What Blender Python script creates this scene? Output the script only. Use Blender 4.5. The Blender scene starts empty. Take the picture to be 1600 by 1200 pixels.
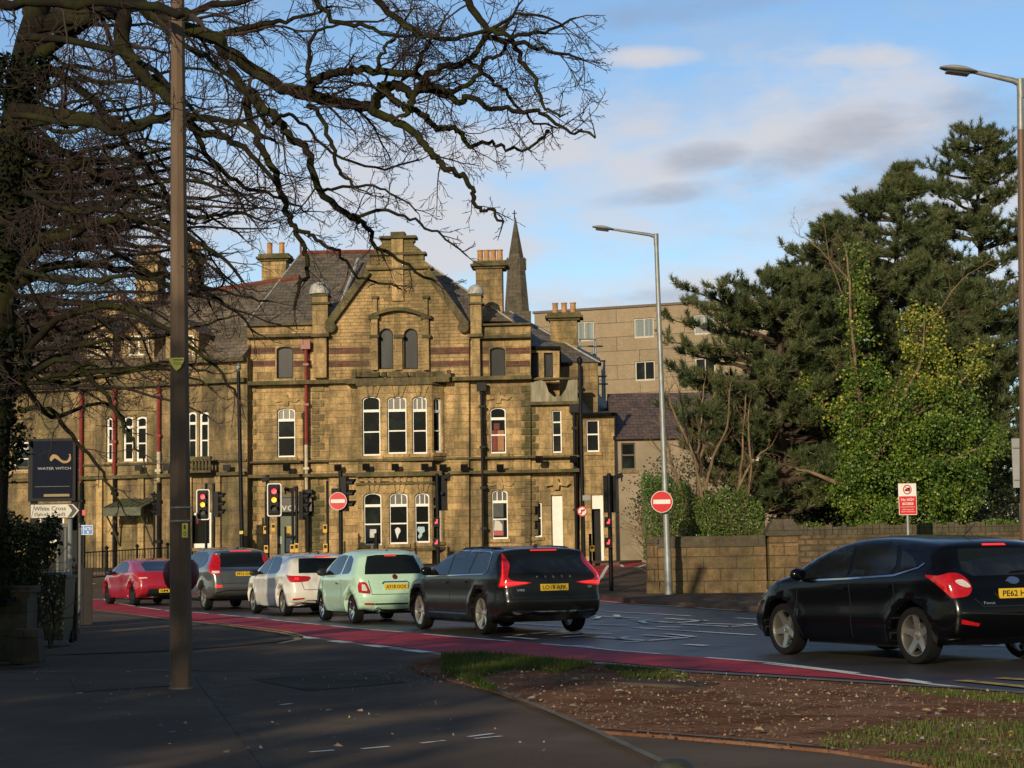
import bpy, math, random
import numpy as np
from mathutils import Vector, Matrix, geometry
from mathutils.bvhtree import BVHTree
SC = bpy.context.scene
COL = SC.collection
RAD = math.radians
F = 2900.0; HZ = 267.0; ROLL = 0.016; EYE = 1.32
# ------------------------------------------------------------------ camera
th = math.atan(HZ / F)
fw = Vector((0, math.cos(th), math.sin(th)))
up0 = Vector((0, -math.sin(th), math.cos(th))); rt0 = Vector((1, 0, 0))
UP = up0 * math.cos(ROLL) + rt0 * math.sin(ROLL)
RT = rt0 * math.cos(ROLL) - up0 * math.sin(ROLL)
CAM = Vector((0, 0, EYE))
cd = bpy.data.cameras.new('camera'); cam = bpy.data.objects.new('camera', cd); COL.objects.link(cam)
mw = Matrix((RT, UP, -fw)).transposed().to_4x4(); mw.translation = CAM
cam.matrix_world = mw
cd.sensor_width = 36; cd.lens = 36 * F / 1600; cd.clip_end = 6000; cd.clip_start = .1
SC.camera = cam
def ray(px, py):
    return (fw + RT * ((px - 800) / F) + UP * ((600 - py) / F))
def W(px, py, Y):
    r = ray(px, py); return CAM + r * (Y / r.y)
def gz(X, Y):
    t = (Y - 60) / 17.0
    if t <= 0: return 0.0
    if t < 1: return .92 * (t * t * (3 - 2 * t) * .5 + t * .5)
    return .92 + min(.9, (Y - 77) * .012)
def G(px, py, dz=0.0):
    r = ray(px, py); Y = 40.0
    for _ in range(60):
        p = CAM + r * (Y / r.y); d = p.z - (gz(p.x, Y) + dz)
        if r.z < 0: Y2 = (EYE - gz(p.x, Y) - dz) / (-r.z / r.y)
        else: Y2 = 90
        Y = Y * .6 + max(3, min(140, Y2)) * .4
    return CAM + r * (Y / r.y)
# ------------------------------------------------------------------ sky and sun
SUN_AZ = RAD(20); SUN_EL = RAD(15)       # azimuth measured to the left of straight behind the camera
sdir = Vector((-math.sin(SUN_AZ) * math.cos(SUN_EL), -math.cos(SUN_AZ) * math.cos(SUN_EL), math.sin(SUN_EL)))
sl = bpy.data.lights.new('sun', 'SUN'); sl.energy = 4.6; sl.angle = RAD(.5); sl.color = (1, .83, .58)
so = bpy.data.objects.new('sun', sl); COL.objects.link(so)
so.rotation_euler = sdir.to_track_quat('Z', 'Y').to_euler(); so.location = (-20, -40, 40)
SC.view_settings.view_transform = 'Standard'; SC.view_settings.look = 'None'
SC.view_settings.exposure = -0.25; SC.view_settings.gamma = 1
wd = bpy.data.worlds.new('World'); SC.world = wd; wd.use_nodes = True
nt = wd.node_tree; nt.nodes.clear()
class NT:
    def __init__(s, t): s.t = t
    def n(s, typ, ins=None, **kw):
        nd = s.t.nodes.new(typ)
        for k, v in kw.items(): setattr(nd, k, v)
        for k, v in (ins or {}).items():
            if isinstance(v, tuple) and len(v) == 2 and hasattr(v[0], 'outputs'): s.t.links.new(v[0].outputs[v[1]], nd.inputs[k])
            else: nd.inputs[k].default_value = v
        return nd
    def math(s, op, a, b=None, clamp=False):
        nd = s.t.nodes.new('ShaderNodeMath'); nd.operation = op; nd.use_clamp = clamp
        for i, v in enumerate((a, b)):
            if v is None: continue
            if isinstance(v, tuple): s.t.links.new(v[0].outputs[v[1]], nd.inputs[i])
            else: nd.inputs[i].default_value = v
        return (nd, 0)
    def mix(s, fac, a, b, mode='MIX'):
        nd = s.t.nodes.new('ShaderNodeMixRGB'); nd.blend_type = mode
        for i, v in enumerate((fac, a, b)):
            if isinstance(v, tuple) and hasattr(v[0], 'outputs'): s.t.links.new(v[0].outputs[v[1]], nd.inputs[i])
            elif i == 0: nd.inputs[0].default_value = v
            else: nd.inputs[i].default_value = (*v[:3], 1)
        return (nd, 0)
    def ramp(s, src, stops):
        nd = s.t.nodes.new('ShaderNodeValToRGB'); s.t.links.new(src[0].outputs[src[1]], nd.inputs[0])
        e = nd.color_ramp.elements
        while len(e) < len(stops): e.new(.5)
        for i, (p, c) in enumerate(stops):
            e[i].position = p; e[i].color = (c, c, c, 1) if not isinstance(c, tuple) else (*c, 1)
        return (nd, 0)
N = NT(nt)
sky = N.n('ShaderNodeTexSky', sky_type='NISHITA', sun_disc=False, sun_elevation=SUN_EL,
          sun_rotation=math.atan2(sdir.x, sdir.y), altitude=20, air_density=1.0, dust_density=.1, ozone_density=2.0)
tc = N.n('ShaderNodeTexCoord')
sep = N.n('ShaderNodeSeparateXYZ', {0: (tc, 0)})
# cloud layer: soft banks placed by compass direction and height, edges broken by noise
n1 = N.n('ShaderNodeTexNoise', {'Vector': (N.n('ShaderNodeMapping', {'Vector': (tc, 0), 'Scale': (1, 1, 2.4)}), 0), 'Scale': 13.0, 'Detail': 10.0, 'Roughness': .6})
n2 = N.n('ShaderNodeTexNoise', {'Vector': (N.n('ShaderNodeMapping', {'Vector': (tc, 0), 'Scale': (1, 1, 3.0), 'Location': (3, 1, 7)}), 0), 'Scale': 9.0, 'Detail': 9.0, 'Roughness': .62})
def bank(px, py, sx, sy, tilt=0.0):
    r = ray(px, py).normalized()
    ux, uz = r.x / r.y, r.z / r.y
    ax = N.math('SUBTRACT', N.math('DIVIDE', (sep, 0), (sep, 1)), ux)
    az = N.math('SUBTRACT', N.math('DIVIDE', (sep, 2), (sep, 1)), uz)
    az = N.math('SUBTRACT', az, N.math('MULTIPLY', ax, tilt))
    a2 = N.math('POWER', N.math('ABSOLUTE', N.math('DIVIDE', ax, sx / F)), 2.0)
    b2 = N.math('POWER', N.math('ABSOLUTE', N.math('DIVIDE', az, sy / F)), 2.0)
    return N.math('SUBTRACT', 1.0, N.math('ADD', a2, b2))      # 1 at the centre, 0 on the rim
def shaped(lst, w, nz, lo, hi):
    m = None
    for b in lst:
        v = N.math('MAXIMUM', bank(*b), -3.0)
        m = v if m is None else N.math('MAXIMUM', m, v)
    v = N.math('ADD', m, N.math('MULTIPLY', N.math('SUBTRACT', (nz, 0), .5), w))
    nd = N.n('ShaderNodeMapRange', {0: v, 1: lo, 2: hi, 3: 0.0, 4: 1.0}, interpolation_type='SMOOTHSTEP')
    return (nd, 0)
pale = shaped([(1190, 210, 330, 120, .1), (1020, 285, 260, 85, .1), (1450, 320, 280, 100, .1), (1350, 90, 90, 22, 0), (1020, 90, 80, 18, 0), (980, 455, 300, 42, 0), (480, 300, 420, 120, .1), (780, 240, 260, 60, 0), (1340, 300, 150, 35, 0), (700, 400, 260, 50, 0), (1480, 420, 330, 60, 0)], 4.6, n1, -.8, 1.4)
grey = shaped([(1320, 220, 150, 48, .3), (1500, 225, 230, 95, .2), (1080, 250, 90, 26, .1), (1010, 305, 110, 20, .1), (1060, 462, 120, 18, 0), (1380, 500, 300, 40, 0), (980, 20, 300, 30, .1)], 4.2, n2, -.3, 1.6)
wisp = N.n('ShaderNodeMapRange', {0: (n2, 0), 1: .52, 2: .72, 3: 0.0, 4: .5})
SKYF = 1.0
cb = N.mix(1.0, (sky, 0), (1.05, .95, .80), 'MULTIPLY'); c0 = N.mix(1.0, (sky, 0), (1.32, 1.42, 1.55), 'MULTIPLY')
c1 = N.mix((wisp, 0), c0, (5.0, 5.6, 6.6))
c2 = N.mix(N.math('MULTIPLY', pale, .9), c1, (7.1, 6.95, 7.2))
c3 = N.mix(N.math('MULTIPLY', grey, .6), c2, (3.0, 3.45, 4.5))
# clouds and brighter sky ahead only; sky behind tinted warm for less blue fill
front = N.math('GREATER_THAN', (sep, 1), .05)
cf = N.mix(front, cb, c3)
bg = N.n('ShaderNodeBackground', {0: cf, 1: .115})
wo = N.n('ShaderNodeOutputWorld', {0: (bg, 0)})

# ------------------------------------------------------------------ materials
MATS = {}
def M(name, col, rough=.6, metal=0.0, var=.12, scale=4.0, bump=0.0, bscale=40.0, emit=None, estr=1.0, coat=0.0, col2=None, detail=4.0, lo=.35, hi=.65, spec=None, stretch=None, rvar=0.0):
    if name in MATS: return MATS[name]
    m = bpy.data.materials.new(name); m.use_nodes = True; m.node_tree.nodes.clear(); n = NT(m.node_tree)
    p = n.n('ShaderNodeBsdfPrincipled', {'Roughness': rough, 'Metallic': metal})
    if coat: p.inputs['Coat Weight'].default_value = coat; p.inputs['Coat Roughness'].default_value = .04
    if spec is not None: p.inputs['Specular IOR Level'].default_value = spec
    t = n.n('ShaderNodeTexCoord'); src = (t, 3)
    if stretch: src = (n.n('ShaderNodeMapping', {'Vector': src, 'Scale': stretch}), 0)
    nz = n.n('ShaderNodeTexNoise', {'Vector': src, 'Scale': scale, 'Detail': detail, 'Roughness': .6})
    f = (n.n('ShaderNodeMapRange', {0: (nz, 0), 1: lo, 2: hi, 3: 0.0, 4: 1.0}), 0)
    a = tuple(c * (1 - var) for c in col); b = tuple(min(1, c * (1 + var)) for c in col) if col2 is None else col2
    c = n.mix(f, a if col2 is None else col, b)
    m.node_tree.links.new(c[0].outputs[0], p.inputs['Base Color'])
    if rvar:
        rr = n.n('ShaderNodeMapRange', {0: (nz, 0), 1: lo, 2: hi, 3: rough - rvar, 4: rough + rvar})
        m.node_tree.links.new(rr.outputs[0], p.inputs['Roughness'])
    if bump:
        nb = n.n('ShaderNodeTexNoise', {'Vector': src, 'Scale': bscale, 'Detail': 5.0})
        bp = n.n('ShaderNodeBump', {'Height': (nb, 0), 'Strength': 1.0, 'Distance': bump})
        m.node_tree.links.new(bp.outputs[0], p.inputs['Normal'])
    if emit:
        p.inputs['Emission Color'].default_value = (*emit, 1); p.inputs['Emission Strength'].default_value = estr
    n.n('ShaderNodeOutputMaterial', {0: (p, 0)})
    MATS[name] = m; return m
def stone(name, c1, c2, mortar, bw=.62, bh=.3, stain=.5, msize=.012, green=.35, top=None, vary=.7, rough=.85, mott=1.0, moss=None):
    """coursed blocks: the courses follow height, the bond runs along whichever way the face looks"""
    if name in MATS: return MATS[name]
    m = bpy.data.materials.new(name); m.use_nodes = True; m.node_tree.nodes.clear(); n = NT(m.node_tree)
    t = n.n('ShaderNodeTexCoord'); g = n.n('ShaderNodeNewGeometry')
    sp = n.n('ShaderNodeSeparateXYZ', {0: (t, 3)}); sn = n.n('ShaderNodeSeparateXYZ', {0: (g, 1)})
    side = n.math('GREATER_THAN', n.math('ABSOLUTE', (sn, 0)), .75)
    ux = n.math('ADD', n.math('MULTIPLY', (sp, 0), n.math('SUBTRACT', 1.0, side)), n.math('MULTIPLY', (sp, 1), side))
    cv = n.n('ShaderNodeCombineXYZ', {0: ux, 1: (sp, 2), 2: 0.0})
    br = n.n('ShaderNodeTexBrick', {'Vector': (cv, 0), 'Color1': (*c1, 1), 'Color2': (*c2, 1), 'Mortar': (*mortar, 1), 'Scale': 1.0,
             'Mortar Size': msize, 'Mortar Smooth': .3, 'Bias': 0.0, 'Brick Width': bw, 'Row Height': bh}, offset=.5)
    # block-to-block tone and a scatter of darker blocks
    wn = n.n('ShaderNodeTexBrick', {'Vector': (cv, 0), 'Color1': (0, 0, 0, 1), 'Color2': (1, 1, 1, 1), 'Mortar': (.5, .5, .5, 1), 'Scale': 1.0,
             'Mortar Size': 0.0, 'Brick Width': bw, 'Row Height': bh, 'Bias': 0.0}, offset=.5)
    dk = n.n('ShaderNodeMapRange', {0: (wn, 0), 1: .80, 2: .93, 3: 0.0, 4: vary * .75})
    col = n.mix((dk, 0), (br, 0), tuple(c * .35 for c in c1))
    n1 = n.n('ShaderNodeTexNoise', {'Vector': (n.n('ShaderNodeMapping', {'Vector': (t, 3), 'Scale': (1, 1, .45)}), 0), 'Scale': .55, 'Detail': 7.0, 'Roughness': .62})
    n2 = n.n('ShaderNodeTexNoise', {'Vector': (n.n('ShaderNodeMapping', {'Vector': (t, 3), 'Scale': (1, 1, .18), 'Location': (9, 3, 1)}), 0), 'Scale': 1.7, 'Detail': 5.0})
    n3 = n.n('ShaderNodeTexNoise', {'Vector': (t, 3), 'Scale': 14.0, 'Detail': 4.0})
    s1 = n.n('ShaderNodeMapRange', {0: (n1, 0), 1: .43, 2: .58, 3: 0.0, 4: stain})
    col = n.mix((s1, 0), col, (.075, .058, .032))
    s2 = n.n('ShaderNodeMapRange', {0: (n2, 0), 1: .50, 2: .62, 3: 0.0, 4: green})
    col = n.mix((s2, 0), col, (.055, .058, .018))
    n4 = n.n('ShaderNodeTexNoise', {'Vector': (n.n('ShaderNodeMapping', {'Vector': (t, 3), 'Scale': (1, 1, .09), 'Location': (2, 7, 4)}), 0), 'Scale': 3.2, 'Detail': 5.0, 'Roughness': .65})
    s4 = n.n('ShaderNodeMapRange', {0: (n4, 0), 1: .50, 2: .66, 3: 0.0, 4: stain * .9})
    col = n.mix((s4, 0), col, (.06, .045, .022))
    n5 = n.n('ShaderNodeTexNoise', {'Vector': (t, 3), 'Scale': 2.3, 'Detail': 6.0, 'Roughness': .7})
    s5 = n.n('ShaderNodeMapRange', {0: (n5, 0), 1: .32, 2: .68, 3: 1 - .38 * mott, 4: 1 + .38 * mott})
    c5 = n.n('ShaderNodeCombineXYZ', {0: (s5, 0), 1: (s5, 0), 2: (s5, 0)})
    col = n.mix(1.0, col, (c5, 0), 'MULTIPLY')
    if moss:      # algae that has settled on the exposed top of the masonry
        mz = n.n('ShaderNodeMapRange', {0: n.math('ADD', (sp, 2), n.math('MULTIPLY', (n1, 0), 3.0)), 1: moss[0] + 1.5, 2: moss[1] + 1.5, 3: 0.0, 4: .72})
        col = n.mix((mz, 0), col, (.075, .072, .02))
    s3 = n.n('ShaderNodeMapRange', {0: (n3, 0), 1: .3, 2: .7, 3: .78, 4: 1.16})
    cc = n.n('ShaderNodeCombineXYZ', {0: (s3, 0), 1: (s3, 0), 2: (s3, 0)})
    col = n.mix(1.0, col, (cc, 0), 'MULTIPLY')
    p = n.n('ShaderNodeBsdfPrincipled', {'Base Color': col, 'Roughness': rough})
    hh = n.math('ADD', n.math('MULTIPLY', (br, 1), -1.0), n.math('MULTIPLY', (n3, 0), .5))
    bp = n.n('ShaderNodeBump', {'Height': hh, 'Strength': .8, 'Distance': .02})
    m.node_tree.links.new(bp.outputs[0], p.inputs['Normal'])
    n.n('ShaderNodeOutputMaterial', {0: (p, 0)})
    MATS[name] = m; return m
# ------------------------------------------------------------------ object helpers
def tag(o, label=None, cat=None, group=None, kind=None):
    if label: o['label'] = label
    if cat: o['category'] = cat
    if group: o['group'] = group
    if kind: o['kind'] = kind
    return o
def thing(name, label, cat, loc=(0, 0, 0), rotz=0.0, group=None):
    o = bpy.data.objects.new(name, None); COL.objects.link(o); o.empty_display_size = .2
    o.location = loc; o.rotation_euler = (0, 0, rotz); return tag(o, label, cat, group)
def mk(name, vs, fs, mats, parent=None, org=(0, 0, 0), smooth=False, mi=None, loc=None):
    me = bpy.data.meshes.new(name)
    o0 = Vector(org)
    if org != (0, 0, 0):
        a = np.array([tuple(v) for v in vs], dtype=float).reshape(-1, 3) - np.array(o0)
        vs = a.tolist()
    me.from_pydata([tuple(v) for v in vs], [], fs)
    if not isinstance(mats, (list, tuple)): mats = [mats]
    for m in mats: me.materials.append(m)
    if mi is not None: me.polygons.foreach_set('material_index', mi)
    if smooth is True: me.polygons.foreach_set('use_smooth', [True] * len(me.polygons))
    elif smooth: me.polygons.foreach_set('use_smooth', [True] * len(me.polygons)); me.set_sharp_from_angle(angle=RAD(smooth))
    me.update()
    o = bpy.data.objects.new(name, me); COL.objects.link(o)
    if parent is not None: o.parent = parent
    if loc is not None: o.location = loc
    elif parent is None: o.location = o0
    return o
class MB:
    def __init__(s): s.v = []; s.f = []; s.m = []; s.cm = 0
    def add(s, vs, fs):
        b = len(s.v); s.v += [tuple(v) for v in vs]; s.f += [tuple(i + b for i in f) for f in fs]; s.m += [s.cm] * len(fs); return s
    def box(s, c, d, R=None, taper=1.0):
        x, y, z = [k / 2 for k in d]; vs = []
        for dz, t in ((-z, 1.0), (z, taper)):
            for dx, dy in ((-x, -y), (x, -y), (x, y), (-x, y)): vs.append(Vector((dx * t, dy * t, dz)))
        if R is not None: vs = [R @ v for v in vs]
        c = Vector(c)
        return s.add([v + c for v in vs], [(0, 3, 2, 1), (4, 5, 6, 7), (0, 1, 5, 4), (1, 2, 6, 5), (2, 3, 7, 6), (3, 0, 4, 7)])
    def bb(s, x0, x1, y0, y1, z0, z1): return s.box(((x0 + x1) / 2, (y0 + y1) / 2, (z0 + z1) / 2), (abs(x1 - x0), abs(y1 - y0), abs(z1 - z0)))
    def tube(s, pts, rs, n=8, cap=True):
        pts = [Vector(p) for p in pts]
        if not isinstance(rs, (list, tuple)): rs = [rs] * len(pts)
        vs = []; fs = []; pu = None
        for i, p in enumerate(pts):
            d = (pts[min(i + 1, len(pts) - 1)] - pts[max(i - 1, 0)])
            if d.length < 1e-9: d = Vector((0, 0, 1))
            d.normalize()
            if pu is None: pu = Vector((0, 0, 1)) if abs(d.z) < .9 else Vector((0, 1, 0))
            a = d.cross(pu)
            if a.length < 1e-6: a = d.cross(Vector((1, 0, 0)))
            a.normalize(); b = a.cross(d).normalized(); pu = b
            for k in range(n):
                t = 2 * math.pi * k / n; vs.append(p + (a * math.cos(t) + b * math.sin(t)) * rs[i])
        for i in range(len(pts) - 1):
            for k in range(n):
                k2 = (k + 1) % n; fs.append((i * n + k, i * n + k2, (i + 1) * n + k2, (i + 1) * n + k))
        if cap: fs.append(tuple(range(n))[::1]); fs.append(tuple(range((len(pts) - 1) * n, len(pts) * n))[::-1])
        return s.add(vs, fs)
    def lathe(s, prof, n=24, c=(0, 0, 0), axis='z'):
        vs = []; fs = []
        for r, h in prof:
            for k in range(n):
                t = 2 * math.pi * k / n; x, y = r * math.cos(t), r * math.sin(t)
                vs.append(Vector(c) + (Vector((x, y, h)) if axis == 'z' else Vector((h, x, y)) if axis == 'x' else Vector((x, h, y))))
        for i in range(len(prof) - 1):
            for k in range(n):
                k2 = (k + 1) % n; fs.append((i * n + k, i * n + k2, (i + 1) * n + k2, (i + 1) * n + k))
        return s.add(vs, fs)
    def prism(s, poly, fn, v0, v1):
        """poly: 2D outline; fn(a,b,v)->point; solid between v0 and v1"""
        n = len(poly); vs = [fn(a, b, v0) for a, b in poly] + [fn(a, b, v1) for a, b in poly]
        tr = cdt(poly)
        P, T = tr
        fs = [(i, (i + 1) % n, n + (i + 1) % n, n + i) for i in range(n)]
        s.add(vs, fs)
        s.add([fn(a, b, v0) for a, b in P], [t for t in T]); s.add([fn(a, b, v1) for a, b in P], [t[::-1] for t in T]); return s
    def build(s, name, mats, parent=None, org=(0, 0, 0), smooth=False):
        return mk(name, s.v, s.f, mats, parent, org, smooth, s.m if isinstance(mats, (list, tuple)) else None)
def inside(P, poly):
    """vectorised point in polygon"""
    x, y = P[:, 0], P[:, 1]; c = np.zeros(len(P), bool); n = len(poly); j = n - 1
    for i in range(n):
        xi, yi = poly[i]; xj, yj = poly[j]
        if yi != yj:
            c ^= ((yi > y) != (yj > y)) & (x < (xj - xi) * (y - yi) / (yj - yi) + xi)
        j = i
    return c
def cdt(poly, holes=(), pts=()):
    V = [Vector(p) for p in poly]; E = [(i, (i + 1) % len(poly)) for i in range(len(poly))]
    for h in holes:
        b = len(V); V += [Vector(p) for p in h]; E += [(b + i, b + (i + 1) % len(h)) for i in range(len(h))]
    V += [Vector(p) for p in pts]
    ov, oe, of, *_ = geometry.delaunay_2d_cdt(V, E, [], 0, 1e-6)
    ov = [tuple(v) for v in ov]
    if not of: return ov, []
    C = np.array([[sum(ov[i][0] for i in f) / len(f), sum(ov[i][1] for i in f) / len(f)] for f in of])
    k = inside(C, poly)
    for h in holes: k &= ~inside(C, h)
    return ov, [tuple(f) for f, q in zip(of, k) if q]
def gridpts(poly, sp, jit=0.0, rng=None):
    A = np.array(poly); x0, y0 = A.min(0); x1, y1 = A.max(0)
    g = np.array([(x, y) for x in np.arange(x0 + sp / 2, x1, sp) for y in np.arange(y0 + sp / 2, y1, sp)])
    if len(g) == 0: return []
    g = g[inside(g, poly)]
    if len(g) == 0: return []
    return [tuple(p) for p, d in zip(g, polydist(g, poly)) if d > sp * .35]
def polydist(P, poly, idx=False):
    A = np.array(poly); B = np.roll(A, -1, 0); d = np.full(len(P), 1e9); k = np.zeros(len(P), int)
    for i in range(len(A)):
        ab = B[i] - A[i]; L = (ab ** 2).sum() + 1e-12
        t = np.clip(((P - A[i]) @ ab) / L, 0, 1); q = A[i] + t[:, None] * ab; dd = np.sqrt(((P - q) ** 2).sum(1))
        u = dd < d; d[u] = dd[u]; k[u] = i
    return (d, k) if idx else d
def densify(poly, sp, closed=True):
    out = []; n = len(poly)
    for i in range(n if closed else n - 1):
        a = Vector(poly[i]); b = Vector(poly[(i + 1) % n]); k = max(1, int((b - a).length / sp))
        for j in range(k): out.append(tuple(a.lerp(b, j / k)))
    if not closed: out.append(tuple(poly[-1]))
    return out
def spline(pts, k=6, closed=False):
    P = [np.array(p, float) for p in pts]; out = []; n = len(P)
    for i in range(n if closed else n - 1):
        if closed: a, b, c, d = P[i - 1], P[i], P[(i + 1) % n], P[(i + 2) % n]
        else: a, b, c, d = P[max(i - 1, 0)], P[i], P[i + 1], P[min(i + 2, n - 1)]
        for j in range(k):
            t = j / k; out.append(tuple(.5 * ((2 * b) + (-a + c) * t + (2 * a - 5 * b + 4 * c - d) * t * t + (-a + 3 * b - 3 * c + d) * t ** 3)))
    if not closed: out.append(tuple(P[-1]))
    return out
FONT = None
def text(name, s, width, mat, fn, parent=None, org=(0, 0, 0), height=None, thick=.004, bold=0.0, align='C'):
    """lettering as mesh; fn(a,b,v)->point with a to the reader's right, b up, v outward"""
    c = bpy.data.curves.new('lettering', 'FONT'); c.body = s; c.size = 1; c.extrude = 0; c.offset = bold; c.resolution_u = 3
    o = bpy.data.objects.new('tmp', c); COL.objects.link(o)
    dg = bpy.context.evaluated_depsgraph_get(); me = bpy.data.meshes.new_from_object(o.evaluated_get(dg))
    bpy.data.objects.remove(o); bpy.data.curves.remove(c)
    A = np.array([v.co[:] for v in me.vertices]); fs = [tuple(p.vertices) for p in me.polygons]
    x0, y0 = A[:, 0].min(), A[:, 1].min(); w = A[:, 0].max() - x0; h = A[:, 1].max() - y0
    sx = width / w; sy = sx if height is None else height / h
    cx = {'C': x0 + w / 2, 'L': x0, 'R': x0 + w}[align]
    v0 = [fn((p[0] - cx) * sx, (p[1] - y0 - h / 2) * sy, thick) for p in A]
    bpy.data.meshes.remove(me)
    return mk(name, v0, fs, mat, parent, org)
def sheet(name, poly, dz, mat, sp=2.0, skirt=.0, hz=None, org=None, parent=None, noise=0.0, seed=1):
    """ground sheet following the terrain, dz above it"""
    rng = random.Random(seed)
    P = densify([tuple(p)[:2] for p in poly], sp); V, T = cdt(P, (), gridpts(P, sp))
    bd = polydist(np.array(V), P) if noise else None
    vs = [(x, y, gz(x, y) + dz + (noise * rng.random() * min(1, bd[i] / .4) if noise else 0)) for i, (x, y) in enumerate(V)]
    fs = []
    for t in T:
        a, b, c = [Vector(vs[i]) for i in t[:3]]
        fs.append(t if (b - a).cross(c - a).z > 0 else t[::-1])
    if skirt:
        n = len(P); b0 = len(vs); vs += [(x, y, gz(x, y) + dz) for x, y in P] + [(x, y, gz(x, y) + dz - skirt) for x, y in P]
        fs += [(b0 + i, b0 + (i + 1) % n, b0 + n + (i + 1) % n, b0 + n + i) for i in range(n)]
    return mk(name, vs, fs, mat, parent, org or (0, 0, 0), smooth=bool(noise))
def strip(pts, w, closed=False):
    """2D polyline widened to a polygon"""
    L = []; R = []; n = len(pts)
    for i in range(n):
        a = Vector(pts[max(i - 1, 0)][:2]); b = Vector(pts[min(i + 1, n - 1)][:2]); d = (b - a).normalized(); q = Vector((-d.y, d.x)) * w / 2
        p = Vector(pts[i][:2]); L.append(tuple(p + q)); R.append(tuple(p - q))
    return L + R[::-1]
white = M('white_paint', (.78, .76, .7), .5, var=.06)
black = M('black_metal', (.007, .007, .008), .55, var=.3, spec=.2)
galv = M('galvanised_steel', (.26, .27, .26), .5, metal=.4, var=.15, scale=5)
# ------------------------------------------------------------------ ground, roads, pavements
asphalt = M('wet_asphalt', (.040, .036, .034), .42, spec=.4, var=.3, scale=1.4, bump=.004, bscale=120, detail=8, rvar=.08, lo=.3, hi=.7)
path_m = M('path_asphalt', (.10, .072, .054), .95, spec=.06, scale=.5, bump=.006, bscale=110, detail=9, col2=(.15, .112, .086), rvar=.15, lo=.4, hi=.62)
path2_m = M('patched_asphalt', (.10, .08, .064), .95, spec=.03, scale=1.5, bump=.006, bscale=110, detail=9, var=.2)
kerb_m = M('kerb_stone', (.17, .15, .12), .9, spec=.1, var=.25, scale=3, bump=.004)
redlane = M('red_surfacing', (.52, .038, .055), .7, spec=.15, scale=1.1, bump=.005, bscale=120, detail=9, col2=(.22, .035, .045), lo=.42, hi=.66)
line_m = M('worn_white_line', (.78, .75, .68), .55, scale=9, detail=8, col2=(.16, .15, .14), lo=.56, hi=.68)
yel_m = M('worn_yellow_line', (.48, .33, .05), .6, scale=7, detail=8, col2=(.12, .09, .04), lo=.5, hi=.66)
soil_m = M('bare_soil', (.15, .07, .042), 1.0, spec=.0, scale=1.6, bump=.03, bscale=16, detail=10, col2=(.25, .135, .085), lo=.38, hi=.62)
grass_m = M('grass_blade', (.055, .10, .018), .8, spec=.1, scale=3, col2=(.11, .12, .035))
leaf_dead = M('dead_leaf', (.28, .17, .07), .8, scale=5, col2=(.42, .33, .2))
def px2(lst, dz=0.0): return [tuple(G(x, y, dz))[:2] for x, y in lst]
# terrain: one sheet to the horizon
xs = sorted(set([-3000, -1500, -700, -300, -150] + list(range(-100, 101, 10)) + [150, 300, 700, 1500, 3000]))
ys = sorted(set([-1500, -600, -200, -60] + list(range(-30, 59, 8)) + list(range(59, 81, 2)) + [90, 105, 120, 150, 200, 300, 600, 1500, 4000]))
vs = [(x, y, gz(x, y) - (.004)) for y in ys for x in xs]; nx = len(xs)
fs = [(j * nx + i, j * nx + i + 1, (j + 1) * nx + i + 1, (j + 1) * nx + i) for j in range(len(ys) - 1) for i in range(nx - 1)]
tag(mk('ground', vs, fs, asphalt), kind='structure')
# the red cycle lane (upper = road edge, lower = kerb edge)
lane_top = [(60, 930), (131, 937), (163, 936.5), (219, 949), (264, 955), (313, 958), (412, 967), (442, 971), (524, 979), (573, 984), (620, 987.5), (705, 995), (777, 1001), (924, 1013), (960, 1017), (1050, 1024), (1200, 1036), (1375, 1057), (1450, 1068)]
lane_bot = [(60, 946), (131, 950.5), (210, 959.5), (264, 967), (345, 975), (400, 983), (440, 988), (480, 993), (549, 1003), (620, 1010), (684, 1019), (780, 1025), (875, 1030), (960, 1035), (1075, 1046), (1200, 1053), (1380, 1064), (1450, 1069.5)]
top_w = px2(lane_top); bot_w = px2(lane_bot)
tag(sheet('cycle_lane', top_w + bot_w[::-1], .004, redlane, 1.5), kind='structure')
def dash(name, pts, w, on, off, mat, dz=.01, parent=None):
    P = densify([tuple(p)[:2] for p in pts], .25, False); vs = []; fs = []; acc = 0; cur = []
    def flush(c):
        if len(c) < 2: return
        q = strip(c, w); n = len(c); b = len(vs)
        vs.extend([(x, y, gz(x, y) + dz) for x, y in q])
        for i in range(n - 1): fs.append((b + i, b + 2 * n - 1 - i, b + 2 * n - 2 - i, b + i + 1))
    for i in range(len(P)):
        if i: acc += (Vector(P[i]) - Vector(P[i - 1])).length
        if off == 0 or acc % (on + off) < on: cur.append(P[i])
        else: flush(cur); cur = []
    flush(cur)
    return tag(mk(name, vs, fs, mat), kind='structure')
dash('lane_line', top_w[1:], .1, 4.0, .7, line_m)
far_l = px2([(930, 938.5), (985, 944), (1060, 948), (1130, 953), (1200, 957), (1330, 967), (1600, 988)])
far_u = px2([(930, 934.5), (985, 938), (1060, 942.5), (1130, 947), (1200, 951.5), (1330, 961), (1600, 980)])
tag(sheet('far_cycle_lane', far_u + far_l[::-1], .004, redlane, 1.5), kind='structure')
dash('far_lane_line', far_l, .1, 3.5, .8, line_m)
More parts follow.
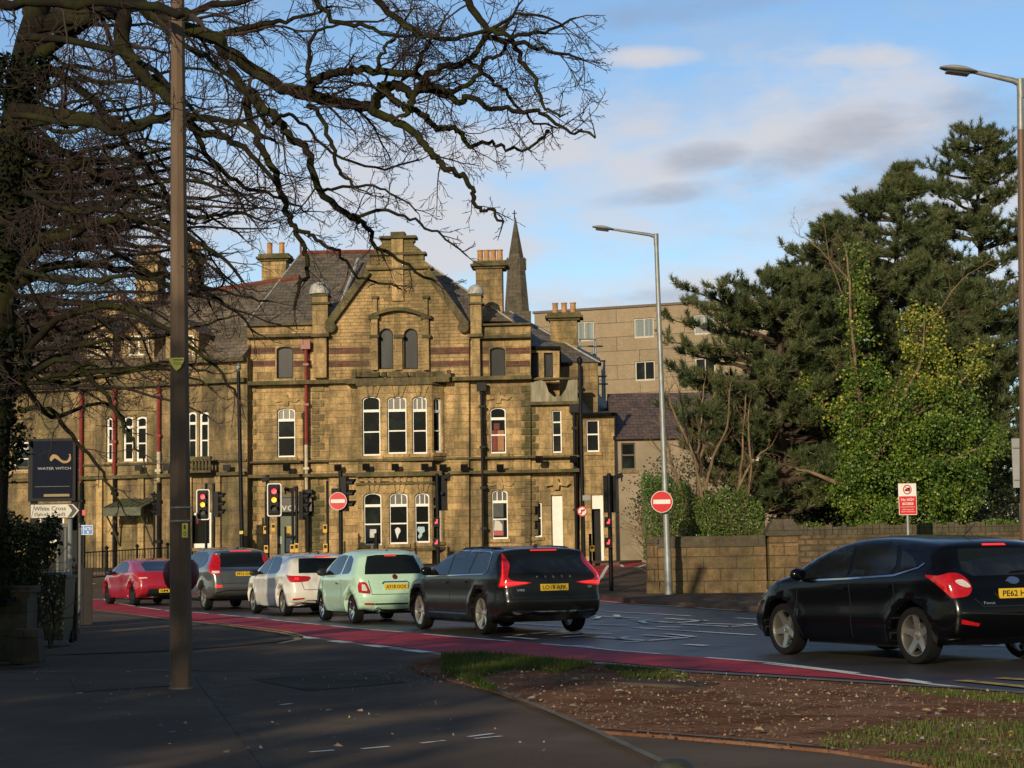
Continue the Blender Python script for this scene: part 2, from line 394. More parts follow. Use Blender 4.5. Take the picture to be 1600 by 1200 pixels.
# lane dividers, stop markings and worn lettering strokes on the road
lines = [[(938, 955), (1080, 963)], [(990, 981), (1180, 993)], [(1150, 966), (1240, 972)], [(1300, 1003), (1420, 1012)], [(1480, 1006), (1600, 1012)], [(1560, 985), (1640, 990)], [(740, 970), (935, 983)], [(1340, 995), (1600, 1010)]]
for l in lines: dash('road_marking', px2(l), .1, 99, 0, line_m)
rg = random.Random(5)
def glyphs(rows):
    vs = []; fs = []
    for (x0, y0), (x1, y1) in rows:
        a = G(x0, y0); b = G(x1, y1); c = [tuple(a)[:2], tuple(b)[:2]]; q = strip(c, .13)
        k = len(vs); vs += [(x, y, .014) for x, y in q]; fs.append((k, k + 3, k + 2, k + 1))
    return vs, fs
rows = [((925, 963), (1000, 967)), ((930, 968), (940, 963)), ((962, 961.5), (968, 966)), ((985, 969), (1055, 974)), ((1055, 974), (1105, 970)), ((1000, 970), (1018, 968)),
        ((1040, 967), (1100, 971)), ((1065, 976), (1140, 980)), ((1140, 980), (1195, 977)), ((1100, 975), (1165, 977)), ((1165, 975), (1200, 978)),
        ((925, 976), (980, 978)), ((1000, 971), (1010, 975)), ((1028, 980), (1065, 981)),
        ((945, 997), (1010, 1002)), ((1010, 1002), (1075, 997)), ((965, 999), (980, 996)), ((1005, 993), (1060, 997)), ((1040, 991), (1085, 996)), ((1070, 1008), (1105, 1010)),
        ((850, 989), (955, 991)), ((855, 993), (890, 991)), ((880, 996), (915, 994)), ((895, 1010), (925, 1012)), ((870, 987), (900, 991)), ((830, 991), (860, 989)), ((975, 1004), (1000, 1003)), ((930, 997), (944, 996)), ((790, 996), (838, 1000)), ((806, 994), (818, 992))]
vs, fs = glyphs(rows); tag(mk('road_lettering', vs, fs, line_m), kind='structure')
# zig of yellow bus markings bottom right
for l in ([(1500, 1064), (1700, 1084)], [(1560, 1060.5), (1700, 1069)]): dash('yellow_marking', px2(l), .16, 99, 0, yel_m)
# give-way dashes across the side-road mouth, between kerbs
dash('give_way_line', px2([(464, 995), (700, 1024)]), .22, 1.1, .75, line_m)
dash('white_edge', px2([(1195, 1038), (1300, 1050), (1450, 1070), (1700, 1095)]), .08, 99, 0, line_m, dz=.012)
# pavements: real kerb steps
PZ = .014
left_pav = [(-260, 1030), (-260, 940), (60, 949), (131, 954), (210, 963), (264, 970), (345, 978.5), (400, 986), (440, 991), (456, 995.5), (450, 1000), (420, 1004), (350, 1011), (240, 1018), (100, 1023)]
lp = px2(left_pav, PZ); tag(sheet('far_footway', lp, PZ, path_m, 1.5), kind='structure')
dash('yellow_line', px2([(60, 948), (131, 951.8), (210, 960.8), (264, 968), (345, 976.4), (400, 984), (440, 989.2), (462, 994.5), (458, 999.5), (430, 1003.5)]), .09, 99, 0, yel_m)
dash('yellow_line', px2([(345, 974), (400, 981), (445, 987), (472, 993.5), (466, 1000), (436, 1006)]), .09, 99, 0, yel_m)
dash('worn_kerb', px2([(60, 950), (131, 954), (210, 963), (264, 970), (345, 978.5), (400, 986), (440, 991), (456, 995.5), (450, 1000), (420, 1004), (350, 1011), (240, 1018), (100, 1023)], PZ), .09, 99, 0, path2_m, dz=PZ + .004)
tag(sheet('side_road_apron', px2([(-600, 1056), (0, 1053), (300, 1051), (520, 1047), (640, 1043), (700, 1030), (690, 1024), (600, 1013), (500, 999), (456, 996), (450, 1001), (420, 1005), (350, 1012), (240, 1019), (100, 1024), (-260, 1031)]), .008, path_m, 1.5), kind='structure')
near_top = [(-600, 1052), (0, 1050), (300, 1048), (520, 1044), (640, 1040), (690, 1030)]
verge_road = [(690, 1021), (780, 1029), (875, 1034), (960, 1039), (1075, 1050), (1200, 1057), (1380, 1068.5), (1500, 1075), (1600, 1083), (1800, 1100), (2300, 1150)]
near = px2(near_top + verge_road, .08)
npoly = near + [(14, -12), (-16, -12)]
tag(sheet('near_footway', npoly, .08, path_m, 1.2, skirt=.1), kind='structure')
dash('roadside_kerb', px2(verge_road, .085), .13, 99, 0, kerb_m, dz=.092)
dash('footway_edge', px2(near_top, .085), .1, 3, .2, kerb_m, dz=.084)
# soil verge, flush concrete edging, stone strip
verge = [(690, 1023), (780, 1031), (875, 1036), (960, 1041), (1075, 1052), (1200, 1059), (1380, 1070.5), (1500, 1077), (1600, 1085), (1900, 1115), (1900, 1200), (1600, 1210), (1450, 1195), (1300, 1172), (1170, 1160), (1050, 1150), (940, 1142), (860, 1110), (765, 1076), (660, 1052), (640, 1038)]
vp = px2(verge, .1)
vo = tag(sheet('soil_verge', vp, .1, soil_m, .16, skirt=.03, noise=.025, seed=4), kind='structure')
dash('concrete_edging', px2([(700, 1054), (765, 1075), (860, 1113), (940, 1148), (1030, 1190), (1120, 1235)], .1), .06, 99, 0, kerb_m, dz=.112)
dash('concrete_edging', px2([(935, 1140), (1050, 1149), (1170, 1159), (1300, 1171)], .1), .05, 99, 0, kerb_m, dz=.116)
dash('stone_strip', px2([(306, 1048), (335, 1085), (380, 1140), (428, 1200), (470, 1255)], .08), .13, .9, .03, M('worn_stone_strip', (.105, .085, .07), .95, spec=.05, scale=2, var=.2), dz=.084)
tag(sheet('asphalt_patch', px2([(395, 1062), (560, 1047), (635, 1067), (480, 1080)], .08), .085, path2_m, 1), kind='structure')
tag(sheet('asphalt_patch', px2([(110, 1062), (230, 1058), (270, 1072), (120, 1082)], .08), .085, path_m, 1), kind='structure')
for l in ([(484, 1176), (522, 1173)], [(565, 1171), (608, 1167)], [(658, 1162), (695, 1158)], [(732, 1152), (770, 1147)], [(742, 1155), (784, 1151)], [(438, 1102), (456, 1100)]):
    dash('footway_marking', px2(l, .08), .045, 99, 0, line_m, dz=.085)
# manhole slab let into the soil
tag(sheet('access_cover', px2([(945, 1070), (1085, 1078), (1125, 1073), (1010, 1066)], .1), .135, path2_m, 2, skirt=.05), kind='structure')
# far pavement in front of the stone wall
rp = px2([(1010, 903), (960, 903), (938, 909), (932, 918), (935, 928), (985, 936), (1060, 940.5), (1130, 945), (1200, 949.5), (1330, 959), (1600, 978), (1900, 1000), (1900, 900), (1250, 902)], .11)
tag(sheet('wallside_pavement', rp, .11, path_m, 1.5, skirt=.13), kind='structure')
# the junction beyond: pavement at the foot of the pub and side-street markings
pb = [(-45, 74.5), (-14, 74.0), (0.0, 73.6), (4.2, 75.0), (6.0, 79), (9, 95), (9, 130), (-60, 130), (-60, 90)]
tag(sheet('pub_pavement', pb, .1, path_m, 2, skirt=.13), kind='structure')
tag(sheet('side_street_lane', px2([(926, 882), (960, 879), (1010, 876.5), (1010, 878.5), (960, 881.5), (926, 885)]), .006, redlane, 1), kind='structure')
tag(sheet('side_street_lane', px2([(925, 898), (960, 900.5), (1000, 898), (1000, 899.5), (960, 903), (925, 902)]), .006, redlane, 1), kind='structure')
dash('side_street_line', px2([(926, 886), (960, 882.5), (1010, 879.5)]), .12, 99, 0, line_m)
dash('side_street_line', px2([(925, 897), (960, 899), (1005, 897)]), .12, 99, 0, line_m)
dash('junction_line', px2([(60, 921), (168, 923), (300, 927)]), .15, 2, 1, line_m)
# grass on the verge, fallen leaves and stones
def ingress(poly, n, rng):
    A = np.array(poly); lo, hi = A.min(0), A.max(0); out = []
    while len(out) < n:
        q = np.column_stack([rng.uniform(lo[0], hi[0], n), rng.uniform(lo[1], hi[1], n)]); q = q[inside(q, poly)]; out += [tuple(p) for p in q]
    return out[:n]
rn = np.random.default_rng(3)
vs = []; fs = []
patches = [([(690, 1024), (760, 1022), (860, 1032), (930, 1038), (880, 1050), (800, 1045), (740, 1060), (780, 1078), (850, 1085), (760, 1076), (690, 1050)], 9000, .075),
           ([(1290, 1150), (1400, 1130), (1500, 1122), (1600, 1120), (1800, 1150), (1700, 1230), (1500, 1205), (1380, 1180), (1280, 1165)], 4500, .04),
           ([(940, 1038), (1040, 1046), (1080, 1058), (980, 1060)], 1500, .05), ([(1400, 1075), (1600, 1086), (1600, 1100), (1450, 1085)], 900, .04)]
for pp, n, h in patches:
    P = px2(pp, .12)
    cl = ingress(P, 70, rn)
    for (x, y) in ingress(P, n, rn):
        dm = min((x - a) ** 2 + (y - b) ** 2 for a, b in cl[:40]); 
        if dm > (.12 + .25 * rn.random()) * (.5 if pp[0][0] > 1200 else 1): continue
        hh = h * rn.uniform(.4, 1.3); a = rn.uniform(0, 6.28); w = .006; l = rn.uniform(.2, .9) * hh
        dx, dy = math.cos(a), math.sin(a); b = len(vs); z = .11
        vs += [(x - dy * w, y + dx * w, z), (x + dy * w, y - dx * w, z), (x + dx * l, y + dy * l, z + hh)]; fs.append((b, b + 1, b + 2))
tag(mk('grass', vs, fs, grass_m), 'short rough grass growing in patches along the bare soil verge', 'grass', kind='stuff')
vs = []; fs = []; mi = []
P = px2([(640, 1040), (1000, 1048), (1600, 1088), (1900, 1120), (1900, 1210), (1300, 1172), (940, 1142), (765, 1076), (560, 1060)], .12)
pts = ingress(P, 850, rn) + ingress(px2([(20, 1060), (600, 1050), (900, 1195), (300, 1195)], .08), 160, rn)
for (x, y) in pts:
    s = rn.uniform(.005, .017) if rn.random() < .93 else rn.uniform(.03, .05); a = rn.uniform(0, 6.28); b = len(vs); z = .145 if len(vs) < 1500 * 4 else .09
    t = rn.uniform(0, .02)
    for k, (cx, cy, cz) in enumerate(((1, 0, 0), (0, .6, t), (-1, 0, t * .3), (0, -.6, 0))):
        vs.append((x + s * (cx * math.cos(a) - cy * math.sin(a)), y + s * (cx * math.sin(a) + cy * math.cos(a)), z + cz))
    fs.append((b, b + 1, b + 2, b + 3)); mi.append(0 if rn.random() < .7 else 1)
tag(mk('leaf_litter', vs, fs, [leaf_dead, M('pale_litter', (.32, .3, .28), .8)], mi=mi), 'fallen leaves and pale scraps scattered over the bare verge', 'leaf litter', kind='stuff')
vs = []; fs = []
for (x, y) in ingress(P, 1500, rn):
    s = rn.uniform(.006, .018) * (1 if rn.random() < .96 else 2.2); b = len(vs)
    q = [(x + s * rn.uniform(.7, 1.2), y, .115), (x, y + s * rn.uniform(.7, 1.2), .115), (x - s * rn.uniform(.7, 1.2), y, .115), (x, y - s * rn.uniform(.7, 1.2), .115), (x + s * rn.uniform(-.4, .4), y + s * rn.uniform(-.4, .4), .122 + s * .6)]
    vs += q; fs += [(b, b + 1, b + 4), (b + 1, b + 2, b + 4), (b + 2, b + 3, b + 4), (b + 3, b, b + 4)]
tag(mk('stones', vs, fs, M('soil_stone', (.13, .09, .065), .9, var=.4, scale=2)), 'small stones and clods lying in the bare soil verge', 'stones', kind='stuff')
# ------------------------------------------------------------------ cars
glass_c = M('tinted_glass', (.008, .010, .011), .05, var=.1, spec=.45)
rubber = M('tyre_rubber', (.007, .007, .007), .85, var=.2, spec=.2)
plast = M('black_plastic', (.014, .014, .015), .55, var=.2)
chrome = M('chrome', (.6, .6, .6), .15, metal=1, var=.05)
alloy = M('alloy', (.42, .4, .36), .3, metal=.85, var=.08)
alloy_w = M('polished_alloy', (.62, .6, .54), .25, metal=.8, var=.08)
lampred = M('red_lens', (.42, .006, .01), .12, var=.25, scale=14, coat=.6)
lampclear = M('clear_lens', (.6, .55, .53), .12, var=.15, scale=20, coat=.6)
brake = M('lit_brake_lens', (.5, .01, .01), .2, emit=(1, .03, .03), estr=1.3)
amberlit = M('lit_amber', (.6, .3, .02), .2, emit=(1, .42, .03), estr=2.2)
plate_y = M('yellow_plate', (.72, .47, .03), .45, var=.05)
ink = M('black_lettering', (.01, .01, .01), .5)
silver = M('silver_lettering', (.7, .7, .7), .25, metal=.8)
def paint(name, col, rough=.3, metal=0., dirt=.0): return M(name, col, rough, metal=metal, coat=1.0, var=.06 + dirt, scale=3)
class Car:
    def __init__(s, name, label, cat, group, a, near, wb, ro, L, Wd, top, belt, mat, wr=.32, tumble=.40, ride=.2, rimw=.21, spokes=5, rimm=None, arch=.035, rear_r=.13, taper_r=.13, double=False, tyre_w=.2, sillm=None):
        s.L = L; s.hw = Wd / 2; s.wb = wb; s.ro = ro; s.belt = belt; s.wr = wr; s.tumble = tumble; s.arch = arch; s.taper_r = taper_r
        root = Vector(G(*near)); rv = Vector((math.cos(a), math.sin(a), 0))
        tr = s.hw - .12
        loc = root + rv * tr + Vector((math.sin(a), -math.cos(a), 0)) * ro; loc.z = 0 if loc.y < 57 else gz(loc.x, loc.y)
        s.root = thing(name, label, cat, loc, a, group)
        yf = ro + wb; R = wr + .045
        s.ride = ride
        # silhouette, counter-clockwise from rear bottom: top line (rear to front) then the underside with arches
        T = spline(top, 5)
        cut = lambda yc, a0, a1: [(yc + R * math.cos(t), wr + R * math.sin(t)) for t in np.linspace(a0, a1, 15)]
        aa = math.asin(max(-1, min(1, (ride - wr) / R)))
        B = cut(yf, aa, math.pi - aa) + cut(ro, aa, math.pi - aa)
        sil = T + B
        s.ntop = len(T) - 1
        s.sil = densify(sil, .07)
        s.topidx = len(densify(T, .07, False)) - 1
        s.sa = np.array(s.sil); s.yf = yf
        # rounding radius along the silhouette
        nx = np.roll(s.sa, -1, 0) - s.sa; ang = np.arctan2(nx[:, 1], nx[:, 0])
        r = np.full(len(s.sil), .05)
        zt = s.sa[:, 1]
        for i in range(s.topidx):
            y, z = s.sil[i]
            if y < .45 and z < belt(0) + .5: r[i] = rear_r
            elif y > L - .55: r[i] = .22
            else: r[i] = .09
        k = np.ones(9) / 9; rp = np.concatenate([r[-4:], r, r[:4]]); s.r = np.convolve(rp, k, 'valid')
        s.r[s.topidx + 2:-2] = .022
        lv = [.13, .3, .46, .6, .73, .84, .92, .97, 1.0]; s.p = 2.6
        pts = []
        cent = [];
        for i in range(len(s.sil)):
            a0 = s.sa[i - 1]; b0 = s.sa[(i + 1) % len(s.sil)]; t = b0 - a0; t = t / (np.linalg.norm(t) + 1e-9); nrm = np.array([-t[1], t[0]])
            if not inside(np.array([s.sa[i] + nrm * .01]), s.sil)[0]: nrm = -nrm
            for x in lv:
                d = s.r[i] * (1 - (1 - x ** s.p) ** (1 / s.p)); pts.append((s.sa[i] + nrm * d, d))
        P = np.array([p for p, d in pts]); D = np.array([d for p, d in pts])
        real = polydist(P, s.sil); ok = inside(P, s.sil) & (real > D * .93)
        P = P[ok]
        g = np.array(gridpts(s.sil, .075)); dg, ig = polydist(g, s.sil, True); g = g[dg > s.r[ig] * 1.02]
        V, Fc = cdt(s.sil, (), [tuple(p) for p in P] + [tuple(p) for p in g])
        V = np.array(V); X = s.width(V)
        n = len(V); vs = [(x, y, z) for x, (y, z) in zip(X, V)]
        bd = X < 1e-4
        vs2 = []; mp = {}
        for i, (x, y, z) in enumerate(vs):
            if bd[i]: mp[i] = i
            else: mp[i] = n + len(vs2); vs2.append((-x, y, z))
        fs = []; mi = []
        CC = np.array([V[list(f)].mean(0) for f in Fc]); DD, IX = polydist(CC, s.sil, True)
        for f, c, d, ix in zip(Fc, CC, DD, IX):
            A = Vector(vs[f[0]]); nn = (Vector(vs[f[1]]) - A).cross(Vector(vs[f[2]]) - A)
            f1 = f if nn.x > 0 or (abs(nn.x) < 1e-12) else f[::-1]
            fs.append(f1); fs.append(tuple(mp[i] for i in f1[::-1]))
            under = ix >= s.topidx and d < .004
            m = 1 if under or c[1] < ride + .07 and sillm else 0
            mi += [m, m]
        s.body = mk('body', vs + vs2, fs, [mat, plast], s.root, smooth=True, mi=mi)
        me = s.body.data
        s.bvh = BVHTree.FromPolygons([v.co.copy() for v in me.vertices], [tuple(p.vertices) for p in me.polygons])
        # wheels
        for y in (ro, yf):
            for sd in (-1, 1): s.wheel(sd, y, tr, spokes, rimm or alloy, tyre_w, double)
        # dark floor between the arches
        MB().bb(-s.hw * .8, s.hw * .8, ro + R, yf - R, ride - .03, ride + .05).build('underbody', plast, s.root)
    def hwid(s, y, z):
        y = np.asarray(y, float); z = np.asarray(z, float)
        w = np.full(y.shape, s.hw)
        f = np.clip((y - (s.L - .95)) / .95, 0, 1); w = w * (1 - .20 * f ** 2.6)
        b = np.clip((.75 - y) / .75, 0, 1); w = w * (1 - s.taper_r * b ** 2.3)
        zb = s.belt(y)
        up = np.clip(z - zb, 0, None); w = w - s.tumble * up - .10 * up ** 2
        w = w - np.clip(up, 0, .05) * .25
        mid = (y - s.ro) / s.wb
        w = w - up * .10 * np.clip(.5 - mid, 0, 1) * 1.2
        lo = np.clip(.48 - z, 0, None); w = w - .35 * lo ** 1.4
        w = w - .009 * np.exp(-((z - (zb - .30)) / .10) ** 2)          # hollow under the shoulder
        for yc in (s.ro, s.yf):
            rr = np.sqrt((y - yc) ** 2 + (z - s.wr) ** 2); w = w + s.arch * .55 * np.exp(-((rr - (s.wr + .06)) / .09) ** 2)
        return w
    def width(s, V):
        d, k = polydist(V, s.sil, True); r = s.r[k]
        q = np.clip(d / r, 0, 1); f = (1 - (1 - q) ** s.p) ** (1 / s.p); f[d < 1e-5] = 0
        return s.hwid(V[:, 0], V[:, 1]) * f
    def wheel(s, sd, y, tr, spokes, rimm, tw, double):
        r = s.wr; x0 = sd * (s.hw - .035)      # outer face plane
        c = lambda h: (0, 0, 0)
        w = MB().lathe([(.0, -.02), (.15, -.02), (.15, .02), (0, .02)], 20, (0, 0, 0), 'x').build('wheel', M('brake_disc', (.03, .03, .03), .6), s.root)
        w.location = (x0 - sd * .1, y, r)
        o = sd
        xs = lambda t: t * o
        prof = [(r * .72, xs(-.11)), (r * .8, xs(-.11)), (r * .97, xs(-.095)), (r, xs(-.06)), (r, xs(.05)), (r * .97, xs(.085)), (r * .84, xs(.1)), (r * .74, xs(.085)), (r * .72, xs(.06))]
        MB().lathe(prof, 40, (0, 0, 0), 'x').build('tyre', rubber, w, smooth=50)
        m = MB(); R = r * .73
        m.lathe([(R, xs(-.1)), (R * .96, xs(-.08)), (R * .93, xs(.03)), (R * .97, xs(.075)), (R * 1.02, xs(.08)), (R * 1.0, xs(.06))], 40, (0, 0, 0), 'x')
        m.lathe([(0, xs(.045)), (.035, xs(.045)), (.06, xs(.03)), (.06, xs(-.02)), (0, xs(-.02))], 16, (0, 0, 0), 'x')
        for k in range(spokes):
            for dd in ((-.13, .13) if double else (0,)):
                t = 2 * math.pi * k / spokes + dd + .3 * y; ca, sa = math.cos(t), math.sin(t)
                wi, wo = (.036, .03) if not double else (.016, .013)
                if spokes <= 5 and not double: wi, wo = .05, .035
                P = []
                for (rr, ww, xx) in ((.03, wi, .03), (R * .55, wi * .8, .035), (R * .97, wo, .06)):
                    for s2 in (-1, 1): P.append((xs(xx), rr * ca - s2 * ww * sa, rr * sa + s2 * ww * ca))
                    for s2 in (-1, 1): P.append((xs(xx - .03), rr * ca - s2 * ww * sa, rr * sa + s2 * ww * ca))
                fs = []
                for q in (0, 4): fs += [(q, q + 1, q + 5, q + 4), (q + 2, q + 6, q + 7, q + 3), (q, q + 4, q + 6, q + 2), (q + 1, q + 3, q + 7, q + 5)]
                m.add(P, fs)
        m.build('rim', rimm, w, smooth=40)
    def skin(s, poly, fn, off, sp=.06):
        """poly in 2D, fn maps arrays (a,b) to (point, normal) on the body; returns verts+faces of a thin proud skin"""
        P = densify(poly, sp * .8); V, T = cdt(P, (), gridpts(P, sp)); vs = []; 
        for a, b in V:
            p, n = fn(a, b); vs.append(p + n * off)
        nb = len(P); base = len(vs)
        for i in range(nb):
            a, b = P[i]; p, n = fn(a, b); vs.append(p + n * off)
        for i in range(nb):
            a, b = P[i]; p, n = fn(a, b); vs.append(p - n * .02)
        fs = [t for t in T]
        c0 = Vector(vs[fs[0][0]]); nn = (Vector(vs[fs[0][1]]) - c0).cross(Vector(vs[fs[0][2]]) - c0); _, n0 = fn(*V[fs[0][0]])
        if nn.dot(n0) < 0: fs = [f[::-1] for f in fs]
        fs += [(base + i, base + (i + 1) % nb, base + nb + (i + 1) % nb, base + nb + i) for i in range(nb)]
        return vs, fs
    def sidefn(s, sd):
        def fn(y, z):
            q = s.bvh.ray_cast(Vector((sd * 2, y, z)), Vector((-sd, 0, 0)))
            if q[0] is None: q = s.bvh.find_nearest(Vector((sd * s.hw, y, z)))
            return q[0], Vector((sd, 0, 0)) * .9 + q[1] * .1
        return fn
    def dirfn(s, d):
        d = Vector(d).normalized()
        def fn(x, z):
            if abs(d.z) > .9: o = Vector((x, z, 3))
            else: o = Vector((x, s.L / 2, z)) - d * 4 if abs(d.x) < .05 else Vector((x, 0, z)) - d * 3
            q = s.bvh.ray_cast(o, d)
            if q[0] is None: q = s.bvh.find_nearest(Vector((x, 0 if d.y > 0 else s.L, z)))
            return q[0], -d
        return fn
    def A(s, k, v):
        al = s.hw - .45
        if k == 'b':
            return -(al - v) if v < al else .85 * math.atan((v - al) / .62) / (math.pi / 2)
        return .85 + v - .7 if v > .7 else .85 * math.atan2(.40, .7 - v) / (math.pi / 2)
    def wrapfn(s, sd):
        al = s.hw - .45
        def fn(a, z):
            if a < 0: o = Vector((sd * (al + a), -2, z)); d = Vector((0, 1, 0))
            elif a > .85: o = Vector((sd * 3, .7 + a - .85, z)); d = Vector((-sd, 0, 0))
            else:
                f = a / .85 * math.pi / 2; d = Vector((-sd * math.sin(f), math.cos(f), 0)); o = Vector((sd * al, .7, z)) - d * 2.5
            q = s.bvh.ray_cast(o, d)
            if q[0] is None: q = s.bvh.find_nearest(o + d * 2)
            return q[0], -d
        return fn
    def wrap(s, name, mat, poly, off=.01, sp=.05):
        P = spline([(s.A(k, v), z) for k, v, z in poly], 3, True)
        for sd in (-1, 1):
            m = MB(); m.add(*s.skin(P, s.wrapfn(sd), off, sp)); m.build(name, mat, s.root, smooth=40)
    def part(s, name, mat, items, off=.006, parent=None, sp=.06, smooth=40):
        """items: list of (view, poly); views 'L','R' side (y,z); 'B','F' back/front (x,z); 'T' top (x,y)"""
        m = MB()
        for view, poly in items:
            fn = s.sidefn(-1) if view == 'L' else s.sidefn(1) if view == 'R' else s.dirfn((0, 1, 0)) if view == 'B' else s.dirfn((0, -1, 0)) if view == 'F' else s.dirfn((0, 0, -1))
            m.add(*s.skin(poly, fn, off, sp))
        return m.build(name, mat, parent or s.root, smooth=smooth)
    def both(s, name, mat, side=None, back=None, off=.006, view='B', sp=.06):
        out = []
        for sd, v in ((-1, 'L'), (1, 'R')):
            it = []
            if side: it.append((v, side))
            if back: it.append((view, [(x * -sd, z) for x, z in back]))   # back polys are given for the left (x<0 written as negative)
            out.append(s.part(name, mat, it, off, sp=sp))
        return out
    def line(s, pts, w): return strip(densify(pts, .08, False), w)
    def mirror(s, y, z, mat):
        for sd in (-1, 1):
            m = MB(); m.lathe([(0, -.11), (.05, -.10), (.082, -.04), (.085, .03), (.07, .09), (0, .1)], 14, (0, 0, 0), 'x')
            m.v = [(v[0] * 1.0, v[1] * .75 + (.03 if v[0] * sd < 0 else 0), v[2] * .95) for v in m.v]
            o = m.build('wing_mirror', mat, s.root, smooth=60); o.location = (sd * (s.hw + .07), y, z)
            MB().box((-sd * .1, .02, -.04), (.14, .05, .035)).build('mirror_arm', plast, o)
    def plate(s, z, txt, x=0, w=.52, h=.11, y=None):
        p, n = s.dirfn((0, 1, 0))(x, z); yy = min(s.dirfn((0, 1, 0))(x, z - h / 2)[0].y, s.dirfn((0, 1, 0))(x, z + h / 2)[0].y, p.y) - .012
        o = MB().bb(x - w / 2, x + w / 2, yy, yy + .03, z - h / 2, z + h / 2).build('number_plate', plate_y, s.root)
        fn = lambda a, b, v: (x + a, yy - v, z + b)
        text('plate_lettering', txt, w * .88, ink, fn, o, height=h * .62, thick=.003, bold=.018)
        return yy
    def badge(s, txt, z, w, x=0, h=None, mat=None):
        y = s.dirfn((0, 1, 0))(x, z)[0].y - .006
        f = s.dirfn((0, 1, 0))
        text('badge_lettering', txt, w, mat or silver, lambda a, b, v: (x + a, f(x + a, z + b)[0].y - .004 - v, z + b), s.root, height=h, thick=.006)
    def seams(s, lines, sides=('L', 'R'), w=.011):
        for l in lines:
            for v in sides: s.part('panel_gap', ink, [(v, s.line(l, w))], off=.0025, sp=.1)
    def fin(s, y, z, h=.06):
        MB().prism([(0, 0), (.16, 0), (.02, h)], lambda a, b, v: (v, y + a, z + b), -.02, .02).build('aerial', plast, s.root)
    def handle(s, pts, mat):
        for y, z in pts:
            for sd, v in ((-1, 'L'), (1, 'R')):
                p, n = s.sidefn(sd)(y, z)
                MB().box(p + Vector((sd * .018, 0, 0)), (.03, .17, .028)).build('door_handle', mat, s.root)
    def wiper(s, x0, z0, x1, z1):
        f = s.dirfn((0, 1, 0)); a, _ = f(x0, z0); b, _ = f(x1, z1); o = Vector((0, -.03, 0))
        MB().tube([a + o, b + o], .012, 6).build('rear_wiper', plast, s.root)
    def interior(s, belt): pass

def flat(v): return lambda y: np.full(np.shape(y), v) if np.shape(y) else v
QG = 'cars queueing along the road to the signals'
# --- black hatchback nearest the camera
blk = M('black_car_paint', (.002, .002, .003), .2, coat=.2, var=.1, spec=.25)
c = Car('parked_hatchback', 'black five-door hatchback nearest the camera, cut off by the right edge', 'car', QG, RAD(26), (1437, 1037), 2.65, .82, 4.36, 1.84,
        [(.10, .30), (.03, .40), (.0, .58), (.03, .74), (.09, .86), (.13, .98), (.24, 1.10), (.36, 1.24), (.42, 1.36), (.58, 1.415), (.95, 1.455), (1.5, 1.485), (2.0, 1.47), (2.5, 1.385), (2.95, 1.22), (3.25, 1.07), (3.55, .99), (3.95, .87), (4.2, .74), (4.32, .58), (4.36, .42), (4.3, .24), (4.12, .19)],
        lambda y: 1.05 - .045 * np.asarray(y) * .8, blk, wr=.325, spokes=5, rimm=alloy, ride=.2, arch=.04, rimw=.2)
c.root.name = 'black_hatchback'
c.both('side_window', glass_c, [(2.98, .965), (2.02, .995), (2.05, 1.375), (2.3, 1.355), (2.62, 1.22), (2.9, 1.05)])
c.both('side_window', glass_c, [(1.95, 1.0), (1.18, 1.03), (1.12, 1.13), (1.2, 1.33), (1.5, 1.375), (1.97, 1.38)])
c.both('side_window', glass_c, [(1.08, 1.04), (.72, 1.12), (.85, 1.22), (1.1, 1.31), (1.03, 1.13)])
c.part('window_trim', chrome, [(v, c.line([(3.0, .94), (2.0, .97), (1.1, 1.012), (.68, 1.1), (.6, 1.15)], .02)) for v in 'LR'], off=.012)
c.part('rear_window', glass_c, [('B', [(-.62, 1.06), (-.52, 1.0), (.52, 1.0), (.62, 1.06), (.52, 1.31), (-.52, 1.31)])])
c.part('windscreen', glass_c, [('F', [(-.66, 1.03), (.66, 1.03), (.52, 1.40), (-.52, 1.40)])])
c.wrap('tail_light', lampred, [('b',.86,.76),('b',.68,.78),('b',.60,.86),('b',.64,.96),('b',.74,1.03),('s',.14,1.04),('s',.35,1.01),('s',.54,1.015),('s',.40,.93),('s',.24,.83),('s',.12,.76)], .012)
c.wrap('reversing_lens', lampclear, [('b',.80,.92),('b',.70,.88),('b',.62,.88),('b',.64,.92),('b',.72,.965),('b',.82,.955)], .018)
c.part('brake_light', brake, [('B', [(-.17, 1.345), (.17, 1.345), (.16, 1.365), (-.16, 1.365)])], off=.01)
c.both('reflector', lampred, None, [(-.78, .47), (-.58, .44), (-.56, .47), (-.78, .52)], off=.01)
c.both('headlight', lampclear, [(3.75, .80), (4.25, .60), (4.28, .70), (3.9, .86)], None)
c.seams([[(1.98, .99), (1.95, .6), (1.97, .26)], [(3.05, .95), (3.1, .5), (3.0, .24)], [(1.12, 1.0), (1.1, .78), (1.28, .6), (1.3, .24)]])
c.part('panel_gap', ink, [('B', c.line([(-.60, .75), (-.5, .66), (.5, .66), (.60, .75)], .012)), ('B', c.line([(-.85, .6), (0, .56), (.85, .6)], .012))], off=.003)
c.mirror(2.92, 1.02, blk); c.plate(.80, 'PE62 HTL'); c.handle([(2.12, .85), (1.25, .88)], blk)
m = MB(); 
o = c.part('badge', M('badge_blue', (.05, .08, .2), .2, coat=.5), [('B', [(.075 * math.cos(t), .945 + .034 * math.sin(t)) for t in np.linspace(0, 6.28, 20)[:-1]])], off=.016, sp=.03)
c.part('badge_rim', chrome, [('B', [(.09 * math.cos(t), .945 + .042 * math.sin(t)) for t in np.linspace(0, 6.28, 20)[:-1]])], off=.012, sp=.03)
c.badge('Focus', .70, .15, x=-.42, h=.03); c.wiper(0.02, 1.05, .5, 1.07)
MB().tube([(0, .95, 1.45), (0, .72, 1.6)], .006, 5).build('aerial', plast, c.root)
